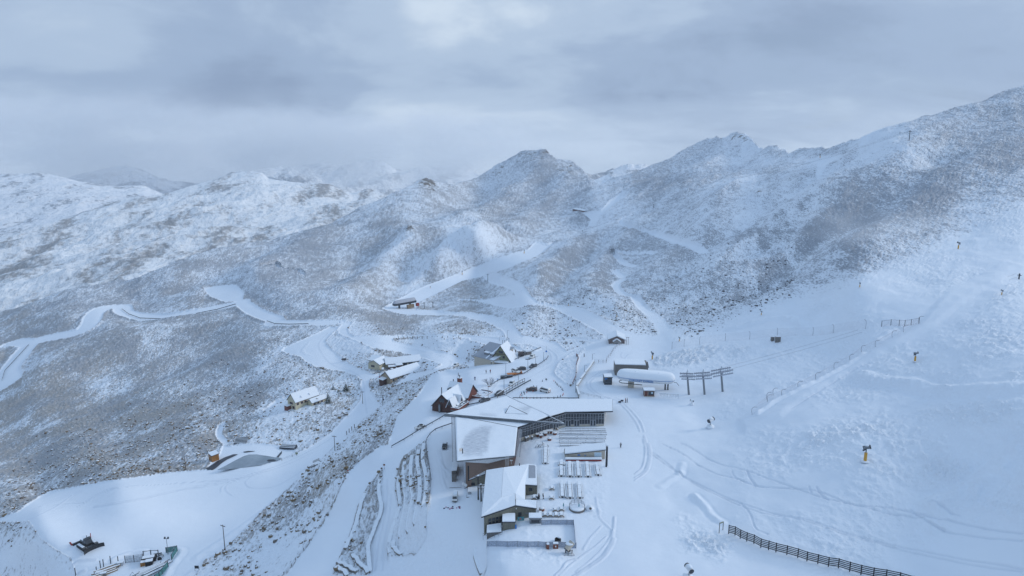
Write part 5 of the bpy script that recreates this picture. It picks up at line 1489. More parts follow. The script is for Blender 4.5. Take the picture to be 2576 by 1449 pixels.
# A-frame and its flat-roofed neighbour
AF = thing('a_frame_chalet', 'steep green A-frame chalet with a snow-covered roof reaching the ground', 'chalet', tuple(sq('4', 1170, 640)))
o = sq('4', 1160, 632)
f = Frame(tuple(o), (.35, .94))
w, h = 6.4, 9.4
pr = [f(0, -w, .5), f(0, w, .5), f(0, 0, h)]
MB().prism(pr, [p + f.e1 * 10 for p in pr]).build('wall', 'green_wall', AF, world=True)
for s in (-1, 1):
 roof_sheet(AF, [f(-1.0, 0, h + .3), f(10.5, 0, h + .3), f(10.5, s * (w + .45), 0.3), f(-1.0, s * (w + .45), .3)], .25, 'darkbrown', snow=.25, lip=.12)
MB().box(-.25, -.02, -3.9, 3.9, 4.6, 4.85, f).build('balcony_beam', 'darkbrown', AF, world=True)
windows(AF, [(f(-.03, -2.4, 2.6), f.e2 * 1.3, Vector((0, 0, 1.3))), (f(-.03, 1.0, 2.6), f.e2 * 1.3, Vector((0, 0, 1.3)))], 'window', 'darkbrown')
windows(AF, [(f(-.03, -1.3, 5.2), f.e2 * 2.6, Vector((0, 0, 1.6)))], 'window', 'green_wall')
pw = MB().box(-2.8, -.02, -4.8, 4.8, -2.5, .6, f).build('plinth', 'stone', AF, world=True)
MB().box(-3.0, .0, -5.0, 5.0, .604, 1.5, f).build('snow_cover', 'snow', pw, world=True, bevel=.3)
GA = thing('flat_roofed_annex', 'grey annex with a big bare metal roof and roof vents beside the green A-frame', 'building', tuple(sq('4', 900, 640)))
A, B = sq('4', 715, 690), sq('4', 1040, 660)
z0 = min(A.z, B.z)
e = B - A; e.z = 0
f = Frame((A.x, A.y, max(A.z, B.z) + 1.6), e)
L = e.length
MB().prism([f(0, 0, -8), f(L, 0, -8), f(L + 3, -13, -8), f(.5, -13, -8)], [f(0, 0, .4), f(L, 0, .4), f(L + 3, -13, 5.2), f(.5, -13, 5.2)]).build('wall', 'beige', GA, world=True)
MB().slab([f(-.5, .5, .75), f(L + .5, .5, .75), f(L + 3.5, -13.3, 5.7), f(0, -13.3, 5.7)], .3).build('roof', 'plain_roof', GA, world=True)
for a, b in ((5.2, -3.0), (9.4, -3.0)):
 v = MB().box(a, a + (3.2 if a < 6 else 2.0), b - 1.2, b + .6, .5, 2.9, f).build('roof_vent', 'grey_metal', GA, world=True)
 MB().box(a - .1, a + (3.3 if a < 6 else 2.1), b - 1.3, b + .7, 2.904, 3.4, f).build('snow_cover', 'snow', v, world=True, bevel=.12)
MB().slab([f(8.4, .3, .95), f(9.3, .3, .95), f(10.2, -12.8, 5.9), f(9.3, -12.8, 5.9)], .16).build('snow_strip', 'snow', GA, world=True)
MB().slab([f(11.5, .5, .90), f(L + .4, .5, .9), f(L + 3.4, -10, 4.6), f(14.5, -10, 4.6)], .12).build('snow_cover', 'snow', GA, world=True)
MB().tube(f(4.6, -3.6, 1.8), f(4.6, -3.6, 4.0), .3).build('flue', 'dark_metal', GA, world=True)
# hut at the foot of the trail
HT = thing('trail_hut', 'small dark gabled hut with a snowy porch at the foot of the far trail', 'hut', tuple(sq('5', 770, 255)))
o = sq('5', 865, 232)
f = Frame(tuple(sq('5', 680, 258)), (.1, .99))
gable_house(HT, f, 10, 8.6, 0, 2.7, 4.6, 'darkbrown', b0=0, over=.7, zbase=-3, snow=.5)
f2 = Frame(tuple(f(-1.8, 2.4, 0)), f.e1)
gable_house(HT, f2, 2.2, 3.8, 0, 1.8, 3.1, 'grey_timber', b0=0, over=.4, zbase=-3, snow=.45)
windows(HT, [(f(-1.85, 3.2, .4), f.e2 * 2.2, Vector((0, 0, 1.3)))], 'window', 'white_paint')
m = MB()
for b in (9.6, 10.6):
 m.bar(f(-1, b, -1), f(-1, b, 4.4), .14)
m.bar(f(-1, 9.2, 4.3), f(-1, 11, 4.3), .18)
t = tag(m.build('timber_gantry', 'grey_timber'), 'bare timber sign frame standing beside the trail hut', 'frame')
# pump shed
PS = thing('pump_shed', 'small orange-brown timber shed with a snow roof beside the pond', 'shed', tuple(sq('7', 325, 340)))
f = Frame(tuple(sq('7', 335, 345)), (.72, .69))
MB().prism([f(0, 0, -2), f(3.4, 0, -2), f(3.4, -4.6, -2), f(0, -4.6, -2)], [f(0, 0, 3.0), f(3.4, 0, 3.3), f(3.4, -4.6, 3.3), f(0, -4.6, 3.0)]).build('wall', 'orange_timber', PS, world=True)
roof_sheet(PS, [f(-.3, .3, 3.3), f(3.7, .3, 3.6), f(3.7, -4.9, 3.6), f(-.3, -4.9, 3.3)], .15, snow=.22)
p = f(-.08, -2.3, 2.4)
MB().blob(p, .16, .16, .2).build('wall_lamp', 'lamp_clear', PS, world=True, smooth=True)
# ------------------------------------------------------------------ chairlift base station
def loft(mb, rings):
 n = len(rings[0])
 pts = [p for r in rings for p in r]
 fs = []
 for k in range(len(rings) - 1):
  for i in range(n):
   j = (i + 1) % n
   fs.append((k * n + i, k * n + j, (k + 1) * n + j, (k + 1) * n + i))
 fs.append(tuple(range(n))[::-1]); fs.append(tuple((len(rings) - 1) * n + i for i in range(n)))
 return mb.add(pts, fs)
def capsule(L, W, n=40, ex=3.2):
 out = []
 for i in range(n):
  a = 2 * math.pi * i / n
  c, s = math.cos(a), math.sin(a)
  # straight sides with rounded ends
  if abs(c) * L > (L - W * .95):
   pass
  x = (L / 2) * math.copysign(abs(c) ** (2 / ex), c)
  y = (W / 2) * math.copysign(abs(s) ** (2 / ex), s)
  out.append((x, y))
 return out
ST = thing('lift_station', 'white rounded chairlift station with blue lettering and a deep snow cap', 'lift station', tuple(sq('5', 1180, 860)))
pl, pr_ = sq('5', 800, 850), sq('5', 1590, 905)
zg = (pl.z + pr_.z) / 2
e = pr_ - pl; e.z = 0
SL = e.length
f = Frame(((pl.x + pr_.x) / 2, (pl.y + pr_.y) / 2 + 2.5, zg), e)
W_ = 8.2
zb = 3.4
ring = lambda L, W, z: [f(x, -y, z) for x, y in capsule(L, W)]
m = loft(MB(), [ring(SL - 2.2, W_ - 1.8, zb), ring(SL - .8, W_ - .5, zb + .55), ring(SL, W_, zb + 1.5)])
m.build('housing', 'white_paint', ST, world=True, smooth=True)
m = loft(MB(), [ring(SL + .12, W_ + .12, zb + 1.504), ring(SL + .12, W_ + .12, zb + 1.66)])
m.build('trim_line', 'blue_sign', ST, world=True)
m = loft(MB(), [ring(SL + .2, W_ + .2, zb + 1.664), ring(SL + .25, W_ + .25, zb + 2.1), ring(SL - .5, W_ - .5, zb + 3.1), ring(SL - 2.0, W_ - 1.9, zb + 4.0), ring(SL - 4.5, W_ - 4.0, zb + 4.5)])
m.build('snow_cover', 'snow', ST, world=True, smooth=True)
m = MB()
m.box(-SL * .25 - 1.3, -SL * .25 + 1.3, -1.2, 1.2, -2, zb + .3, f)
m.build('pier', 'beige', ST, world=True)
m = MB()
m.bar(f(SL * .34, .6, -2), f(SL * .34, .6, zb + .2), .55, .6); m.bar(f(SL * .34 + 1.2, .6, -2), f(SL * .34 + 1.2, .6, zb + .2), .5, .6)
m.build('pier', 'dark_metal', ST, world=True)
m = MB()
pts = [f(-SL * .46 + 2.6 * (1 - math.cos(t)), 2.2 * math.sin(t) + .6, 2.3) for t in np.linspace(-1.4, 1.4, 12)]
m.path(pts, .16); m.bar(f(-SL * .42, 2.6, 2.3), f(-SL * .05, 2.8, 2.2), .18, .3)
m.build('guide_rail', 'dark_metal', ST, world=True)
m = MB(); m.path([f(SL * .46, 1, zb + .6), f(SL * .53, 1, zb + .5), f(SL * .57, 1, zb - .8)], .12)
m.build('rail_end', 'grey_metal', ST, world=True)
for a, s in ((-2.2, .55), (2.8, .4)):
 MB().blob(f(a * 2 + .0, 1.5, zb + 4.4), s, s, .35).build('snow_lump', 'snow', ST, world=True, smooth=True)
cu = bpy.data.curves.new('lettering', 'FONT')
cu.body = "CORONET EXPRESS"
cu.size = 1.35
cu.extrude = .02
cu.align_x = 'CENTER'
cu.offset = .02
to = bpy.data.objects.new('tmp_lettering', cu)
COL.objects.link(to)
bpy.context.view_layer.update()
me = bpy.data.meshes.new_from_object(to.evaluated_get(bpy.context.evaluated_depsgraph_get()))
bpy.data.objects.remove(to)
xs = [v.co.x for v in me.vertices]
k = 10.6 / (max(xs) - min(xs))
tilt = .25 / .95
base = f(-1.8, W_ / 2 - .21, zb + .52)
o0 = root_loc(ST)
for v in me.vertices:
 x, y, z = v.co.x * k, v.co.y * .95, v.co.z
 p = base + f.e1 * x + Vector((0, 0, y)) + f.e2 * (y * tilt + .06 + z)
 v.co = p - o0
me.name = 'lettering'
me.materials.append(M['blue_sign'])
tx = bpy.data.objects.new('lettering', me)
COL.objects.link(tx)
tx.parent = ST
MS = thing('machinery_building', 'dark square-fronted lift machinery building with a spiked parapet behind the white station', 'building', tuple(sq('5', 900, 700)))
o = sq('5', 790, 745)
f2 = Frame((o.x, o.y + 6, o.z), (1, -.06))
MB().prism([f2(0, 0, -2), f2(15.5, 0, -2), f2(15.5, -8, -2), f2(0, -8, -2)], [f2(0, 0, 5.6), f2(15.5, 0, 5.4), f2(15.5, -8, 5.4), f2(0, -8, 5.6)]).build('wall', 'grey_timber', MS, world=True)
MB().prism([f2(13.8, .004, 5.3), f2(15.9, .004, 4.2), f2(15.9, -.4, 4.2), f2(13.8, -.4, 5.3)], [f2(14.9, .004, 7.2), f2(15.2, .004, 7.2), f2(15.2, -.4, 7.2), f2(14.9, -.4, 7.2)]).build('parapet_spike', 'grey_timber', MS, world=True)
MB().prism([f2(-.1, .1, 5.62), f2(14.4, .1, 5.5), f2(14.4, -8.1, 5.5), f2(-.1, -8.1, 5.62)], [f2(-.1, .1, 6.0), f2(14.4, .1, 5.9), f2(14.4, -8.1, 5.9), f2(-.1, -8.1, 6.0)]).build('snow_cover', 'snow', MS, world=True)
BO = thing('lift_booth', 'grey glazed operator booth with a snow-covered flat roof left of the white lift station', 'booth', tuple(sq('5', 670, 810)))
o = sq('5', 620, 812)
f3 = Frame(tuple(o), (1, .02))
MB().box(0, 3.5, -4.6, 0, -1, 3.3, f3).build('wall', 'dark_metal', BO, world=True)
roof_sheet(BO, [f3(-.2, .2, 3.55), f3(3.8, .2, 3.55), f3(4.0, -4.9, 3.6), f3(0, -4.9, 3.6)], .2, snow=.22)
windows(BO, [(f3(.3, .02, 1.2), f3.e1 * 2.8, Vector((0, 0, 1.5)))], 'window', 'grey_metal')
MB().box(.15, 1.3, .03, .09, 2.3, 3.1, f3).build('sign_board', 'blue_sign', BO, world=True)
TK = thing('ticket_hut', 'small red-framed ticket hut with a white snow roof in front of the lift station', 'hut', tuple(sq('5', 1225, 965)))
f4 = Frame(tuple(sq('5', 1160, 966)), (1, -.03))
MB().box(0, 4.4, -2.4, 0, -.5, 2.7, f4).build('wall', 'redbrown', TK, world=True)
m = MB()
for a in (0, 1.55, 4.32):
 m.box(a, a + .12, .004, .1, 0, 2.7, f4)
m.box(-.1, 4.55, .11, .2, .0, .3, f4)
m.build('frame', 'beige', TK, world=True)
windows(TK, [(f4(1.8, .02, .7), f4.e1 * 2.4, Vector((0, 0, 1.6)))], 'window', 'grey_timber')
MB().box(3.0, 3.8, .10, .14, 1.4, 2.2, f4).build('notice', 'pale_blue', TK, world=True)
roof_sheet(TK, [f4(-.4, .6, 2.9), f4(4.9, .6, 2.85), f4(4.9, -2.9, 3.1), f4(-.4, -2.9, 3.1)], .15, 'grey_timber', snow=.3)
IC = thing('queue_fence', 'ice-hung queue fence with hanging icicles under the lift station', 'fence', tuple(sq('5', 1490, 985)))
A, B = sq('5', 1362, 985), sq('5', 1630, 998)
d = (B - A)
m = MB()
for t in (0, .33, .66, 1):
 m.bar(A + d * t - Vector((0, 0, .3)), A + d * t + Vector((0, 0, 2.6)), .12)
m.bar(A + Vector((0, 0, 2.55)), B + Vector((0, 0, 2.2)), .16); m.bar(A + Vector((0, 0, 1.0)), B + Vector((0, 0, .9)), .1)
m.build('frame', 'snow', IC, world=True)
m = MB()
for i in range(34):
 p = A + d * ((i + .5) / 34) + Vector((0, 0, 2.45 - .35 * i / 34))
 m.tube(p, p - Vector((0, 0, random.uniform(.6, 2.0))), .09, .01, 5)
m.build('icicles', 'clearsheet', IC, world=True)
# lift towers carrying the tilting wheel trains
def wheel_tower(s, bx, by, topx, topy, p0, p1, label):
 b = sq(s, bx, by)
 t = thing('lift_tower', label, 'lift tower', tuple(b), 0, 'leaning towers beside the lift station')
 H_ = 8.3
 top = Vector((-.9, 1.2, H_))
 MB().tube((0, 0, -1), top, .48, .4, 10).build('mast', 'grey_metal', t)
 A, B = Vector(p0) + top, Vector(p1) + top
 m = MB()
 for off in (-.55, .55):
  m.bar(A + Vector((0, off * 3, .3)), B + Vector((0, off * 3, .3)), .22, .34); m.bar(A + Vector((0, off * 3, -.9)), B + Vector((0, off * 3, -.9)), .14, .2)
  n = 9
  for i in range(n):
   c = A + (B - A) * ((i + .5) / n) + Vector((0, off * 3, 0))
   m.bar(c + Vector((0, 0, .3)), c + Vector((0, 0, -.9)), .1); m.tube(c + Vector((0, -.12, .55)), c + Vector((0, .12, .55)), .28, n=8)
 m.bar(top + Vector((0, -1.9, 0)), top + Vector((0, 1.9, 0)), .4, .5)
 m.build('wheel_train', 'frost', t)
 m = MB()
 m.bar(top + Vector((-.2, 0, 0)), top + Vector((0, 0, 2.9)), .12); m.bar(top + Vector((0, -1.7, 0)), top + Vector((0, 0, 2.9)), .09); m.bar(top + Vector((0, 1.7, 0)), top + Vector((0, 0, 2.9)), .09)
 m.bar(top + Vector((-1.6, 0, .2)), top + Vector((0, 0, 2.2)), .07); m.bar(top + Vector((1.6, 0, .2)), top + Vector((0, 0, 2.2)), .07)
 m.build('lifting_frame', 'pale_metal', t)
 m = MB()
 for off in (-1.65, 1.65):
  m.bar(A + Vector((0, off, .5)), B + Vector((0, off, .5)), .5, .16); m.bar(A + Vector((0, off, -1.1)), B + Vector((0, off, -1.1)), .3, .5)
 m.build('rime', 'frost', t)
 return t
wheel_tower('5', 1772, 945, 1760, 760, (-3.0, 0, .1), (3.0, 0, -.1), 'leaning grey lift tower nearest the white station')
wheel_tower('5', 1985, 945, 1945, 750, (-3.6, 0, -.1), (3.4, 0, .3), 'middle leaning lift tower of the three right of the station')
wheel_tower('5', 2230, 915, 2175, 700, (-4.0, 0, -.4), (4.6, 0, 1.3), 'leaning lift tower farthest right from the white station')
# distant chairlift station and the plain towers of its line
FS = thing('lift_station', 'small distant chairlift station with a long grey roof on the left snow shelf', 'lift station', tuple(sq('b', 510, 1140)))
A, B = sq('b', 440, 1146), sq('b', 585, 1138)
e = B - A; e.z = 0
f = Frame(tuple(A), e)
L = e.length
MB().box(0, L, -5, 0, 3.0, 5.4, f).build('housing', 'dark_metal', FS, world=True)
m = loft(MB(), [[f(x + L / 2, -2.5 - y, 5.404) for x, y in capsule(L + 1.6, 6.4)], [f(x + L / 2, -2.5 - y, 6.6) for x, y in capsule(L + .6, 5.6)], [f(x + L / 2, -2.5 - y, 8.2) for x, y in capsule(L - 1.5, 3)]])
m.build('roof', 'frost', FS, world=True)
m = MB()
for a in (L * .25, L * .75):
 m.box(a - .8, a + .8, -3.2, -1.8, -2, 3.0, f)
m.build('pier', 'dark_metal', FS, world=True)
MB().box(L * .5, L * .8, 1.0, 3.5, -1, 2.6, f).build('control_room', 'timber', FS, world=True)
MB().box(L * .98, L * 1.1, -1, 1.2, -1, 2.2, f).build('cabin', 'red_paint', FS, world=True)
UP = thing('restaurant_hut', 'long low brown hut on the upper snow shelf of the far ski run', 'hut', tuple(sq('b', 1690, 500)))
A, B = sq('b', 1640, 502), sq('b', 1718, 500)
e = B - A; e.z = 0
f = Frame(tuple(A), e)
L = e.length
MB().box(0, L, -8, 0, -3, 3.6, f).build('wall', 'redbrown', UP, world=True)
roof_sheet(UP, [f(-1, .8, 4.0), f(L + 1, .8, 4.0), f(L + .5, -8.8, 5.5), f(-.5, -8.8, 5.5)], .35, snow=.6)
windows(UP, [(f(3 + i * 6, .03, .8), f.e1 * 3.5, Vector((0, 0, 1.6))) for i in range(int(L // 6.5))], 'window', 'darkbrown')
def px_h(s, x, y, ytop):
 """height in metres of something seen from its foot up to ytop"""
 b = sq(s, x, y)
 v1 = q(s, x, ytop)[1]
 lo, hi = 0.0, 60.0
 for _ in range(40):
  mid = (lo + hi) / 2
  k = b + Vector((0, 0, mid - CAM_H))
  v = 724.5 - FPX * (k.y * SP_ + k.z * CP_) / (k.y * CP_ - k.z * SP_)
  if v > v1:
   lo = mid
  else:
   hi = mid
 return b, lo
for s, x, y, yt, lab in (('c', 1704, 337, 237, 'tall dark lift tower high on the right ridge, nearest of the far line'), ('c', 719, 572, 518, 'dark lift tower below the right pointed peak'),
    ('c', 251, 703, 657, 'dark lift tower above the upper bend of the winding path'), ('b', 1706, 658, 612, 'dark lift tower below the long brown hut'),
    ('b', 1066, 962, 908, 'dark lift tower where the far trail leaves the snow run'), ('b', 636, 1146, 1100, 'short lift tower right beside the small distant station'), ('b', 695, 1134, 1098, 'second short lift tower from the small distant station'),
    ('d', 2538, 97, 48, 'dark post at the right edge above the broad piste')):
 b, h = px_h(s, x, y, yt)
 t = thing('lift_tower', lab, 'lift tower', tuple(b), 0, 'plain lift towers up the hillside')
 r = max(.35, h * .035)
 MB().tube((0, 0, -1.5), (0, 0, h), r, r * .75, 9).build('mast', 'dark_metal', t)
 m = MB(); w_ = .12 * h; m.bar((-w_, 0, h - .5), (w_, 0, h - .5), .3, .35)
 for k in (-w_, w_):
  m.bar((k, -.8, h - .9), (k, .8, h - .9), .2, .3)
 m.build('crossarm', 'dark_metal', t)
def rope(label, pts, r=.03):
 o = pts[0].copy()
 t = thing('haul_rope', label, 'cable', tuple(o), 0, 'lift cables')
 for off in (-1.7, 1.7):
  m = MB()
  for a, b in zip(pts[:-1], pts[1:]):
   d = (b - a); n = Vector((d.y, -d.x, 0)).normalized() * off
   L = [a + d * (i / 8) + n - o - Vector((0, 0, d.length * .018 * math.sin(math.pi * i / 8))) for i in range(9)]
   m.path(L, r, 4)
  m.build('strand', 'dark_metal', t)
def top_of(s, x, y, yt):
 b, h = px_h(s, x, y, yt)
 return b + Vector((0, 0, h - .3))
rope('pair of thin lift cables running up to the right from the leaning towers', [sq('5', 1985, 945) + Vector((-.9, 1.2, 9)), sq('5', 2230, 915) + Vector((-.9, 1.2, 9.5)), top_of('d', 2538, 97, 48)])
rope('pair of thin lift cables strung between the plain towers up the hillside', [top_of('b', 695, 1134, 1098), top_of('b', 1066, 962, 908), top_of('b', 1706, 658, 612), top_of('c', 251, 703, 657), top_of('c', 719, 572, 518), top_of('c', 1704, 337, 237)], .045)
# ------------------------------------------------------------------ cars
def make_car(name, label, paint, kind='suv', snow=0):
 """a car along +X, wheels on z = 0"""
 t = thing(name, label, 'van' if kind == 'van' else 'car')
 if kind == 'van':
  Ln, Wd, Hh = 4.9, 1.75, 1.98
  body = [(-2.4, .35), (2.3, .35), (2.45, .6), (2.42, .95), (2.05, 1.15), (1.45, 1.86), (1.0, 1.98), (-2.3, 1.98), (-2.45, 1.7), (-2.45, .5)]
  glass = [(1.98, 1.16), (1.45, 1.80), (-2.1, 1.80), (-2.2, 1.2)]
 elif kind == 'pickup':
  Ln, Wd, Hh = 5.2, 1.85, 1.8
  body = [(-2.6, .45), (2.5, .45), (2.6, .7), (2.5, 1.05), (1.3, 1.15), (.55, 1.72), (-.75, 1.78), (-.95, 1.15), (-2.6, 1.12)]
  glass = [(1.15, 1.16), (.5, 1.64), (-.65, 1.68), (-.8, 1.2)]
 else:
  Ln, Wd, Hh = 4.6, 1.82, 1.7
  body = [(-2.2, .38), (2.15, .38), (2.3, .6), (2.2, .92), (1.05, 1.05), (.35, 1.58), (-.2, 1.68), (-1.6, 1.64), (-2.2, 1.1), (-2.28, .6)]
  glass = [(1.0, 1.08), (.32, 1.54), (-1.5, 1.56), (-2.0, 1.12)]
 m = MB()
 half = Wd / 2
 def section(y, k):
  return [Vector((x * (1 - k * .03), y * (1 - (.13 if z > 1.1 else .0) * (1)), z)) for x, z in body]
 m.prism(section(-half, 0), section(half, 0))
 m.build('body', paint, t, bevel=.07)
 for s in (-1, 1):
  y0 = s * (half * .90 + .004)
  g = [Vector((x * .97, y0 * (1 - .06 * (z - 1.1)), z)) for x, z in glass]
  MB().prism(g, [p + Vector((0, s * .03, 0)) for p in g]).build('side_window', 'glass', t)
 x1, z1 = glass[0]; x2, z2 = glass[1]
 w = half * .78
 dx_ = .06
 g = [Vector((x1 + dx_, -w, z1)), Vector((x1 + dx_, w, z1)), Vector((x2 + dx_ + .02, w * .9, z2)), Vector((x2 + dx_ + .02, -w * .9, z2))]
 MB().prism(g, [p + Vector((.05, 0, .05)) for p in g]).build('windscreen', 'glass', t)
 x1, z1 = glass[3]; x2, z2 = glass[2]
 g = [Vector((x1 - .22, -w, z1)), Vector((x1 - .22, w, z1)), Vector((x2 - .14, w * .9, z2 - .04)), Vector((x2 - .14, -w * .9, z2 - .04))]
 if kind != 'pickup':
  MB().prism(g, [p + Vector((-.07, 0, .05)) for p in g]).build('rear_window', 'glass', t)
 else:
  MB().box(-2.5, -1.05, -.75, .75, 1.10, 1.16).build('load_bed', 'black', t)
 wb = Ln * .30
 for sx in (-1, 1):
  for s in (-1, 1):
   c = Vector((sx * wb, s * (half - .12), .34))
   wh = MB().tube(c + Vector((0, -.11, 0)), c + Vector((0, .13 if s > 0 else .09, 0)), .34, n=14).build('wheel', 'rubber', t)
   MB().tube(c + Vector((0, s * .10, 0)), c + Vector((0, s * .145, 0)), .2, n=10).build('rim', 'grey_metal', wh)
 fx = max(p[0] for p in body); rx = min(p[0] for p in body)
 for s in (-1, 1):
  MB().box(fx - .10, fx + .015, s * half * .68 - .18, s * half * .68 + .18, .68, .86).build('headlight', 'lamp_clear', t)
  MB().box(rx - .02, rx + .08, s * half * .78 - .12, s * half * .78 + .12, .78, 1.05).build('tail_light', 'lamp_red', t)
 MB().box(fx - .2, fx + .03, -half * .9, half * .9, .40, .60).build('front_bumper', 'black', t)
 MB().box(rx - .04, rx + .1, -half * .9, half * .9, .42, .62).build('rear_bumper', 'black', t)
 if snow:
  xr = (-1.5, .1) if kind == 'suv' else ((-2.2, .9) if kind == 'van' else (-.7, .4))
  MB().box(xr[0], xr[1], -half * .78, half * .78, Hh - .02, Hh + .04 + .1 * snow).build('snow_cover', 'snow', t, bevel=.05)
  if snow > 1 and kind == 'suv':
   MB().box(1.0, 2.1, -half * .8, half * .8, .98, 1.12).build('snow_cover', 'snow', t, bevel=.05)
 return t
def park(t, s, cx, cy, rx, ry, fx, fy, scale=1.0, lift=0.0):
 a, b = sq(s, rx, ry), sq(s, fx, fy)
 c = sq(s, cx, cy)
 d = b - a
 t.location = (c.x, c.y, min(c.z, (a.z + b.z + c.z) / 3) - .03 + lift)
 t.rotation_euler = (0, 0, math.atan2(d.y, d.x))
 t.scale = (scale,) * 3
 return t
G = 'vehicles parked around the base'
cars = [
 (('suv', 'white estate car facing down the road, between the lamp posts and the white railing', 'car_white', 'suv', 1), '4', 1340, 1003, 1372, 955, 1308, 1030),
 (('suv', 'dark blue-grey car parked against the white railing by the lodge roof', 'car_grey', 'suv', 0), '4', 1128, 1172, 1190, 1140, 1070, 1190),
 (('parked_car', 'dark car half hidden behind the edge of the lodge roof', 'car_grey', 'suv', 1), '4', 885, 1282, 940, 1262, 830, 1300),
 (('suv', 'dark brown car side-on among the traffic cones in the car park', 'car_brown', 'suv', 0), '4', 1674, 1103, 1740, 1103, 1610, 1103),
 (('van', 'white van with dark windows parked inside the ring of cones', 'car_white', 'van', 1), '4', 1898, 1122, 1955, 1138, 1840, 1108),
 (('parked_car', 'white car with black windows driving the upper road below the barrier', 'car_white', 'suv', 0), '4', 1683, 552, 1722, 528, 1648, 565),
 (('suv', 'large dark car parked behind the white pickup on the upper road', 'car_grey', 'suv', 0), '4', 1500, 757, 1565, 752, 1438, 762),
 (('pickup', 'white pickup loaded on the orange flatbed beside the road', 'car_white', 'pickup', 1), '4', 1410, 815, 1372, 800, 1470, 822),
 (('parked_car', 'dark car half sunk behind the snow bank near the leaning lamp', 'car_grey', 'suv', 1), '4', 1700, 708, 1735, 695, 1668, 720),
 (('parked_car', 'small white car among the shrubs at the bend of the lower road', 'car_white', 'suv', 2), '4', 400, 702, 440, 694, 360, 708),
 (('suv', 'white car with a black roof load on the ski road left of the lodge', 'car_white', 'suv', 0), '3', 1750, 1270, 1800, 1238, 1692, 1280),
 (('van', 'small white van with a dark windscreen in front of the cream villa', 'car_white', 'van', 1), '3', 1326, 622, 1327, 598, 1326, 632),
 (('suv', 'white car parked between the villa and the tan bungalow', 'car_white', 'suv', 1), '3', 1422, 625, 1455, 605, 1390, 636),
 (('parked_car', 'car buried under snow at the edge of the lower road below the shrubs', 'car_brown', 'suv', 2), '3', 893, 493, 860, 500, 928, 484),
 (('suv', 'black car with a snowy roof in the shaded yard left of the lodge', 'car_black', 'suv', 1), 'H', 182, 432, 192, 385, 176, 452),
 (('van', 'white van facing out of the yard beside the storage shed', 'car_white', 'van', 1), 'H', 326, 1150, 335, 1065, 320, 1178),
]
for (nm, lab, paint, kind, sn), s, *p in cars:
 t = make_car(nm, lab, paint, kind, sn)
 t['group'] = G
 sc = 1.0
 if s == '4':
  sc = 1.12
 park(t, s, *p, scale=sc, lift=.55 if kind == 'pickup' else 0)
 if 'roof load' in lab:
  MB().box(-1.2, .3, -.6, .6, 1.72, 1.98).build('roof_box', 'black', t, bevel=.06)
# orange flatbed under the pickup
t = thing('flatbed_trailer', 'orange flatbed trailer carrying the white pickup beside the road', 'trailer')
MB().box(-3.2, 3.2, -1.2, 1.2, .55, .85).build('bed', 'orange', t, bevel=.04)
MB().box(-3.3, -3.15, -1.2, 1.2, .854, 1.6).build('headboard', 'orange', t)
for sx in (-1.0, 0.0):
 for s in (-1, 1):
  MB().tube((sx, s * 1.0, .36), (sx, s * 1.22, .36), .36, n=12).build('wheel', 'rubber', t)
MB().bar((-3.2, 0, .6), (-4.6, 0, .5), .16).build('drawbar', 'dark_metal', t)
park(t, '4', 1385, 840, 1465, 822, 1300, 855, scale=1.15)
# snow groomer
t = thing('snow_groomer', 'dark snow groomer with a wide curved front blade parked on the left snowfield', 'groomer')
for s in (-1, 1):
 m = MB()
 prof = [(-2.3, .35), (-2.0, .05), (2.0, .05), (2.4, .45), (2.1, .95), (-2.0, .95)]
 m.prism([Vector((x, s * 1.25, z)) for x, z in prof], [Vector((x, s * 2.15, z)) for x, z in prof])
 tr_ = m.build('track', 'rubber', t)
 m = MB()
 for i in range(12):
  x = -2.1 + i * .38
  m.bar((x, s * 1.2, .97), (x, s * 2.2, .97), .1, .08)
 m.build('grousers', 'grey_metal', tr_)
 MB().box(-1.9, 1.4, s * 1.3 - .0 if s > 0 else -2.1, 2.1 if s > 0 else -1.3, 1.02, 1.12).build('snow_cover', 'snow', t, bevel=.04)
MB().box(-2.3, 1.0, -1.2, 1.2, .6, 1.5).build('chassis', 'black', t, bevel=.08)
cabm = MB().prism([Vector(p) for p in ((-.3, -1.05, 1.5), (1.5, -1.0, 1.5), (1.5, 1.0, 1.5), (-.3, 1.05, 1.5))], [Vector(p) for p in ((-.2, -.9, 2.75), (.95, -.85, 2.7), (.95, .85, 2.7), (-.2, .9, 2.75))]).build('cab', 'glass', t, bevel=.06)
MB().box(-.25, .9, -.85, .85, 2.754, 2.86).build('roof', 'dark_metal', cabm)
MB().box(-2.2, -.45, -1.0, 1.0, 1.504, 2.05).build('engine_cover', 'grey_metal', t, bevel=.08)
MB().box(-2.1, -.6, -.9, .9, 2.054, 2.2).build('snow_cover', 'snow', t, bevel=.05)
m = MB()
bl = []
for i in range(13):
 y = -2.9 + i * 5.8 / 12
 x = 3.4 + .9 * (abs(y) / 2.9) ** 3
 bl.append((x, y))
lo = [Vector((x, y, .05)) for x, y in bl] + [Vector((x - .22, y, .05)) for x, y in bl[::-1]]
m.prism(lo, [p + Vector((-.12, 0, 1.15)) for p in lo])
m.build('blade', 'black', t)
m = MB(); m.bar((1.6, -.7, .7), (3.4, -1.0, .6), .2, .25); m.bar((1.6, .7, .7), (3.4, 1.0, .6), .2, .25)
m.build('blade_arm', 'dark_metal', t)
MB().box(-4.0, -3.1, -2.6, 2.6, .2, .8).build('tiller', 'black', t, bevel=.08)
for s in (-1, 1):
 MB().bar((-3.6, s * 2.6, .3), (-4.2, s * 3.0, 1.5), .14, .5).build('tiller_wing', 'red_paint', t)
MB().bar((-2.2, 0, 1.0), (-3.4, 0, .7), .5, .3).build('hitch', 'dark_metal', t)
MB().tube((-1.3, .6, 2.0), (-1.3, .6, 2.9), .09).build('exhaust', 'dark_metal', t)
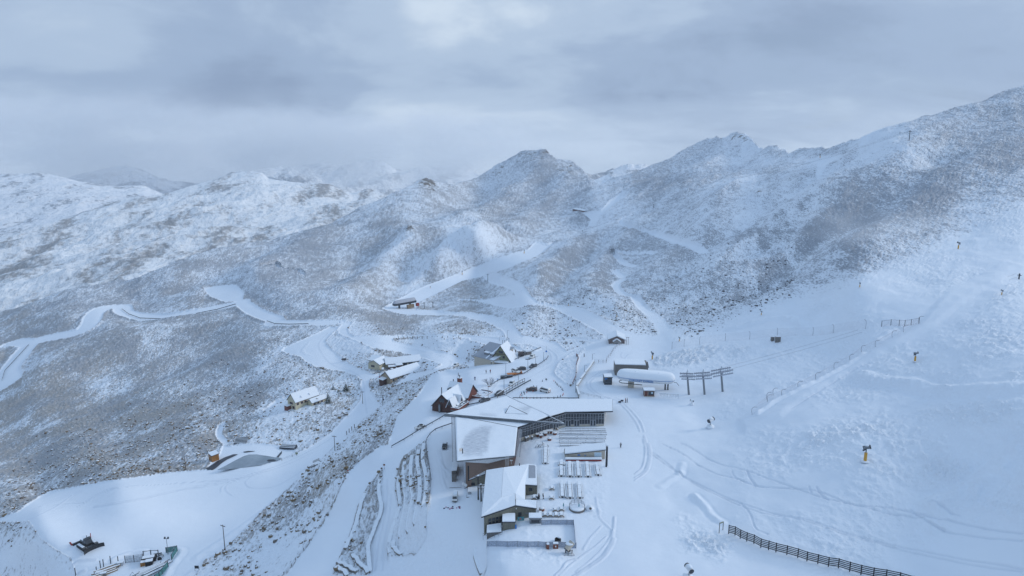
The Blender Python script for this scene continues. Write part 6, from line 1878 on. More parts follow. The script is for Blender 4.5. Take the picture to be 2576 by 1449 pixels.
park(t, 'D', 335, 365, 250, 290, 420, 430, scale=1.22)
# ------------------------------------------------------------------ snow guns
def gun_head(t, z, mat, tilt=.35, snow=True):
 e = Vector((math.cos(tilt), 0, math.sin(tilt)))
 c = Vector((.1, 0, z))
 m = MB().tube(c - e * .85, c + e * .75, .50, .56, 14)
 b = m.build('barrel', mat, t)
 MB().tube(c + e * .75, c + e * 1.0, .60, .58, 14).build('nozzle_ring', 'black', b)
 MB().tube(c - e * 1.0, c - e * .85, .56, .56, 14).build('fan_guard', 'dark_metal', b)
 if snow:
  MB().blob(c + Vector((-.05, 0, .55)), .85, .5, .28, jitter=.2, flat=-.5).build('snow_cover', 'snow', b, smooth=True)
def make_gun(kind):
 if kind == 'tower':
  t = thing('snow_gun', 'snow gun', 'snow gun')
  MB().tube((0, 0, -1), (0, 0, 2.7), .43, .43, 12).build('padding', 'yellow', t)
  MB().tube((0, 0, 2.704), (0, 0, 3.7), .16, .14, 8).build('mast', 'grey_metal', t)
  m = MB(); m.bar((0, -.6, 3.7), (0, .6, 3.7), .14, .2); m.bar((0, -.6, 3.7), (0, -.6, 4.3), .1); m.bar((0, .6, 3.7), (0, .6, 4.3), .1); m.bar((-.9, 0, 3.2), (-.1, 0, 3.7), .3, .35)
  m.build('yoke', 'dark_metal', t)
  gun_head(t, 4.4, 'grey_metal')
  m = MB().blob((0, 0, 0), 1.3, 1.3, .35, jitter=.3, flat=-.2)
  m.build('snow_heap', 'snow', t, smooth=True)
 elif kind == 'low':
  t = thing('snow_gun', 'snow gun', 'snow gun')
  m = MB()
  for a in (.5, 2.6, 4.7):
   m.bar((math.cos(a) * 1.3, math.sin(a) * 1.3, 0), (0, 0, 1.3), .1)
  m.build('stand', 'pale_metal', t)
  MB().tube((0, 0, .2), (0, 0, 1.9), .2, .16, 8).build('mast', 'pale_metal', t)
  gun_head(t, 2.4, 'white_paint', .2)
  MB().blob((.1, 0, .2), 1.3, 1.1, .9, jitter=.3, flat=-.3).build('snow_heap', 'snow', t, smooth=True)
 return t
TOWER_GUN, LOW_GUN = Proto(make_gun('tower')), Proto(make_gun('low'))
for s, x, y, yt, kind, ang, lab in (
  ('8', 1523, 118, 3, 'tower', -.5, 'yellow snow gun standing alone among the lumps, nearest of the yellow ones'), ('d', 1800, 695, 602, 'tower', -.2, 'yellow snow gun above the curving snow ridge right of the long net'),
  ('d', 2412, 236, 162, 'tower', 2.6, 'snow gun with a thin orange post near the right edge'), ('c', 1986, 938, 872, 'tower', 2.8, 'yellow snow gun highest up the right-hand slope'),
  ('d', 1409, 176, 110, 'tower', 1.2, 'yellow snow gun in the middle of the upper lumpy slope'), ('d', 713, 366, 312, 'tower', 2.4, 'orange snow gun on the crest where the tussock gully ends'),
  ('5', 1270, 470, 362, 'tower', 1.9, 'orange-padded snow gun at the tip of the lumpy bank above the station'), ('5', 1637, 233, 160, 'tower', 2.2, 'small orange snow gun above the start of the net fence'),
  ('b', 1312, 772, 742, 'tower', 1.5, 'tiny snow gun beside the top of the far snow run'), ('b', 893, 916, 888, 'tower', 1.2, 'tiny snow gun on the left of the far snow run'), ('b', 678, 1008, 990, 'tower', 1.0, 'tiny snow gun at the foot of the far snow run'),
  ('b', 1020, 1080, 1050, 'tower', .5, 'orange snow gun above the far curving shelf road'), ('b', 1612, 1132, 1104, 'tower', .5, 'orange snow gun beside the far trail, middle of its length'), ('b', 1938, 1212, 1175, 'tower', .9, 'orange snow gun in the drifting spray above the trail hut'),
  ('c', 1200, 404, 372, 'tower', .5, 'orange snow gun on the skyline above the high snow patch'),
  ('8', 357, 888, 802, 'low', 1.9, 'snow-plastered snow gun at the bottom edge right of the tracks'), ('5', 2058, 1397, 1258, 'low', .6, 'white-topped snow gun at the foot of the lumpy bank below the towers'), ('5', 1808, 1092, 1012, 'low', 2.5, 'squat snow-caked gun in front of the lift towers')):
 b, h = px_h(s, x, y, yt)
 (TOWER_GUN if kind == 'tower' else LOW_GUN).put(tuple(b), ang, lab, 'snow guns on the slopes', h / (5.1 if kind == 'tower' else 3.1))
# wheeled gun beside the windbreak
t = thing('snow_gun', 'wheeled snow gun with a big tilted barrel beside the windbreak fence', 'snow gun', tuple(sq('F', 1600, 1045)), 0, 'snow guns on the slopes')
m = MB()
m.bar((-1.3, -.9, .1), (1.3, -.7, .1), .12); m.bar((-.2, -.8, .1), (0, 1.2, .3), .12); m.bar((-1.2, -.8, .1), (-1.2, -.8, .9), .1); m.bar((1.2, -.7, .1), (.2, .2, 1.1), .1); m.bar((-1.0, -.8, .1), (-.1, .2, 1.1), .1)
m.build('chassis', 'pale_metal', t)
for s in (-1, 1):
 MB().tube((s * .75 - .1, .3, .4), (s * .75 + .1, .3, .4), .4, n=12).build('wheel', 'rubber', t)
e = Vector((.62, .45, .55)).normalized()
c = Vector((0, .1, 1.9))
b_ = MB().tube(c - e * 1.0, c + e * 1.2, .62, .75, 16).build('barrel', 'beige', t)
MB().tube(c + e * 1.204, c + e * 1.3, .8, .8, 16).build('nozzle_ring', 'white_paint', b_)
MB().tube(c - e * 1.15, c - e * 1.004, .6, .6, 14).build('fan_guard', 'dark_metal', b_)
MB().blob(c + Vector((.1, .1, .62)), 1.0, .7, .3, flat=-.5).build('snow_cover', 'snow', b_, smooth=True)
MB().box(-.35, .35, -.2, .5, .6, 1.2).build('control_box', 'dark_metal', t)
t.scale = (1.15,) * 3
# ------------------------------------------------------------------ poles and lamps
for s, x, y, yt, arm, lab in (
  ('6', 2480, 1170, 885, 2, 'tall power pole with a crossarm at the edge of the left snowfield'), ('7', 1525, 238, 86, 1, 'thin power pole beside the road below the cottage'),
  ('3', 1095, 983, 842, 1, 'power pole in the fork of the roads below the bungalow'), ('3', 1326, 1010, 880, 3, 'power pole carrying a dark transformer beside the lower road'),
  ('3', 1290, 762, 616, 1, 'power pole at the corner of the tan bungalow'), ('6', 2048, 292, 135, 0, 'bare grey pole at the far edge of the snowfield left of the shed'),
  ('3', 570, 1000, 918, 1, 'slim pole in front of the cream cottage'), ('2', 412, 520, 224, 3, 'left one of two dark poles with white boxes beside the annex roof'), ('2', 447, 541, 330, 3, 'right one of two dark poles with white boxes beside the annex roof')):
 b, h = px_h(s, x, y, yt)
 t = thing('power_pole', lab, 'power pole', tuple(b), random.uniform(-.5, .5), 'power poles')
 r = .17 if s != '2' else .24
 MB().tube((0, 0, -1), (0, 0, h), r, r * .7, 8).build('pole', 'bark' if s != '2' else 'black', t)
 if arm:
  m = MB(); m.bar((-1.15, 0, h - .5), (1.15, 0, h - .5), .16, .2)
  if arm == 3:
   m.bar((-.9, 0, h - 1.6), (.9, 0, h - 1.6), .14, .16)
  m.build('crossarm', 'bark', t)
  m = MB()
  for k in (-1, 0, 1):
   m.tube((k * .95, 0, h - .4), (k * .95, 0, h - .1), .07, n=6)
  m.build('insulators', 'pale_metal', t)
 if arm == 3:
  MB().lathe([(.3, 0), (.36, .1), (.36, .9), (.25, 1.0)], (.45, 0, h * .5), 10).build('transformer', 'white_paint' if s == '2' else 'dark_metal', t)
 if s == '2':
  MB().blob((0, 0, h), .3, .3, .2).build('snow_cover', 'snow', t, smooth=True)
for s, x, y, yt, kind, lab in (
  ('4', 948, 1258, 1018, 'sign', 'street lamp behind the lodge roof with a small snowy box on its top'), ('4', 1213, 1122, 872, 'arm', 'street lamp standing at the left end of the white railing'), ('4', 1243, 866, 645, 'arm', 'street lamp left of the orange flatbed'),
  ('4', 1453, 972, 832, 'arm', 'street lamp at the middle of the white railing'), ('4', 1612, 797, 575, 'tee', 'leaning street lamp with a dark double head above the snow bank'), ('4', 1742, 702, 532, 'arm', 'thin street lamp behind the half-sunk dark car'),
  ('4', 1877, 606, 456, 'arm', 'thin street lamp at the end of the road barrier'), ('4', 2415, 1132, 922, 'arm', 'slim lamp against the retaining wall right of the car park'), ('5', 457, 470, 392, 'arm', 'lamp at the upper corner of the retaining wall'),
  ('5', 350, 642, 548, 'arm', 'lamp standing half way along the retaining wall'), ('4', 1268, 212, 92, 'arm', 'lamp beside the road below the distant snow shelf'), ('4', 1133, 272, 200, 'arm', 'short lamp at the road edge above the A-frame'),
  ('1', 430, 492, 418, 'arm', 'short lamp in front of the brown chalet deck'), ('6', 1852, 1212, 1038, 'flood', 'floodlight mast with two lamp heads by the fenced yard'), ('1', 2212, 1250, 985, 'thick', 'thick black lamp mast at the corner of the terrace bar')):
 b, h = px_h(s, x, y, yt)
 t = thing('street_lamp', lab, 'lamp', tuple(b), random.uniform(-.4, .4) if kind == 'arm' else 0, 'lamps on poles')
 r = .1 if kind != 'thick' else .28
 MB().tube((0, 0, -.6), (0, 0, h), r * 1.2, r * .8, 8).build('pole', 'grey_metal' if kind != 'thick' else 'black', t)
 if kind == 'arm':
  m = MB().bar((0, 0, h), (.9, 0, h + .12), .09); m.box(.7, 1.25, -.14, .14, h + .1, h + .22)
  m.build('lamp_head', 'pale_metal', t)
 elif kind == 'sign':
  MB().box(-.2, 1.1, -.35, .35, h - .3, h + .1).build('lamp_head', 'rust', t)
  MB().box(-.2, 1.1, -.35, .35, h + .104, h + .3).build('snow_cover', 'snow', t, bevel=.05)
 elif kind == 'tee':
  MB().box(-1.2, 1.2, -.25, .25, h - .1, h + .15).build('lamp_head', 'dark_metal', t)
 elif kind == 'flood':
  m = MB().bar((-.6, 0, h), (.6, 0, h), .1)
  for k in (-.6, .6):
   m.prism([Vector((k - .3, -.25, h)), Vector((k + .3, -.25, h)), Vector((k + .3, .25, h)), Vector((k - .3, .25, h))], [Vector((k - .22, -.05, h + .6)), Vector((k + .22, -.05, h + .6)), Vector((k + .22, .3, h + .6)), Vector((k - .22, .3, h + .6))])
  m.build('lamp_head', 'dark_metal', t)
 else:
  MB().tube((.35, 0, .4), (.35, 0, h * .97), .14, .12, 8).build('conduit', 'grey_metal', t)
  MB().box(-.3, .6, -.3, .3, h + .004, h + .5).build('lamp_head', 'snow', t, bevel=.1)
for s, x, y, yt, col, w, lab in (('4', 1922, 492, 352, 'blue_sign', 1.1, 'blue sign on a tall post at the hairpin of the upper road'), ('4', 1105, 945, 898, 'blue_sign', .6, 'small blue sign beside the frosted tree'), ('4', 1921, 932, 893, 'grey_metal', 1.0, 'round grey sign standing alone in the car park'),
    ('3', 836, 78, 48, 'blue_sign', .8, 'small blue sign on the island of the far junction'), ('3', 1081, 598, 565, 'red_paint', .7, 'red notice beside the lower road before the villa'), ('A', 617, 465, 415, 'rust', .8, 'small red-brown notice where the two snow roads part'),
    ('6', 2172, 1400, 1335, 'black', 1.4, 'dark two-legged notice board at the lower edge of the snowfield'), ('A', 282, 500, 470, 'cone_red', .5, 'small pink-red marker beside the upper snow road'), ('7', 1155, 285, 250, 'green_wall', 1.2, 'green notice at the fence right of the pond')):
 b, h = px_h(s, x, y, yt)
 t = thing('sign_post', lab, 'sign', tuple(b), 0, None)
 if w > 1.2:
  m = MB().bar((-w / 2, 0, -.4), (-w / 2, 0, h), .1); m.bar((w / 2, 0, -.4), (w / 2, 0, h), .1)
 else:
  m = MB().bar((0, .05, -.4), (0, .05, h), .1)
 m.build('post', 'grey_metal', t)
 if 'round' in lab:
  MB().tube((0, -.06, h - w / 2), (0, 0, h - w / 2), w / 2, n=16).build('panel', col, t)
 else:
  hh = min(w * .8, h * .7)
  if '4' == s and w > 1:
   MB().tube((0, -.06, h * .36), (0, 0, h * .36), w / 2, n=16).build('panel', col, t)
  else:
   MB().box(-w / 2, w / 2, -.06, 0, h - hh, h).build('panel', col, t)
# ------------------------------------------------------------------ fences, rails, nets
def line_points(s, xy, step=None):
 p = [sq(s, xy[i], xy[i + 1]) for i in range(0, len(xy), 2)]
 if step is None:
  return p
 out = [p[0]]
 for a, b in zip(p[:-1], p[1:]):
  n = max(1, round((b - a).length / step))
  for k in range(1, n + 1):
   out.append(a + (b - a) * (k / n))
 return out
def fence(name, label, pts, h, rails, post='grey_timber', rail='grey_timber', pw=.12, rw=.08, rh=.14, cat='fence', snow=False, net=None, neth=None, group=None, lean=0.0, sunk=.4):
 o = pts[0].copy()
 t = thing(name, label, cat, tuple(o), 0, group)
 L = [p - o for p in pts]
 k = Vector((0, 0, 1))
 for p in L:
  MB().bar(p - k * sunk, p + k * h + Vector((lean, 0, 0)), pw).build('post', post, t)
 if rails:
  m = MB()
  for z in rails:
   for a, b in zip(L[:-1], L[1:]):
    m.bar(a + k * z, b + k * z, rw, rh)
  m.build('rails', rail, t)
 if net:
  m = MB()
  hh = neth or h
  for a, b in zip(L[:-1], L[1:]):
   n = (b - a).cross(k).normalized() * .012
   m.prism([a + n, b + n, b - n, a - n], [a + n + k * hh, b + n + k * hh, b - n + k * hh, a - n + k * hh])
  m.build('netting', net, t)
 if snow:
  m = MB()
  for a, b in zip(L[:-1], L[1:]):
   m.bar(a + k * (h + .07), b + k * (h + .07), rw * 1.6, .12)
  m.build('snow_cover', 'snow', t)
 return t
fence('snow_fence', 'dark five-rail slatted snow fence running to the bottom right corner', line_points('8', (620, 590, 662, 603, 697, 622, 740, 640, 787, 655, 833, 681, 884, 697, 933, 714, 1005, 736, 1077, 758, 1138, 776, 1210, 793, 1280, 815, 1345, 831, 1420, 851, 1495, 868, 1577, 890, 1660, 908, 1750, 928, 1840, 950)), 2.75,
 (.55, 1.05, 1.55, 2.05, 2.55), 'black', 'dark_metal', .2, .08, .24)
b0, b1_ = sq('8', 557, 590), sq('8', 582, 568)
t = thing('gate_frame', 'bare three-sided post frame at the head of the dark snow fence', 'frame', tuple(b0))
d = b1_ - b0
m = MB(); m.bar((0, 0, -.4), (0, 0, 3.2), .16); m.bar(d - Vector((0, 0, .4)), d + Vector((0, 0, 2.6)), .16)
m.build('post', 'grey_timber', t)
MB().bar((0, 0, 3.1), d + Vector((0, 0, 2.5)), .14, .3).build('lintel', 'green_wall', t)
RAIL = dict(post='dark_metal', rail='dark_metal', pw=.14, rw=.12, rh=.36)
fence('guard_rail', 'dark guard rail between the ski road and the road behind the lodge', line_points('A', (685, 265, 800, 200, 950, 107, 1060, 45, 1130, 5, 1200, -40), 4), .95, (.8,), cat='guard rail', **RAIL)
fence('guard_rail', 'curved dark rail on the wall above the service yard', line_points('A', (1250, 52, 1150, 85, 1090, 107, 1040, 150, 1010, 195, 1003, 250, 1010, 330, 1030, 430, 1043, 540, 1040, 640), 4), 1.0, (.85,), cat='guard rail', **RAIL)
fence('guard_rail', 'dark rail along the road edge behind the pointed lodge roof', line_points('4', (150, 1452, 350, 1410, 570, 1372, 760, 1330, 950, 1262, 1100, 1215, 1230, 1190), 4), .9, (.75,), cat='guard rail', **RAIL)
fence('railing', 'pale post-and-rail railing between the upper road and the car park', line_points('4', (1100, 1222, 1200, 1160, 1300, 1098, 1400, 1035, 1480, 990, 1560, 952), 2.4), 1.9, (1.7, .4), 'grey_timber', 'grey_timber', .22, .14, .22, cat='railing', snow=True)
fence('kerb_rail', 'straight dark rail below the pale railing, nearest the car park', line_points('4', (1250, 1180, 1350, 1118, 1450, 1062, 1560, 1000, 1662, 945), 4), .9, (.75,), cat='guard rail', **{**RAIL, 'rh': .55})
fence('road_barrier', 'low dark barrier along the outer edge of the upper road past the flatbed', line_points('4', (1000, 1022, 1100, 950, 1220, 903, 1400, 862, 1560, 822, 1700, 732, 1850, 642, 1930, 580, 1955, 530), 4), .75, (.6,), cat='guard rail', **{**RAIL, 'rh': .34})
fence('road_barrier', 'thin dark barrier across the slope above the white car', line_points('4', (1400, 590, 1530, 545, 1620, 495, 1700, 455, 1830, 405), 5), .9, (.7,), cat='guard rail', **{**RAIL, 'rh': .3})
fence('guard_rail', 'dark guard rail along the outer edge of the far valley road', line_points('e', (870, 396, 920, 434, 1000, 464, 1150, 472, 1350, 442, 1550, 402, 1680, 364), 9), 1.1, (.9,), cat='guard rail', **{**RAIL, 'rh': .7})
fence('guard_rail', 'dark guard rail on the bend left of the far road junction', line_points('e', (1905, 484, 1960, 503, 2060, 508, 2200, 505), 9), 1.1, (.9,), cat='guard rail', **{**RAIL, 'rh': .6})
fence('guard_rail', 'dark guard rail beside the road at the left edge of the picture', line_points('e', (15, 905, 35, 840, 120, 748, 205, 655), 9), 1.1, (.9,), cat='guard rail', **{**RAIL, 'rh': .6})
fence('edge_rail', 'straight dark rail along the rear edge of the right lodge roof', line_points('4', (1365, 1232, 1600, 1234, 1850, 1235, 2100, 1236, 2300, 1237, 2470, 1237), 4), .55, (.4,), cat='guard rail', **{**RAIL, 'rh': .3})
fence('roadside_posts', 'row of short marker posts along the roadside above the pale bank', line_points('3', (1505, 243, 2190, 243), 6.3), 1.7, (), 'grey_timber', pw=.34, cat='post row')
fence('timber_fence', 'dark timber fence along the top of the snowy bank left of the station', line_points('5', (243, 432, 268, 468, 250, 520, 236, 570, 237, 660, 232, 720, 205, 780, 188, 822), 3), 1.3, (.5, 1.1), 'redbrown', 'redbrown', .16, .1, .16)
fence('railing', 'thin grey stair railing at the foot of the retaining wall', line_points('5', (275, 930, 330, 945, 400, 968, 480, 985, 570, 1002), 2.5), 1.2, (1.1, .6), 'grey_metal', 'grey_metal', .07, .06, .06, cat='railing')
fence('railing', 'pale railing across the upper end of the station platform', line_points('5', (482, 512, 540, 514, 600, 516, 645, 518, 655, 470, 700, 420, 740, 350, 790, 300, 850, 260), 3), 1.6, (1.5, .9), 'grey_timber', 'frost', .14, .08, .08, cat='railing')
fence('wire_fence', 'thin wire fence along the left edge of the ski road', line_points('7', (1873, 265, 1830, 290, 1720, 370, 1650, 450, 1605, 550, 1525, 730, 1450, 860, 1340, 1045, 1275, 1140, 1222, 1205, 1142, 1300, 1102, 1357, 1030, 1440)), 1.0, (.9, .5), 'bark', 'grey_metal', .14, .03, .03)
fence('wire_fence', 'short row of posts with wire beside the lower road', line_points('3', (914, 1342, 942, 1314, 972, 1290, 1002, 1264)), 2.2, (), 'bark', pw=.3)
fence('wire_fence', 'long thin fence between the pond road and the tussock slope', line_points('7', (1010, 330, 1110, 292, 1150, 275, 1230, 220, 1330, 160, 1420, 90, 1520, 10), 7), 1.1, (1.0, .5), 'bark', 'grey_metal', .16, .04, .04)
fence('post_row', 'scattered bare posts around the slope behind the A-frame', line_points('4', (1180, 402, 1265, 412, 1330, 436, 1380, 446, 1403, 478)), 1.9, (), 'bark', pw=.34, cat='post row')
fence('timber_fence', 'frosted timber rail fence right of the A-frame', line_points('4', (1405, 545, 1410, 500, 1455, 505, 1452, 570)), 1.8, (1.6,), 'bark', 'bark', .28, .14, .16)
fence('gateway', 'dark gate posts with a low ramp beside the upper road', line_points('4', (1190, 320, 1222, 325, 1295, 285, 1263, 270)), 2.6, (2.4,), 'dark_metal', 'grey_metal', .24, .1, .1, cat='gate')
# windbreak fences on the platform
F_ = lambda *xy: line_points('F', xy)
fence('windbreak_fence', 'long translucent windbreak fence across the front platform', F_(82, 908, 265, 910, 457, 912, 648, 914, 838, 920, 1030, 922, 1180, 924, 1400, 928, 1535, 932, 1732, 938), 1.75, (1.7,), 'grey_metal', 'pale_metal', .1, .06, .06, net='whitenet', neth=1.68)
fence('windbreak_fence', 'short translucent windbreak fence behind the front platform', F_(1090, 505, 1275, 500, 1380, 498, 1560, 498, 1680, 500), 1.6, (1.55,), 'grey_metal', 'pale_metal', .1, .06, .06, net='whitenet', neth=1.52)
fence('windbreak_fence', 'sideways windbreak fence closing the right end of the platform', F_(1686, 498, 1700, 640, 1712, 780, 1724, 935), 1.6, (1.55,), 'pale_metal', 'pale_metal', .1, .08, .08, net='whitenet', neth=1.52)
fence('railing', 'white-topped railing down the left edge of the front platform', F_(70, 850, 68, 940, 68, 1060, 68, 1180, 68, 1300), 1.2, (1.1, .6), 'white_paint', 'white_paint', .1, .08, .08, cat='railing')
t = thing('stair', 'white slatted steps leading off the lower left corner of the platform', 'stairs', tuple(sq('F', 40, 1400)))
o = root_loc(t)
m = MB()
for i in range(8):
 a, b = sq('F', 75 - i * 10, 1312 + i * 26), sq('F', 10 - i * 10, 1400 + i * 26)
 m.bar(a - o + Vector((0, 0, .5 - i * .05)), b - o + Vector((0, 0, .0 - i * .05)), .16, .1)
m.build('treads', 'white_paint', t)
# retaining wall of the station platform
t = thing('retaining_wall', 'tall pale concrete retaining wall with a snowy parapet beside the car park', 'wall', tuple(sq('5', 300, 800)))
P = [sq('5', *p) for p in ((278, 985), (243, 868), (300, 770), (360, 680), (420, 595), (478, 508))]
m = MB()
for a, b in zip(P[:-1], P[1:]):
 zt = max(a.z, b.z)
 m.wall(a, b, -7, zt + 1.2, .5)
m.build('wall', 'concrete', t, world=True)
m = MB()
for a, b in zip(P[:-1], P[1:]):
 zt = max(a.z, b.z)
 m.bar(Vector((a.x, a.y, zt + 1.32)), Vector((b.x, b.y, zt + 1.32)), .8, .22)
m.build('snow_cover', 'snow', t, world=True)
# stone-basket walls of the terraced bank
def gabion(pts, label, h=1.0):
 p = [sq('A', a, b) for a, b in smooth_line([(pts[i], pts[i + 1]) for i in range(0, len(pts), 2)], 7)]
 o = p[0].copy()
 t = thing('retaining_wall', label, 'wall', tuple(o), 0, 'terraced retaining walls of the bank')
 m = MB(); c = MB()
 L = [x - o for x in p]
 nrm = []
 for i in range(len(L)):
  d = L[min(i + 1, len(L) - 1)] - L[max(i - 1, 0)]
  d.z = 0
  nrm.append(d.normalized().cross(Vector((0, 0, 1))))
 for i in range(len(L) - 1):
  a, b, na, nb = L[i], L[i + 1], nrm[i], nrm[i + 1]
  k = Vector((0, 0, 1))
  ha = hb = h * .7
  m.prism([a - k + na * .1, b - k + nb * .1, b - k - nb * .9, a - k - na * .9], [a + k * ha, b + k * hb, b + k * hb - nb * .8, a + k * ha - na * .8])
  c.prism([a + k * (ha + .004) + na * .03, b + k * (hb + .004) + nb * .03, b + k * hb - nb * 1.2, a + k * ha - na * 1.2], [a + k * (ha + .22), b + k * (hb + .22), b + k * (hb + .22) - nb * 1.3, a + k * (ha + .22) - na * 1.3])
 m.build('baskets', 'stone', t)
 c.build('snow_cover', 'snow', t)
 return t
for pts, lab, h in (*TIERS,
     ((560, 580, 550, 690, 572, 860, 520, 1010, 470, 1140, 450, 1220, 465, 1430), 'stone-basket wall along the left edge of the lower snow road', .8),
     ((425, 690, 380, 830, 340, 980, 300, 1090, 240, 1220), 'stone-basket wall along the right edge of the ski road', .6),
     ((170, 1345, 260, 1390, 350, 1449), 'dark slatted stone-basket step at the bottom edge of the picture, upper one', 1.3), ((160, 1400, 215, 1432, 260, 1470), 'dark slatted stone-basket step at the bottom edge of the picture, lower one', 1.3),
     ((310, 1290, 380, 1370, 450, 1440), 'slanting stone-basket wall at the lower end of the shrubby strip', 1.0),
     ((1445, 1215, 1440, 1280, 1470, 1380, 1500, 1449), 'stone-basket wall below the railing of the front platform', 1.0)):
 gabion(pts, lab, h)
# ------------------------------------------------------------------ safety nets on curved poles
def safety_net(label, xy, h, curve, step=None, s='d', side=1):
 pts = line_points(s, xy)
 o = pts[0].copy()
 t = thing('safety_net', label, 'net', tuple(o), 0, 'safety nets beside the piste')
 L = [p - o for p in pts]
 m = MB()
 prev = None
 for i, p in enumerate(L):
  d = (L[min(i + 1, len(L) - 1)] - L[max(i - 1, 0)]); d.z = 0
  n = d.normalized().cross(Vector((0, 0, 1))) * side
  arc = [p + n * (curve * (k / 5) ** 2.2 - .35 * curve * math.sin(math.pi * k / 5)) + Vector((0, 0, h * math.sin(math.pi / 2 * (k / 5)) - .3 * (k == 0))) for k in range(6)]
  MB().path(arc, .06, 5).build('pole', 'dark_metal', t)
  if prev:
   for k in range(5):
    a, b, c, e = prev[k], arc[k], arc[k + 1], prev[k + 1]
    m.add([a, b, c, e], [(0, 1, 2, 3)])
  prev = arc
 m.build('netting', 'net', t)
 return t
safety_net('long pale safety net on hooked poles along the upper edge of the piste', (82, 585, 168, 570, 277, 562, 458, 545, 630, 532, 825, 515, 1078, 500, 1222, 482, 1450, 452), 4.6, 1.8)
safety_net('lower safety net on curved poles along the side of the snow ridge', (650, 1062, 760, 968, 860, 930, 975, 878, 1100, 815, 1230, 748, 1340, 700, 1420, 656, 1520, 600, 1640, 530, 1720, 490, 1830, 420), 3.4, 1.8)
fence('safety_net', 'short straight-posted net fence where the two long nets meet', line_points('d', (1565, 434, 1630, 432, 1688, 438, 1728, 440, 1773, 432, 1828, 428)), 2.8, (2.6,), 'dark_metal', 'dark_metal', .16, .06, .06, cat='net', net='net', group='safety nets beside the piste')
safety_net('remnant of netting with a bent pole just right of the lift towers', (755, 955, 800, 925), 3.6, 1.6)
for x, y, w, lab in ((793, 540, 1.5, 'dark snow-topped box below the long net, the smaller of two'), (830, 548, 2.4, 'dark snow-topped box below the long net, the larger of two')):
 t = thing('cabinet', lab, 'cabinet', tuple(sq('d', x, y)))
 MB().box(-w / 2, w / 2, -.6, .6, -.3, w * .75 + .8).build('body', 'grey_timber', t)
 MB().box(-w / 2 - .06, w / 2 + .06, -.66, .66, w * .75 + .804, w * .75 + 1.15).build('snow_cover', 'snow', t, bevel=.08)
# ------------------------------------------------------------------ terrace furniture
def long_table(s, a, b, label, two=True):
 """a row of trestle tables under snow with a bench on each side"""
 A, B = sq(s, *a), sq(s, *b)
 A.z = B.z = min(A.z, B.z)
 d = B - A
 L = d.length
 t = thing('long_table', label, 'table', tuple((A + B) / 2), math.atan2(d.y, d.x), 'long snow-covered tables on the terrace')
 h = L / 2
 MB().box(-h, h, -.38, .38, .70, .76).build('tabletop', 'timber', t)
 m = MB(); n = max(2, int(L / 2.4))
 for i in range(n):
  x0 = -h + L * i / n; x1 = -h + L * (i + 1) / n - .02
  o = random.uniform(-.05, .05)
  m.box(x0, x1, -.54 + o, .54 + o, .764, 1.0 + random.uniform(-.03, .04), taper=.04)
 m.build('snow_cover', 'snow', t, bevel=.05)
 for i, x in enumerate(np.linspace(-h + .3, h - .3, max(2, int(L / 2.2)))):
  MB().box(x - .05, x + .05, -.3, .3, -.1, .70).build('leg', 'dark_metal', t)
 for sgn in (-1, 1):
  q0 = -h + random.uniform(0, .4)
  cut = random.uniform(-.3, .5) * h
  for x0, x1, off in ((q0, cut, 0), (cut + .06, h - random.uniform(0, .3), random.uniform(-.16, .16))):
   y = sgn * (.95 + off)
   bn = MB().box(x0, x1, y - .14, y + .14, .40, .46).build('bench', 'timber', t)
   MB().box(x0, x1, y - .16, y + .16, .464, .64).build('snow_cover', 'snow', bn, bevel=.04)
   mm = MB()
   for x in (x0 + .2, x1 - .2):
    mm.box(x - .05, x + .05, y - .1, y + .1, -.1, .40)
   mm.build('leg', 'dark_metal', bn)
 return t
for i, (s, a, b, lab) in enumerate((
  ('1', (1440, 1220), (1440, 1022), 'long snowy table standing alone left of the terrace bar'), ('1', (1642, 1248), (1642, 1188), 'short snowy table directly behind the leftmost long table'), ('1', (1642, 1385), (1642, 1262), 'leftmost snowy table of the five-table row in front of the bar'),
  ('1', (1752, 1388), (1745, 1208), 'second snowy table from the left in the row before the bar'), ('1', (1862, 1388), (1847, 1204), 'middle snowy table of the row before the bar'), ('1', (1982, 1388), (1968, 1210), 'fourth snowy table from the left in the row before the bar'),
  ('1', (2112, 1370), (2088, 1228), 'rightmost snowy table of the row before the bar, under the black mast'), ('2', (1438, 505), (1428, 320), 'left snowy table of the three-table row nearer the round shelter'), ('2', (1532, 515), (1522, 320), 'middle snowy table of the three-table row nearer the round shelter'),
  ('2', (1652, 515), (1635, 322), 'right snowy table of the three-table row, just behind the round shelter'))):
 long_table(s, a, b, lab)
def bench_row(s, a, b, label, gaps):
 A, B = sq(s, *a), sq(s, *b)
 A.z = B.z = min(A.z, B.z)
 d = B - A
 L = d.length
 t = thing('ski_rack', label, 'ski rack', tuple((A + B) / 2), math.atan2(d.y, d.x), 'snow-covered racks before the window wall')
 cuts = [0] + [g for g in gaps] + [1]
 for g0, g1 in zip(cuts[:-1], cuts[1:]):
  x0, x1 = -L / 2 + L * g0 + .05, -L / 2 + L * g1 - .05
  for y, z in ((.42, .95), (-.42, .55)):
   r = MB().box(x0, x1, y - .16, y + .16, z - .1, z).build('rail', 'grey_timber', t)
   MB().box(x0 - .02, x1 + .02, y - .2, y + .2, z + .004, z + .2).build('snow_cover', 'snow', r, bevel=.05)
  n = max(2, int((x1 - x0) / 2.5))
  for x in np.linspace(x0 + .2, x1 - .2, n):
   m = MB(); m.bar((x, .42, -.1), (x, .42, .84), .09); m.bar((x, -.42, -.1), (x, -.42, .44), .09); m.bar((x, -.42, .4), (x, .42, .7), .07)
   m.build('leg', 'grey_metal', t)
 return t
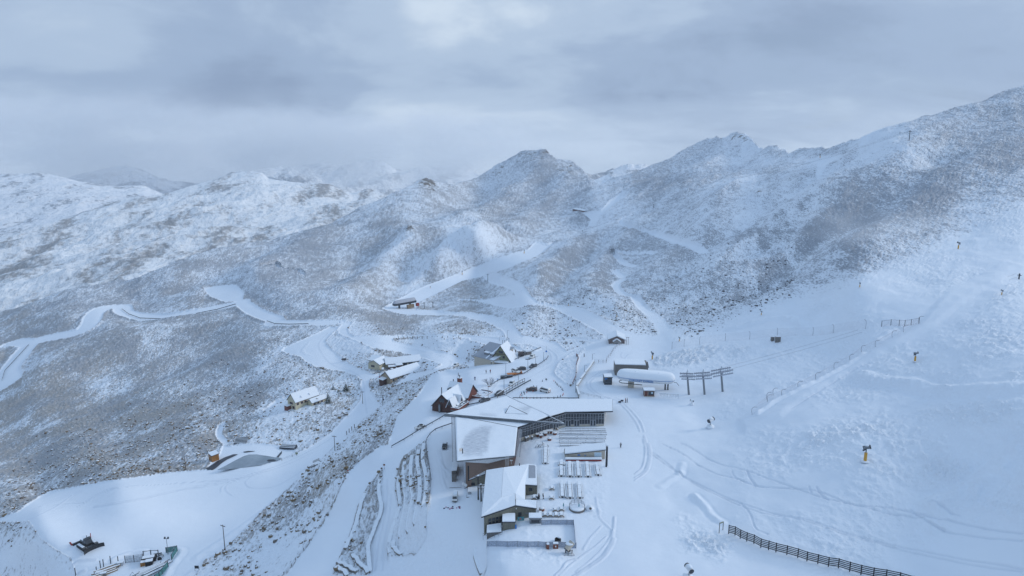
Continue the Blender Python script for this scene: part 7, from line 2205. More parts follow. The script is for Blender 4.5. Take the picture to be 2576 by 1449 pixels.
for a, b, gaps, lab in (((1690, 792), (2205, 797), (.15,), 'snowy rack nearest the window wall'), ((1615, 832), (2220, 847), (.5, .88), 'second snowy rack counted from the window wall'), ((1612, 888), (2210, 893), (.38,), 'middle snowy rack of the five before the windows'),
      ((1612, 940), (2200, 943), (.78,), 'fourth snowy rack from the window wall, just behind the bar roof'), ((1620, 985), (1900, 987), (), 'shortest snowy rack, partly behind the terrace bar roof')):
 bench_row('1', a, b, lab, gaps)
for i, (x, y, ang, lab) in enumerate(((1310, 392, 1.5, 'small snowy picnic table alone right of the annex corner'), (1305, 508, 1.5, 'small snowy picnic table nearer the two standing people, on their right'), (1095, 508, 1.5, 'small snowy picnic table against the annex wall behind the two people'),
    (1350, 655, 1.55, 'left picnic table of the fenced pair beside the round shelter'), (1425, 648, 1.55, 'right picnic table of the fenced pair beside the round shelter'),
    (1168, 712, 1.55, 'first snowy picnic table of the front row, beside the ticket kiosk'), (1226, 718, 1.55, 'second snowy picnic table of the front row from the left'), (1290, 720, 1.55, 'third snowy picnic table of the front row from the left'),
    (1360, 722, 1.55, 'fourth snowy picnic table of the front row from the left'), (1425, 718, 1.55, 'last snowy picnic table of the front row on the right'))):
 PICNIC.put(tuple(sq('2', x, y)), ang, lab, 'small picnic tables on the terrace', 1.05)
t = thing('barrel_table', 'barrel table', 'table')
MB().lathe([(.34, 0), (.42, .3), (.44, .5), (.42, .72), (.34, 1.0)], (0, 0, 0), 14).build('barrel', 'wood_barrel', t)
m = MB()
for z in (.22, .78):
 m.lathe([(.43, z - .04), (.445, z), (.43, z + .04)], (0, 0, 0), 14)
m.build('hoop', 'dark_metal', t)
MB().box(-.62, .62, -.62, .62, 1.0, 1.06).build('tabletop', 'timber', t)
MB().box(-.66, .66, -.66, .66, 1.064, 1.24).build('snow_cover', 'snow', t, bevel=.06)
BAR = Proto(t)
for x, y, lab in ((1342, 872, 'barrel table at the left front of the cluster by the windows'), (1385, 884, 'barrel table standing nearest the camera in the cluster'), (1366, 845, 'barrel table at the back left of the cluster, against the windows'), (1394, 856, 'barrel table in the middle of the cluster'),
    (1441, 858, 'tall barrel table in the pair right of the cluster, the nearer one'), (1430, 838, 'barrel table in the pair right of the cluster, the farther one'), (1471, 828, 'barrel table of the right-hand pair, left one'), (1511, 828, 'barrel table of the right-hand pair, right one')):
 BAR.put(tuple(sq('1', x, y)), random.uniform(0, .5), lab, 'barrel tables on the terrace', 1.15)
for s, x, y, r, h, mat, lab in (('1', 1560, 840, .75, .75, 'wood_barrel', 'low round snow-capped tub right of the barrel tables'), ('1', 1492, 915, .75, .75, 'wood_barrel', 'low round snow-capped tub alone on the terrace'), ('F', 1098, 238, .8, .75, 'wood_barrel', 'low round snow-capped tub beside the annex end wall'),
    ('1', 1195, 928, .5, 1.5, 'grey_timber', 'grey snow-capped bin nearest the foot of the window wall'), ('1', 1220, 915, .5, 1.5, 'grey_timber', 'grey snow-capped bin, second from the end of the window wall'), ('1', 1270, 903, .42, 1.2, 'grey_timber', 'slim grey bin, third from the end of the window wall')):
 t = thing('tub' if r > .6 else 'litter_bin', lab, 'tub' if r > .6 else 'bin', tuple(sq(s, x, y)))
 MB().lathe([(r * .9, 0), (r, .1), (r, h)], (0, 0, 0), 14).build('body', mat, t)
 MB().lathe([(r * .95, h + .004), (r * 1.02, h + .12), (r * .7, h + .3)], (0, 0, 0), 14).build('snow_cover', 'snow', t, smooth=True)
for x, y, lab in ((1592, 785, 'snow-heaped chair near the inner corner of the window wall'), (1657, 750, 'snow-heaped chair under the tip of the roof beam'), (1412, 968, 'snow-heaped chair between the tub and the lone long table')):
 t = thing('chair', lab, 'chair', tuple(sq('1', x, y)), random.uniform(0, 6))
 MB().box(-.3, .3, -.3, .3, .38, .44).build('seat', 'timber', t)
 MB().box(-.3, .3, .26, .32, .44, 1.0).build('backrest', 'timber', t)
 for sx in (-.26, .26):
  for sy in (-.26, .26):
   MB().bar((sx, sy, -.1), (sx, sy, .38), .06).build('leg', 'timber', t)
 MB().blob((0, -.02, .62), .36, .36, .45, jitter=.2, flat=-.4).build('snow_cover', 'snow', t, smooth=True)
# round shelter with snow
t = thing('round_shelter', 'round low-walled terrace shelter with a slumped snowy canopy', 'shelter', tuple(sq('2', 1615, 640)))
MB().lathe([(2.35, -.3), (2.4, .1), (2.4, .55), (2.2, .55)], (0, 0, 0), 28).build('wall', 'grey_timber', t)
MB().lathe([(2.2, .5), (2.25, .75), (1.9, .9), (1.0, 1.0), (.1, 1.05)], (0, 0, 0), 28).build('snow_cover', 'snow', t, smooth=True)
m = MB()
ring_ = lambda r, z, a: Vector((r * math.cos(a), r * math.sin(a), z))
N = 14
for i in range(N):
 a, b = math.pi * (-.06 + 1.12 * i / N), math.pi * (-.06 + 1.12 * (i + 1) / N)
 for (r0, z0), (r1, z1) in zip(((2.38, .9), (2.42, 1.5)), ((2.42, 1.5), (2.1, 2.3))):
  m.add([ring_(r0, z0, a), ring_(r0, z0, b), ring_(r1, z1, b), ring_(r1, z1, a)], [(0, 1, 2, 3)])
m.build('canopy', 'clearsheet', t)
m = MB()
for i in range(0, N + 1, 2):
 a = math.pi * (-.06 + 1.12 * i / N)
 m.bar(ring_(2.42, .4, a), ring_(2.42, 1.5, a), .07); m.bar(ring_(2.42, 1.5, a), ring_(2.1, 2.3, a), .07)
m.build('frame', 'dark_metal', t)
for s, x, y, yt, lab in (('2', 1638, 640, 545, 'closed dark flag in front of the round shelter'), ('2', 1450, 628, 552, 'closed dark flag left of the round shelter')):
 b, h = px_h(s, x, y, yt)
 t = thing('banner_flag', lab, 'flag', tuple(b + Vector((0, -.2, 0))))
 MB().tube((0, 0, -.2), (0, 0, h), .05).build('pole', 'grey_metal', t)
 MB().lathe([(.05, h * .35), (.2, h * .5), (.16, h * .75), (.04, h * .98)], (0, 0, 0), 8, sy=.5).build('flag', 'teal', t)
t = thing('snow_heap', 'rounded heap of snow over a buried machine beside the round shelter', 'snow heap', tuple(sq('2', 1770, 640)))
MB().blob((0, 0, .3), 1.3, 1.1, 1.1, 14, 8, .25, -.4).build('heap', 'snow', t, smooth=True)
MB().tube((0, -.9, .9), (.2, -1.25, .9), .35, n=10).build('intake', 'bark', t)
# ticket kiosk at the platform and the two brown cabinets
t = thing('ticket_kiosk', 'little grey kiosk with a thick snow cap between the annex and the windbreak', 'kiosk', tuple(sq('2', 1108, 815)))
MB().box(-1.7, 1.7, 0, 2.2, -.8, 1.75).build('wall', 'grey_metal', t)
MB().box(-1.2, 1.2, -.05, -.004, .3, 1.2).build('serving_hatch', 'glass', t)
MB().box(-1.2, 1.2, -.06, -.004, 1.3, 1.6).build('sign_board', 'jacket_grey', t)
r = MB().box(-1.9, 1.9, -.4, 2.4, 1.754, 1.9).build('roof', 'roof_edge', t)
MB().box(-1.9, 1.9, -.4, 2.4, 1.904, 2.25).build('snow_cover', 'snow', r, bevel=.1)
A, B = sq('2', 890, 785), sq('2', 972, 778)
t = thing('banner', 'teal banner with a red emblem hung beside the annex door', 'banner', tuple(A))
d = B - A
MB().prism([Vector((0, 0, .1)), d + Vector((0, 0, .1)), d + Vector((0, .05, .1)), Vector((0, .05, .1))], [Vector((0, 0, 1.35)), d + Vector((0, 0, 1.35)), d + Vector((0, .05, 1.35)), Vector((0, .05, 1.35))]).build('cloth', 'teal', t)
n_ = Vector((d.y, -d.x, 0)).normalized() * .01
m = MB()
c = d * .42 + Vector((0, 0, .7))
dn = d.normalized()
m.prism([c - dn * .3 + n_, c + dn * .25 + n_ - Vector((0, 0, .2)), c + dn * .35 + n_ + Vector((0, 0, .1)), c - dn * .05 + n_ + Vector((0, 0, .25))], [c - dn * .3 + n_ * 2, c + dn * .25 + n_ * 2 - Vector((0, 0, .2)), c + dn * .35 + n_ * 2 + Vector((0, 0, .1)), c - dn * .05 + n_ * 2 + Vector((0, 0, .25))])
m.build('emblem', 'cone_red', t)
for x, y, lab in ((1260, 1118, 'brown snow-capped cabinet with a pole, left one of two at the windbreak'), (1355, 1118, 'brown snow-capped cabinet with a white emblem, right one of two at the windbreak')):
 t = thing('cabinet', lab, 'cabinet', tuple(sq('2', x, y)))
 w = .35 if x < 1300 else .7
 MB().box(-w, w, -.35, .35, -.2, 1.35).build('body', 'wood_barrel', t)
 MB().box(-w - .05, w + .05, -.4, .4, 1.354, 1.7).build('snow_cover', 'snow', t, bevel=.1)
 if x > 1300:
  MB().box(-.18, .18, -.375, -.354, .5, .95).build('emblem', 'white_paint', t)
 else:
  MB().bar((-.5, 0, -.2), (-.5, 0, 1.9), .08).build('pole', 'rust', t)
t = thing('hose_coil', 'dark coiled hose with snow on it behind the windbreak', 'hose', tuple(sq('2', 1382, 1035)))
m = MB()
for k in range(3):
 m.path([Vector((.75 * math.cos(a), .75 * math.sin(a), .25 + .3 * k)) for a in np.linspace(0, 2 * math.pi, 15)], .16, 6)
m.build('coil', 'rubber', t)
MB().blob((.5, .4, 1.1), .6, .4, .25, jitter=.3, flat=-.5).build('snow_cover', 'snow', t, smooth=True)
t = thing('rubble_pile', 'scatter of dark snow-dusted chairs and frames stacked behind the lone long table', 'furniture pile', tuple(sq('1', 1400, 1000)))
m = MB()
for i in range(14):
 p = Vector((random.uniform(-2.6, 2.6), random.uniform(-.8, .8), 0))
 a = random.uniform(0, 3)
 m.bar(p, p + Vector((math.cos(a) * .3, math.sin(a) * .3, .8)), .07); m.bar(p + Vector((.2, .2, .1)), p + Vector((.4, -.2, .7)), .07)
m.build('frames', 'dark_metal', t)
m = MB()
for i in range(9):
 m.blob((random.uniform(-2.4, 2.6), random.uniform(-.7, .7), random.uniform(.3, .8)), .3, .25, .16, 8, 5)
m.build('snow_cover', 'snow', t, smooth=True)
t = thing('rubbish', 'scattered pink and dark litter bags on the snow at the end of the yard', 'litter', tuple(sq('A', 1265, 822)))
m, m2 = MB(), MB()
for i in range(12):
 p = sq('A', 1170 + random.uniform(0, 170), 835 - random.uniform(0, 26)) - root_loc(t)
 (m if i % 2 else m2).blob(p + Vector((0, 0, .1)), random.uniform(.2, .5), random.uniform(.15, .3), .15, 7, 4, .5)
m.build('pink_bags', simple('pink_bag', (.45, .16, .26)), t); m2.build('dark_bags', 'jacket_dark', t)
# ------------------------------------------------------------------ traffic cones
t = thing('traffic_cone', 'cone', 'cone')
MB().box(-.22, .22, -.22, .22, 0, .05).build('base', 'rubber', t)
MB().lathe([(.17, .05), (.04, .85), (.03, .86)], (0, 0, 0), 10).build('cone', 'cone_red', t)
MB().lathe([(.128, .3), (.092, .52), (.092, .52)], (0, 0, 0), 10).build('band', 'white_paint', t)
CONE = Proto(t)
t = thing('bollard_cone', 'dark cone', 'cone')
MB().box(-.25, .25, -.25, .25, 0, .06).build('base', 'rubber', t)
MB().lathe([(.16, .06), (.07, .9), (.05, 1.0)], (0, 0, 0), 10).build('cone', 'jacket_dark', t)
DARK = Proto(t)
reds = [(2050, 945), (1487, 1180), (1595, 1138), (2207, 1165), (1527, 1234), (1700, 1120), (1640, 1108), (2195, 1188), (1650, 1238)]
darks = [(2075, 972), (2095, 996), (2110, 1012), (2135, 1032), (2165, 1052), (2185, 1082), (2200, 1102), (2160, 1206), (2113, 1220), (2050, 1234), (1950, 1238), (1825, 1240), (1765, 1238), (1707, 1238), (1590, 1236), (1478, 1222), (1513, 1192), (1507, 1157), (1545, 1137), (1557, 1162), (1710, 1038), (1762, 1048), (1857, 948)]
for x, y in reds:
 CONE.put(tuple(sq('4', x, y)), 0, 'small red traffic cone standing among the cones in the car park', 'red cones in the car park', .95)
for x, y in darks:
 DARK.put(tuple(sq('4', x, y)), 0, 'small dark marker cone in the ring around the car park', 'dark cones in the car park', 1.0)
# ------------------------------------------------------------------ pond with its liner
zw = zpond
poly = [at_z(p, zw) for p in POND]
w_ = MB().poly(poly).build('water', 'ice')
w_['kind'] = 'structure'
for xy, lab in (((272, 420, 320, 385, 380, 340, 460, 300, 540, 272, 582, 272, 540, 292, 480, 320, 420, 360, 370, 405, 340, 424), 'black pond liner bared in a broad strip along the left bank of the pond'), ((635, 248, 680, 240, 750, 242, 700, 248, 650, 254), 'thin black strip of liner on the far bank of the pond'),
    ((960, 298, 985, 268, 1012, 238, 1008, 262, 975, 302), 'narrow black strip of liner at the right corner of the pond'), ((862, 330, 880, 318, 930, 316, 955, 325, 940, 336, 880, 340), 'dark open patch in the pond ice')):
 pz = .32 if 'patch' not in lab else 0
 pts = [(site(*p) + Vector((0, 0, .28))) if pz else (at_z(p, zw) + Vector((0, 0, .004))) for p in ql('7', *xy)]
 if 'patch' in lab:
  o = MB().slab([p + Vector((0, 0, .01)) for p in pts], .012).build('water', 'liner'); o['kind'] = 'structure'
 else:
  tag(MB().slab(pts, .1).build('pond_liner', 'liner'), lab, 'pond liner', 'bared pond liner strips')
A, B = sq('7', 985, 215), sq('7', 1130, 232)
t = thing('tarpaulin', 'dark snow-edged tarpaulin stack between the pond and the road', 'tarpaulin', tuple(A))
d = B - A
MB().prism([Vector((0, 0, -.5)), d - Vector((0, 0, .5)), d + Vector((.5, 4, -.5)), Vector((.5, 4, -.5))], [Vector((0, 0, .7)), d + Vector((0, 0, .7)), d + Vector((.5, 3.4, 1.2)), Vector((.5, 3.4, 1.2))]).build('sheet', 'liner', t)
m = MB()
for k in (.12, .5, .85):
 m.bar(Vector((.5, 3.4 * k, .75 + .5 * k)), d + Vector((0, 3.4 * k, .75 + .5 * k)), .45, .14)
m.build('snow_cover', 'snow', t)
A, B = sq('7', 545, 178), sq('7', 665, 170)
t = thing('pipe_stack', 'stack of long dark pipes with snow between them behind the pond', 'pipes', tuple(A))
d = B - A
m, m2 = MB(), MB()
for i in range(5):
 m.tube(Vector((0, i * .9, .3 + .35 * i)), d + Vector((0, i * .9, .3 + .35 * i)), .3, n=8)
 m2.bar(Vector((0, i * .9, .62 + .35 * i)), d + Vector((0, i * .9, .62 + .35 * i)), .35, .12)
m.build('pipes', 'black', t); m2.build('snow_cover', 'snow', t)
A, B = sq('7', 1280, 412), sq('7', 1388, 345)
t = thing('trailer', 'slatted flat trailer half buried at the road edge above the bank', 'trailer', tuple(A))
d = B - A
L = d.length
t.rotation_euler = (0, 0, math.atan2(d.y, d.x))
MB().box(0, L, -1.2, 1.2, .5, .75).build('bed', 'grey_timber', t)
m = MB()
for i in range(9):
 m.bar((L * .45 + i * .45, 1.15, .75), (L * .45 + i * .45, 1.15, 2.0), .08)
for z in (1.1, 1.5, 1.9):
 m.bar((L * .45, 1.15, z), (L, 1.15, z), .08)
for i in range(5):
 m.bar((i * .5, -1.15, .75), (i * .5, -1.15, 1.5), .08)
m.bar((0, -1.15, 1.45), (2.2, -1.15, 1.45), .1)
m.build('side_racks', 'bark', t)
for x in (L * .3, L * .6):
 for s in (-1, 1):
  MB().tube((x, s * 1.0, .35), (x, s * 1.25, .35), .38, n=10).build('wheel', 'rubber', t)
MB().box(.2, L * .9, -1.1, 1.0, .754, .98).build('snow_cover', 'snow', t, bevel=.08)
# ------------------------------------------------------------------ fenced yard at the bottom left
D_ = lambda *xy: line_points('D', xy)
fence('yard_fence', 'row of dark fence posts along the left side of the fenced yard', D_(98, 985, 525, 935, 600, 815, 662, 785, 805, 715, 960, 720), 3.0, (), 'dark_metal', pw=.22)
fence('yard_fence', 'square-mesh yard gate with two round discs', D_(1100, 705, 1280, 690, 1460, 665), 2.9, (2.8, 1.5, .2), 'dark_metal', 'grey_metal', .16, .06, .06, net='clearsheet', neth=2.6)
fence('yard_fence', 'dark post-and-rail frame behind the yard machinery', D_(1475, 605, 1625, 585, 1775, 580), 2.8, (2.6,), 'dark_metal', 'dark_metal', .24, .14, .14)
fence('yard_fence', 'green netted fence at the right corner of the yard', D_(1930, 500, 2155, 468, 2040, 640), 2.2, (2.1,), 'dark_metal', 'dark_metal', .2, .1, .1, net='greennet', neth=2.0)
fence('yard_fence', 'green netted fence at the bottom right of the yard', D_(1970, 800, 1850, 920, 1790, 1000, 1700, 1060), 2.2, (2.1,), 'dark_metal', 'dark_metal', .2, .1, .1, net='greennet', neth=2.0)
for i, (x, y, w, l, h, mat, lab) in enumerate(((1490, 740, 1.6, 2.4, 1.3, 'orange_timber', 'orange-brown crate with a snowy lid in the yard'), (1590, 735, 1.8, 2.4, 1.6, 'black', 'black crate with a white snow lid in the yard'), (1000, 750, 1.4, 2.0, 1.2, 'pale_metal', 'pale crate under snow near the yard gate'),
    (930, 775, 1.6, 1.6, .5, 'grey_timber', 'low flat crate under snow left of the yard gate'), (580, 965, 1.8, 2.4, 1.4, 'orange_timber', 'brown crate at the lower left of the yard'), (660, 965, 1.4, 2.0, 1.2, 'grey_timber', 'grey crate beside the brown one at the lower left of the yard'))):
 t = thing('crate', lab, 'crate', tuple(sq('D', x, y)), .35, 'crates in the yard')
 MB().box(-l / 2, l / 2, -w / 2, w / 2, -.2, h).build('body', mat, t)
 MB().box(-l / 2, l / 2, -w / 2, w / 2, h + .004, h + .2).build('snow_cover', 'snow', t, bevel=.05)
t = thing('log_stack', 'stack of snowy sawn timbers along the left of the yard', 'timber stack', tuple(sq('D', 740, 880)), .75)
m, m2 = MB(), MB()
for i in range(7):
 y = i * .55 - 1.6
 x0 = random.uniform(-.8, .8); z = .25 + (i % 3) * .42
 m.box(-4.2 + x0, 3.4 + x0, y - .2, y + .2, z - .2, z + .18); m2.box(-4.1 + x0, 3.2 + x0, y - .2, y + .2, z + .184, z + .32)
m.build('timbers', 'timber', t); m2.build('snow_cover', 'snow', t, bevel=.03)
t = thing('pole_stack', 'long bundle of snow-covered poles on the right of the yard', 'poles', tuple(sq('D', 1660, 860)), .9)
m, m2 = MB(), MB()
for i in range(11):
 y = i * .5 - 2.6
 x0 = random.uniform(-1.6, 1.6); z = .3 + random.random() * .5
 m.tube((-5.5 + x0, y, z), (5.0 + x0, y, z + .1), .16, n=6); m2.bar((-5.2 + x0, y, z + .2), (4.8 + x0, y, z + .3), .3, .12)
m.build('poles', 'dark_metal', t); m2.build('snow_cover', 'snow', t)
t = thing('machinery', 'dark old machinery with wheels and a snowy deck at the back of the yard', 'machinery', tuple(sq('D', 1600, 660)), .3)
MB().box(-2.6, 2.2, -1.0, 1.0, .5, 1.6).build('deck', 'black', t)
MB().box(-2.4, 1.6, -.9, .9, 1.604, 1.85).build('snow_cover', 'snow', t, bevel=.06)
for x in (-1.6, 1.6, 3.4):
 MB().tube((x, -1.1, .7), (x, -.8, .7), .7, n=14).build('wheel', 'rubber', t)
m = MB()
for i in range(6):
 m.bar((1.2 + i * .45, 1.6, 0), (1.2 + i * .45, 1.6, 1.6), .22)
m.bar((1.0, 1.6, 1.5), (3.8, 1.6, 1.5), .2)
m.build('rack', 'black', t)
m = MB()
m.path([Vector((3.6 + .8 * math.cos(a), .2, .9 + .8 * math.sin(a))) for a in np.linspace(0, 2 * math.pi, 13)], .1, 5); m.path([Vector((3.6 + .8 * math.cos(a), .7, .9 + .8 * math.sin(a))) for a in np.linspace(0, 2 * math.pi, 13)], .1, 5)
m.build('cable_drum', 'grey_metal', t)
t = thing('trestle', 'thin bare metal trestle at the bottom of the yard', 'trestle', tuple(sq('D', 1390, 960)))
m = MB(); m.bar((-1.5, 0, 0), (0, 0, 1.6), .1); m.bar((0, 0, 1.6), (1.5, 0, 0), .1); m.bar((-3.5, 0, 0), (-2.4, 0, 1.4), .1); m.bar((-2.4, 0, 1.4), (-1.5, 0, .0), .1)
m.build('frame', 'grey_metal', t)
# small shed near the upper road
t = thing('generator_box', 'small grey cabin with a thick snow cap near the upper road barrier', 'cabin', tuple(sq('4', 1600, 498)), .45)
MB().box(-2.2, 2.2, -1.3, 1.3, -.5, 2.0).build('body', 'grey_timber', t)
MB().box(-2.4, 2.4, -1.5, 1.5, 2.004, 2.9).build('snow_cover', 'snow', t, bevel=.15)
t = thing('excavator', 'dark snow-dusted digger parked among the rails right of the A-frame', 'digger', tuple(sq('4', 1500, 540)), .3)
MB().box(-1.5, 1.5, -1.1, 1.1, .1, .8).build('tracks', 'rubber', t)
MB().box(-1.2, .9, -1.0, 1.0, .8, 2.7).build('cab', 'car_brown', t, bevel=.2)
m = MB(); m.bar((.9, 0, 1.4), (2.2, 0, 2.8), .3); m.bar((2.2, 0, 2.8), (3.2, 0, 1.2), .25)
m.build('arm', 'dark_metal', t)
MB().blob((-.1, 0, 2.8), 1.0, .8, .25, flat=-.4).build('snow_cover', 'snow', t, smooth=True)
t = thing('water_tank', 'dark flat-topped tank beside the lamp and the flatbed', 'tank', tuple(sq('4', 1255, 892)), .25)
MB().box(-3.0, 3.0, -.7, .7, -.5, 1.3).build('body', 'dark_metal', t)
MB().box(-3.0, 3.0, -.7, .7, 1.304, 1.42).build('lid', 'grey_metal', t)
# ------------------------------------------------------------------ people
def skin_mesh(name, joints, edges, mat, parent, sub=1):
 """one continuous surface grown over a joint skeleton: {name: (position, radius)}"""
 keys = list(joints)
 me = bpy.data.meshes.new(name)
 me.from_pydata([joints[k][0] for k in keys], [(keys.index(a), keys.index(b)) for a, b in edges], [])
 o = bpy.data.objects.new(name, me)
 COL.objects.link(o)
 mod = o.modifiers.new('skin', 'SKIN')
 for i, k in enumerate(keys):
  r = joints[k][1]
  v = me.skin_vertices[0].data[i]
  v.radius = (r, r) if isinstance(r, (int, float)) else r
  v.use_root = (i == 0)
 mod.use_smooth_shade = True
 s = o.modifiers.new('sub', 'SUBSURF')
 s.levels = s.render_levels = sub
 bpy.context.view_layer.update()
 new = bpy.data.meshes.new_from_object(o.evaluated_get(bpy.context.evaluated_depsgraph_get()))
 o.modifiers.clear()
 o.data = new
 new.name = name
 for p in new.polygons:
  p.use_smooth = True
 new.materials.clear()
 new.materials.append(M[mat])
 if parent is not None:
  o.parent = parent
 return o
def make_person(label, jacket, hat, pose):
 """pose: hand positions, stride and lean; facing +X"""
 t = thing('person', label, 'person')
 st, lean = pose.get('stride', .08), pose.get('lean', .03)
 hl, hr = pose.get('hands', ((.12, .30, .86), (.10, -.30, .86)))
 el = tuple((a + b) / 2 + c for a, b, c in zip((lean, .21, 1.42), hl, (-.06, .04, -.02))); er = tuple((a + b) / 2 + c for a, b, c in zip((lean, -.21, 1.42), hr, (-.06, -.04, -.02)))
 J = {'pelvis': ((0, 0, .93), .15), 'waist': ((lean * .4, 0, 1.10), .14), 'chest': ((lean, 0, 1.33), .17), 'neck': ((lean, 0, 1.50), .065), 'head': ((lean + .015, 0, 1.62), .095), 'crown': ((lean, 0, 1.72), .085),
  'hipl': ((0, .10, .88), .105), 'kneel': ((st * .6 + .03, .11, .50), .075), 'anklel': ((st, .11, .09), .05), 'toel': ((st + .17, .12, .045), .045),
  'hipr': ((0, -.10, .88), .105), 'kneer': ((-st * .4 + .03, -.11, .50), .075), 'ankler': ((-st, -.11, .09), .05), 'toer': ((-st + .17, -.12, .045), .045),
  'shl': ((lean, .19, 1.42), .075), 'ell': (el, .055), 'wrl': (hl, .04), 'handl': ((hl[0] + .05, hl[1], hl[2] - .07), .042),
  'shr': ((lean, -.19, 1.42), .075), 'elr': (er, .055), 'wrr': (hr, .04), 'handr': ((hr[0] + .05, hr[1], hr[2] - .07), .042)}
 E = [('pelvis', 'waist'), ('waist', 'chest'), ('chest', 'neck'), ('neck', 'head'), ('head', 'crown'), ('pelvis', 'hipl'), ('hipl', 'kneel'), ('kneel', 'anklel'), ('anklel', 'toel'), ('pelvis', 'hipr'), ('hipr', 'kneer'), ('kneer', 'ankler'), ('ankler', 'toer'),
  ('chest', 'shl'), ('shl', 'ell'), ('ell', 'wrl'), ('wrl', 'handl'), ('chest', 'shr'), ('shr', 'elr'), ('elr', 'wrr'), ('wrr', 'handr')]
 skin_mesh('body', J, E, 'skin', t)
 g = lambda k, d: (J[k][0], J[k][1] + d)
 skin_mesh('jacket', {'chest': g('chest', .035), 'waist': g('waist', .035), 'pelvis': ((0, 0, .86), .175), 'neck': ((lean, 0, 1.46), .085), 'shl': g('shl', .03), 'ell': g('ell', .03), 'wrl': g('wrl', .025), 'shr': g('shr', .03), 'elr': g('elr', .03), 'wrr': g('wrr', .025)},
   [('chest', 'waist'), ('waist', 'pelvis'), ('chest', 'neck'), ('chest', 'shl'), ('shl', 'ell'), ('ell', 'wrl'), ('chest', 'shr'), ('shr', 'elr'), ('elr', 'wrr')], jacket, t)
 skin_mesh('trousers', {'pelvis': ((0, 0, .95), .155), 'hipl': g('hipl', .02), 'kneel': g('kneel', .025), 'anklel': g('anklel', .03), 'hipr': g('hipr', .02), 'kneer': g('kneer', .025), 'ankler': g('ankler', .03)},
   [('pelvis', 'hipl'), ('hipl', 'kneel'), ('kneel', 'anklel'), ('pelvis', 'hipr'), ('hipr', 'kneer'), ('kneer', 'ankler')], 'trousers', t)
 MB().blob((lean, 0, 1.715), .125, .11, .105, 12, 8, flat=-.35).build('hat', hat, t, smooth=True)
 for s, k in ((1, 'toel'), (-1, 'toer')):
  c = Vector(J[k][0])
  MB().box(c.x - .24, c.x + .08, c.y - .06, c.y + .06, -.01, .13).build('boot', 'black', t, bevel=.04)
 for s in (-1, 1):
  m = MB()
  h = Vector(hl if s > 0 else hr) + Vector((.05, 0, -.08))
  for i, (dx, dl) in enumerate(((.035, .06), (.012, .068), (-.012, .062), (-.032, .05))):
   m.tube(h + Vector((dx, 0, 0)), h + Vector((dx * 1.1 + .01, -s * .012, -dl * .6)), .009, .008, 5); m.tube(h + Vector((dx * 1.1 + .01, -s * .012, -dl * .6)), h + Vector((dx * 1.1, -s * .03, -dl)), .008, .007, 5)
  m.tube(h + Vector((.035, 0, .03)), h + Vector((.07, -s * .02, -.015)), .011, .009, 5)
  m.build('fingers', 'skin', t)
 m = MB(); fx = lean + .105
 m.blob((fx + .005, 0, 1.605), .022, .014, .024, 8, 6)
 m.build('nose', 'skin', t, smooth=True)
 m = MB()
 for s in (-1, 1):
  m.blob((fx - .012, s * .034, 1.635), .008, .011, .007, 6, 5)
 m.bar((fx - .012, -.022, 1.565), (fx - .012, .022, 1.565), .008)
 m.build('eyes_and_mouth', 'black', t)
 return t
people = [
 ('2', 1155, 517, 'jacket_dark', 'jacket_dark', dict(lean=.14, stride=.05, hands=((.25, .22, .98), (.22, -.24, .96))), 2.4, 'person in dark clothes leaning over beside a bin, left of the pair on the terrace'),
 ('2', 1203, 514, 'jacket_dark', 'black', dict(lean=-.05, stride=.1, hands=((.1, .28, .9), (.05, -.3, .86))), .4, 'person in dark clothes standing upright, right of the pair on the terrace'),
 ('1', 2395, 1006, 'jacket_grey', 'jacket_dark', dict(stride=.2, lean=.05), 1.2, 'person in grey walking alone on the snow right of the terrace'),
 ('1', 2458, 436, 'jacket_red', 'black', dict(stride=.05, lean=.1), 2.8, 'person in a dark red jacket at the left of the pair near the lift'),
 ('1', 2476, 432, 'jacket_dark', 'black', dict(stride=.05, lean=.02), -.4, 'person in black at the right of the pair near the lift'),
 ('4', 912, 812, 'jacket_grey', 'trousers', dict(stride=.15), .8, 'person in grey walking on the snow, left of the pair above the frosted tree'),
 ('4', 982, 808, 'jacket_red', 'black', dict(stride=.15), .9, 'person in a dark red jacket, right of the pair above the frosted tree'),
 ('4', 725, 928, 'jacket_blue', 'jacket_dark', dict(stride=.12, hands=((.05, .36, .95), (.05, -.36, .95))), 1.5, 'person in dark blue standing behind the chalet chimney'),
 ('4', 1350, 792, 'jacket_blue', 'black', dict(stride=.05), .2, 'person in dark blue beside the white pickup'),
 ('4', 445, 858, 'jacket_dark', 'black', dict(stride=.1), .2, 'tiny dark person alone on the snow left of the chalet'),
 ('5', 346, 434, 'jacket_dark', 'black', dict(stride=.1, lean=.12), 2.9, 'person in black bending on the path above the retaining wall'),
 ('5', 242, 438, 'jacket_red', 'black', dict(stride=.05), .5, 'person in dark red at the end of the timber fence'),
 ('2', 1140, 500, 'jacket_dark', 'black', dict(lean=.2, stride=.05), 3.0, 'person in black crouching low behind the pair by the annex wall'),
]
for s, x, y, jk, hat, pose, rz, lab in people[:12]:
 t = make_person(lab, jk, hat, pose)
 t.location = sq(s, x, y)
 t.rotation_euler = (0, 0, rz)
 t['group'] = 'people on the snow'
 t.scale = (1.12,) * 3
for x, y, lab in ((2382, 438, 'small dark bag lying on the snow left of the pair near the lift'), (2412, 420, 'dark bundle on the snow beside the pair near the lift')):
 t = thing('bag', lab, 'bag', tuple(sq('1', x, y)))
 MB().blob((0, 0, .25), .7, .45, .35, 10, 6, .2, -.6).build('body', 'jacket_dark', t, smooth=True)
 MB().bar((-.2, 0, .6), (.2, 0, .6), .06).build('handle', 'black', t)
t = thing('litter_bin', 'round dark bin with snow on top between the two people on the terrace', 'bin', tuple(sq('2', 1133, 508)))
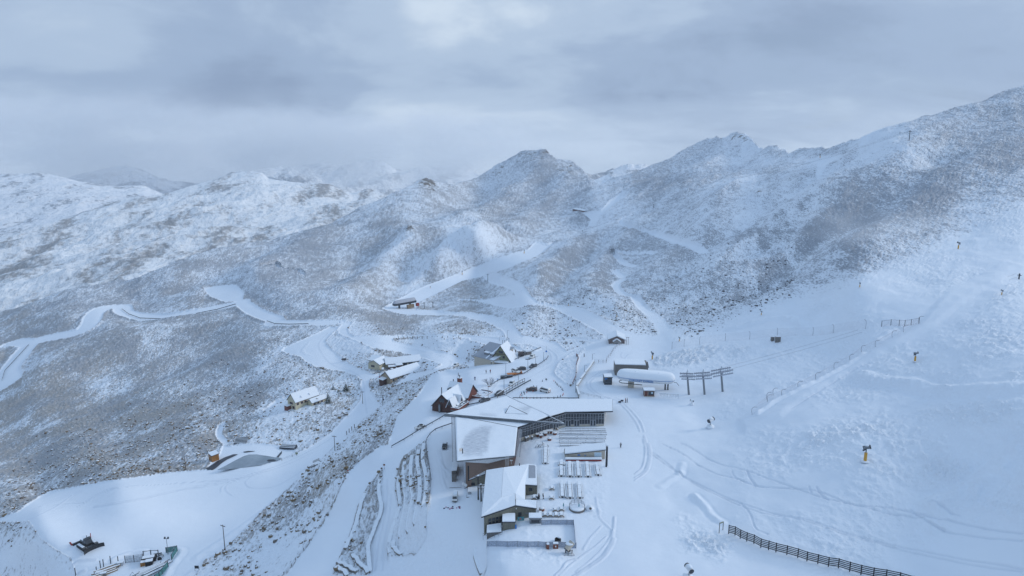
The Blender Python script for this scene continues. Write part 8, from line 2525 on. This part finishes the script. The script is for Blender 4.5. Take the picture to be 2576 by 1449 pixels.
MB().lathe([(.42, 0), (.48, .1), (.5, .9), (.44, .95)], (0, 0, 0), 14).build('body', 'dark_metal', t)
MB().lathe([(.44, .954), (.48, 1.02), (.3, 1.14)], (0, 0, 0), 14).build('snow_cover', 'snow', t, smooth=True)
# ------------------------------------------------------------------ trees
def conifer(loc, h, r, label):
 t = thing('conifer', label, 'tree', tuple(loc), 0, 'dark conifers behind the cottage')
 MB().tube((0, 0, -.5), (0, 0, h * .96), h * .028, .03, 7).build('trunk', 'bark', t)
 vs, fs = [], []
 m = MB(); sn = MB()
 layers = int(h * 2.6)
 for k in range(layers):
  f_ = k / layers
  z = h * (.06 + .92 * f_)
  rr = r * (1 - f_) ** .85 * random.uniform(.85, 1.1) + .12
  n = max(5, int(13 * (1 - f_) + 4))
  for i in range(n):
   a = 2 * math.pi * (i + random.random() * .8) / n
   l = rr * random.uniform(.65, 1.12)
   d = Vector((math.cos(a), math.sin(a), 0)); s_ = Vector((-d.y, d.x, 0))
   p = Vector((0, 0, z))
   dz = -l * random.uniform(.18, .42)
   for j in range(4):
    u0 = .25 + .19 * j
    c = p + d * (l * u0) + Vector((0, 0, dz * u0))
    w = .30 * (1.1 - u0) * l + .1
    q_ = c + d * (l * .26) + Vector((0, 0, dz * .3 + random.uniform(-.1, .05)))
    m.add([c + s_ * w * .5, c - s_ * w * .5, q_ + s_ * random.uniform(-.15, .15)], [(0, 1, 2)])
    m.add([c + s_ * w * .3, c - s_ * w * .3, c + d * .1 - Vector((0, 0, w * .7))], [(0, 1, 2)])
    if random.random() < .30:
     k_ = Vector((0, 0, .06))
     sn.add([c + s_ * w * .35 + k_, c - s_ * w * .35 + k_, q_ + k_], [(0, 1, 2)])
 m.build('crown', 'needle', t)
 sn.build('snow_cover', 'snow', t)
 return t
for s, x, y, yt, w, lab in (('3', 705, 1000, 850, 3.4, 'largest blue-green conifer at the right end of the cream cottage'), ('3', 760, 840, 775, 2.6, 'low rounded conifer behind the cottage, left of the group'), ('3', 817, 872, 822, 1.2, 'smallest conifer standing between the two dark ones'), ('3', 905, 850, 745, 3.6, 'broad dark conifer nearest the road above the cottage')):
 b, h = px_h(s, x, y, yt)
 conifer(b, h, w, lab)
def frosted_tree(loc, h, label):
 t = thing('deciduous_tree', label, 'tree', tuple(loc))
 tr_, tw = MB(), MB()
 def grow(p, d, l, r, depth):
  q_ = p + d * l
  (tr_ if depth < 2 else tw).tube(p, q_, r, r * .65, 5 if depth < 3 else 3)
  if depth >= 5:
   return
  for _ in range(3 if depth < 4 else 3):
   nd = (d + Vector((random.uniform(-.8, .8), random.uniform(-.8, .8), random.uniform(-.15, .55)))).normalized()
   grow(p + d * l * random.uniform(.6, 1.0), nd, l * random.uniform(.6, .8), r * .55, depth + 1)
 for i in range(6):
  a = i * 1.05 + random.random() * .5
  grow(Vector((math.cos(a) * .3, math.sin(a) * .3, -.3)), Vector((math.cos(a) * .5, math.sin(a) * .5, 1)).normalized(), h * .30, .14, 0)
 tr_.build('trunk', 'bark', t)
 tw.build('crown', 'frost', t)
 return t
b, h = px_h('4', 965, 1020, 822)
frosted_tree(b, h, 'bare frost-covered tree standing between the chalet and the road barrier')
# ------------------------------------------------------------------ tussock grass of the near banks
def tussocks():
 """clumps of snow grass too many to count: one mesh"""
 d = np.sqrt(X ** 2 + Y ** 2 + (Z - CAM_H) ** 2)
 eu = np.gradient(X, axis=1); ev = np.gradient(Y, axis=0)
 area = np.abs(np.gradient(X, axis=1) * np.gradient(Y, axis=0) - np.gradient(Y, axis=1) * np.gradient(X, axis=0))
 patch = fbm(X / 14 + 31, Y / 14, 3, .5)
 dens = np.clip(COVER - .16, 0, 1) * 0.72 * np.clip(.5 + 2.2 * patch, .03, 2.2)
 wgt = (area * dens * (d < 600) * (UU > -60) * (UU < 2000) * (VV < 1560) * np.clip(1.35 - d / 430, .04, 1)).ravel()
 n = int(min(80000, wgt.sum()))
 idx = rng.choice(wgt.size, n, p=wgt / wgt.sum())
 px_, py_, pz_ = X.ravel()[idx] + rng.normal(0, .25, n), Y.ravel()[idx] + rng.normal(0, .25, n), Z.ravel()[idx]
 sz = rng.uniform(.26, .68, n) * np.where(rng.random(n) < .10, 1.7, 1)
 tone = np.clip(BROWN.ravel()[idx] * rng.uniform(.5, 1.1, n), 0, 1)
 K = 7
 prof = [(.75, -.25), (1.0, .25), (.72, .72)]
 rot = rng.uniform(0, 6.28, n)
 verts = np.empty((n, K * 3 + 1, 3), np.float32)
 for k, (r, z) in enumerate(prof):
  for i in range(K):
   a = rot + 2 * math.pi * i / K
   j = rng.uniform(.7, 1.25, n)
   verts[:, k * K + i, 0] = px_ + np.cos(a) * r * sz * j
   verts[:, k * K + i, 1] = py_ + np.sin(a) * r * sz * j
   verts[:, k * K + i, 2] = pz_ + z * sz * rng.uniform(.8, 1.2, n)
 verts[:, -1, 0] = px_ + rng.normal(0, .1, n); verts[:, -1, 1] = py_ + rng.normal(0, .1, n); verts[:, -1, 2] = pz_ + .95 * sz
 tri = []
 for k in range(2):
  for i in range(K):
   j = (i + 1) % K
   tri += [(k * K + i, k * K + j, (k + 1) * K + j), (k * K + i, (k + 1) * K + j, (k + 1) * K + i)]
 for i in range(K):
  tri.append((2 * K + i, 2 * K + (i + 1) % K, 3 * K))
 tri = np.array(tri)
 faces = (tri[None] + (np.arange(n) * (K * 3 + 1))[:, None, None]).reshape(-1, 3)
 me = bpy.data.meshes.new('tussock_grass')
 me.vertices.add(n * (K * 3 + 1)); me.loops.add(faces.size); me.polygons.add(len(faces))
 me.vertices.foreach_set('co', verts.ravel())
 me.loops.foreach_set('vertex_index', faces.astype(np.int32).ravel())
 me.polygons.foreach_set('loop_start', (np.arange(len(faces)) * 3).astype(np.int32))
 me.update(calc_edges=True)
 me.polygons.foreach_set('use_smooth', np.ones(len(faces), bool))
 at = me.attributes.new('brown', 'FLOAT', 'POINT')
 at.data.foreach_set('value', np.repeat(tone, K * 3 + 1).astype(np.float32))
 at = me.attributes.new('laden', 'FLOAT', 'POINT')
 at.data.foreach_set('value', np.repeat(rng.uniform(0, 1, n), K * 3 + 1).astype(np.float32))
 t = NT('tussock_blades')
 g = t.n('ShaderNodeNewGeometry')
 sx = t.n('ShaderNodeSeparateXYZ'); t.put(sx.inputs[0], g.outputs['Normal'])
 v = t.coord('Object')
 nz = t.noise(v, 3.5, 3.0, .6)
 grass = t.mix(t.attr('brown'), t.mix(nz, (.06, .07, .085), (.19, .20, .23)), t.mix(nz, (.085, .060, .034), (.34, .245, .13)))
 lim = t.maprange(t.attr('laden'), 0, 1, .70, 1.15, False)
 m_ = t.maprange(t.math('ADD', sx.outputs[2], t.math('MULTIPLY', t.math('SUBTRACT', nz, .5), .7)), t.math('SUBTRACT', lim, .12), lim, 0, 1)
 t.bsdf(t.mix(m_, grass, (.80, .85, .91)), .85, 0, None, .15)
 me.materials.append(t.m)
 o = bpy.data.objects.new('tussock_grass', me)
 tag(o, 'brown tussock grass poking through the snow on the banks and hillsides', 'grass')
 o['kind'] = 'stuff'
 COL.objects.link(o)
tussocks()
# ------------------------------------------------------------------ the air
def add_haze():
 me = bpy.data.meshes.new('haze')
 x0, x1, y0, y1, z0, z1 = -9000, 9000, -1500, 5500, -2600, 1500
 v = [(x, y, z) for x in (x0, x1) for y in (y0, y1) for z in (z0, z1)]
 f = [(0, 1, 3, 2), (4, 6, 7, 5), (0, 4, 5, 1), (2, 3, 7, 6), (0, 2, 6, 4), (1, 5, 7, 3)]
 me.from_pydata(v, [], f)
 o = bpy.data.objects.new('haze', me)
 o['kind'] = 'stuff'
 t = NT('haze')
 p = t.n('ShaderNodeVolumePrincipled')
 p.inputs['Color'].default_value = (.80, .86, .94, 1)
 p.inputs['Density'].default_value = HAZE
 p.inputs['Anisotropy'].default_value = .2
 t.t.links.new(p.outputs[0], t.out.inputs['Volume'])
 me.materials.append(t.m)
 COL.objects.link(o)
HAZE = 0.00008
add_haze()
def low_cloud(name, x0, x1, y0, y1, z0, z1, dens, scale, seed):
 """a bank of cloud lying on the far summits"""
 me = bpy.data.meshes.new(name)
 v = [(x, y, z) for x in (x0, x1) for y in (y0, y1) for z in (z0, z1)]
 me.from_pydata(v, [], [(0, 1, 3, 2), (4, 6, 7, 5), (0, 4, 5, 1), (2, 3, 7, 6), (0, 2, 6, 4), (1, 5, 7, 3)])
 o = bpy.data.objects.new(name, me)
 o['kind'] = 'stuff'
 t = NT(name)
 g = t.coord('Generated')
 s = t.n('ShaderNodeSeparateXYZ'); t.put(s.inputs[0], g)
 edge = 1.0
 for i, (a, b) in enumerate(((.28, .28), (.2, .2), (.45, .30))):
  e = t.math('MULTIPLY', t.maprange(s.outputs[i], 0, a, 0, 1), t.maprange(s.outputs[i], 1 - b, 1, 1, 0))
  edge = e if i == 0 else t.math('MULTIPLY', edge, e)
 n = t.n('ShaderNodeTexNoise'); n.noise_dimensions = '4D'
 t.put(n.inputs['Vector'], t.coord('Object', (1, 1, 1.8))); n.inputs['W'].default_value = seed
 n.inputs['Scale'].default_value = scale; n.inputs['Detail'].default_value = 4.0; n.inputs['Roughness'].default_value = .55
 p = t.n('ShaderNodeVolumePrincipled')
 p.inputs['Color'].default_value = (.99, .995, 1, 1)
 t.put(p.inputs['Density'], t.math('MULTIPLY', t.math('MULTIPLY', edge, t.maprange(n.outputs[0], .38, .62, 0, 1)), dens))
 t.t.links.new(p.outputs[0], t.out.inputs['Volume'])
 me.materials.append(t.m)
 COL.objects.link(o)
low_cloud('low_cloud', -3300, 600, 6000, 7400, -420, 560, .0030, .0016, 2.0)
low_cloud('low_cloud', -5600, -2150, 5560, 6300, -330, 640, .0034, .0018, 5.0)
for (s_, x_, y_), (wx_, wy_, wz_), dn_ in ((('5', 850, 210), (34, 26, 13), .010), (('c', 1500, 960), (48, 40, 20), .0075), (('d', 1950, 260), (46, 40, 12), .0045)):
 p_ = sq(s_, x_, y_)
 low_cloud('snow_mist', p_.x - wx_, p_.x + wx_, p_.y - wy_, p_.y + wy_, p_.z - 3, p_.z + wz_, dn_, .05, x_)
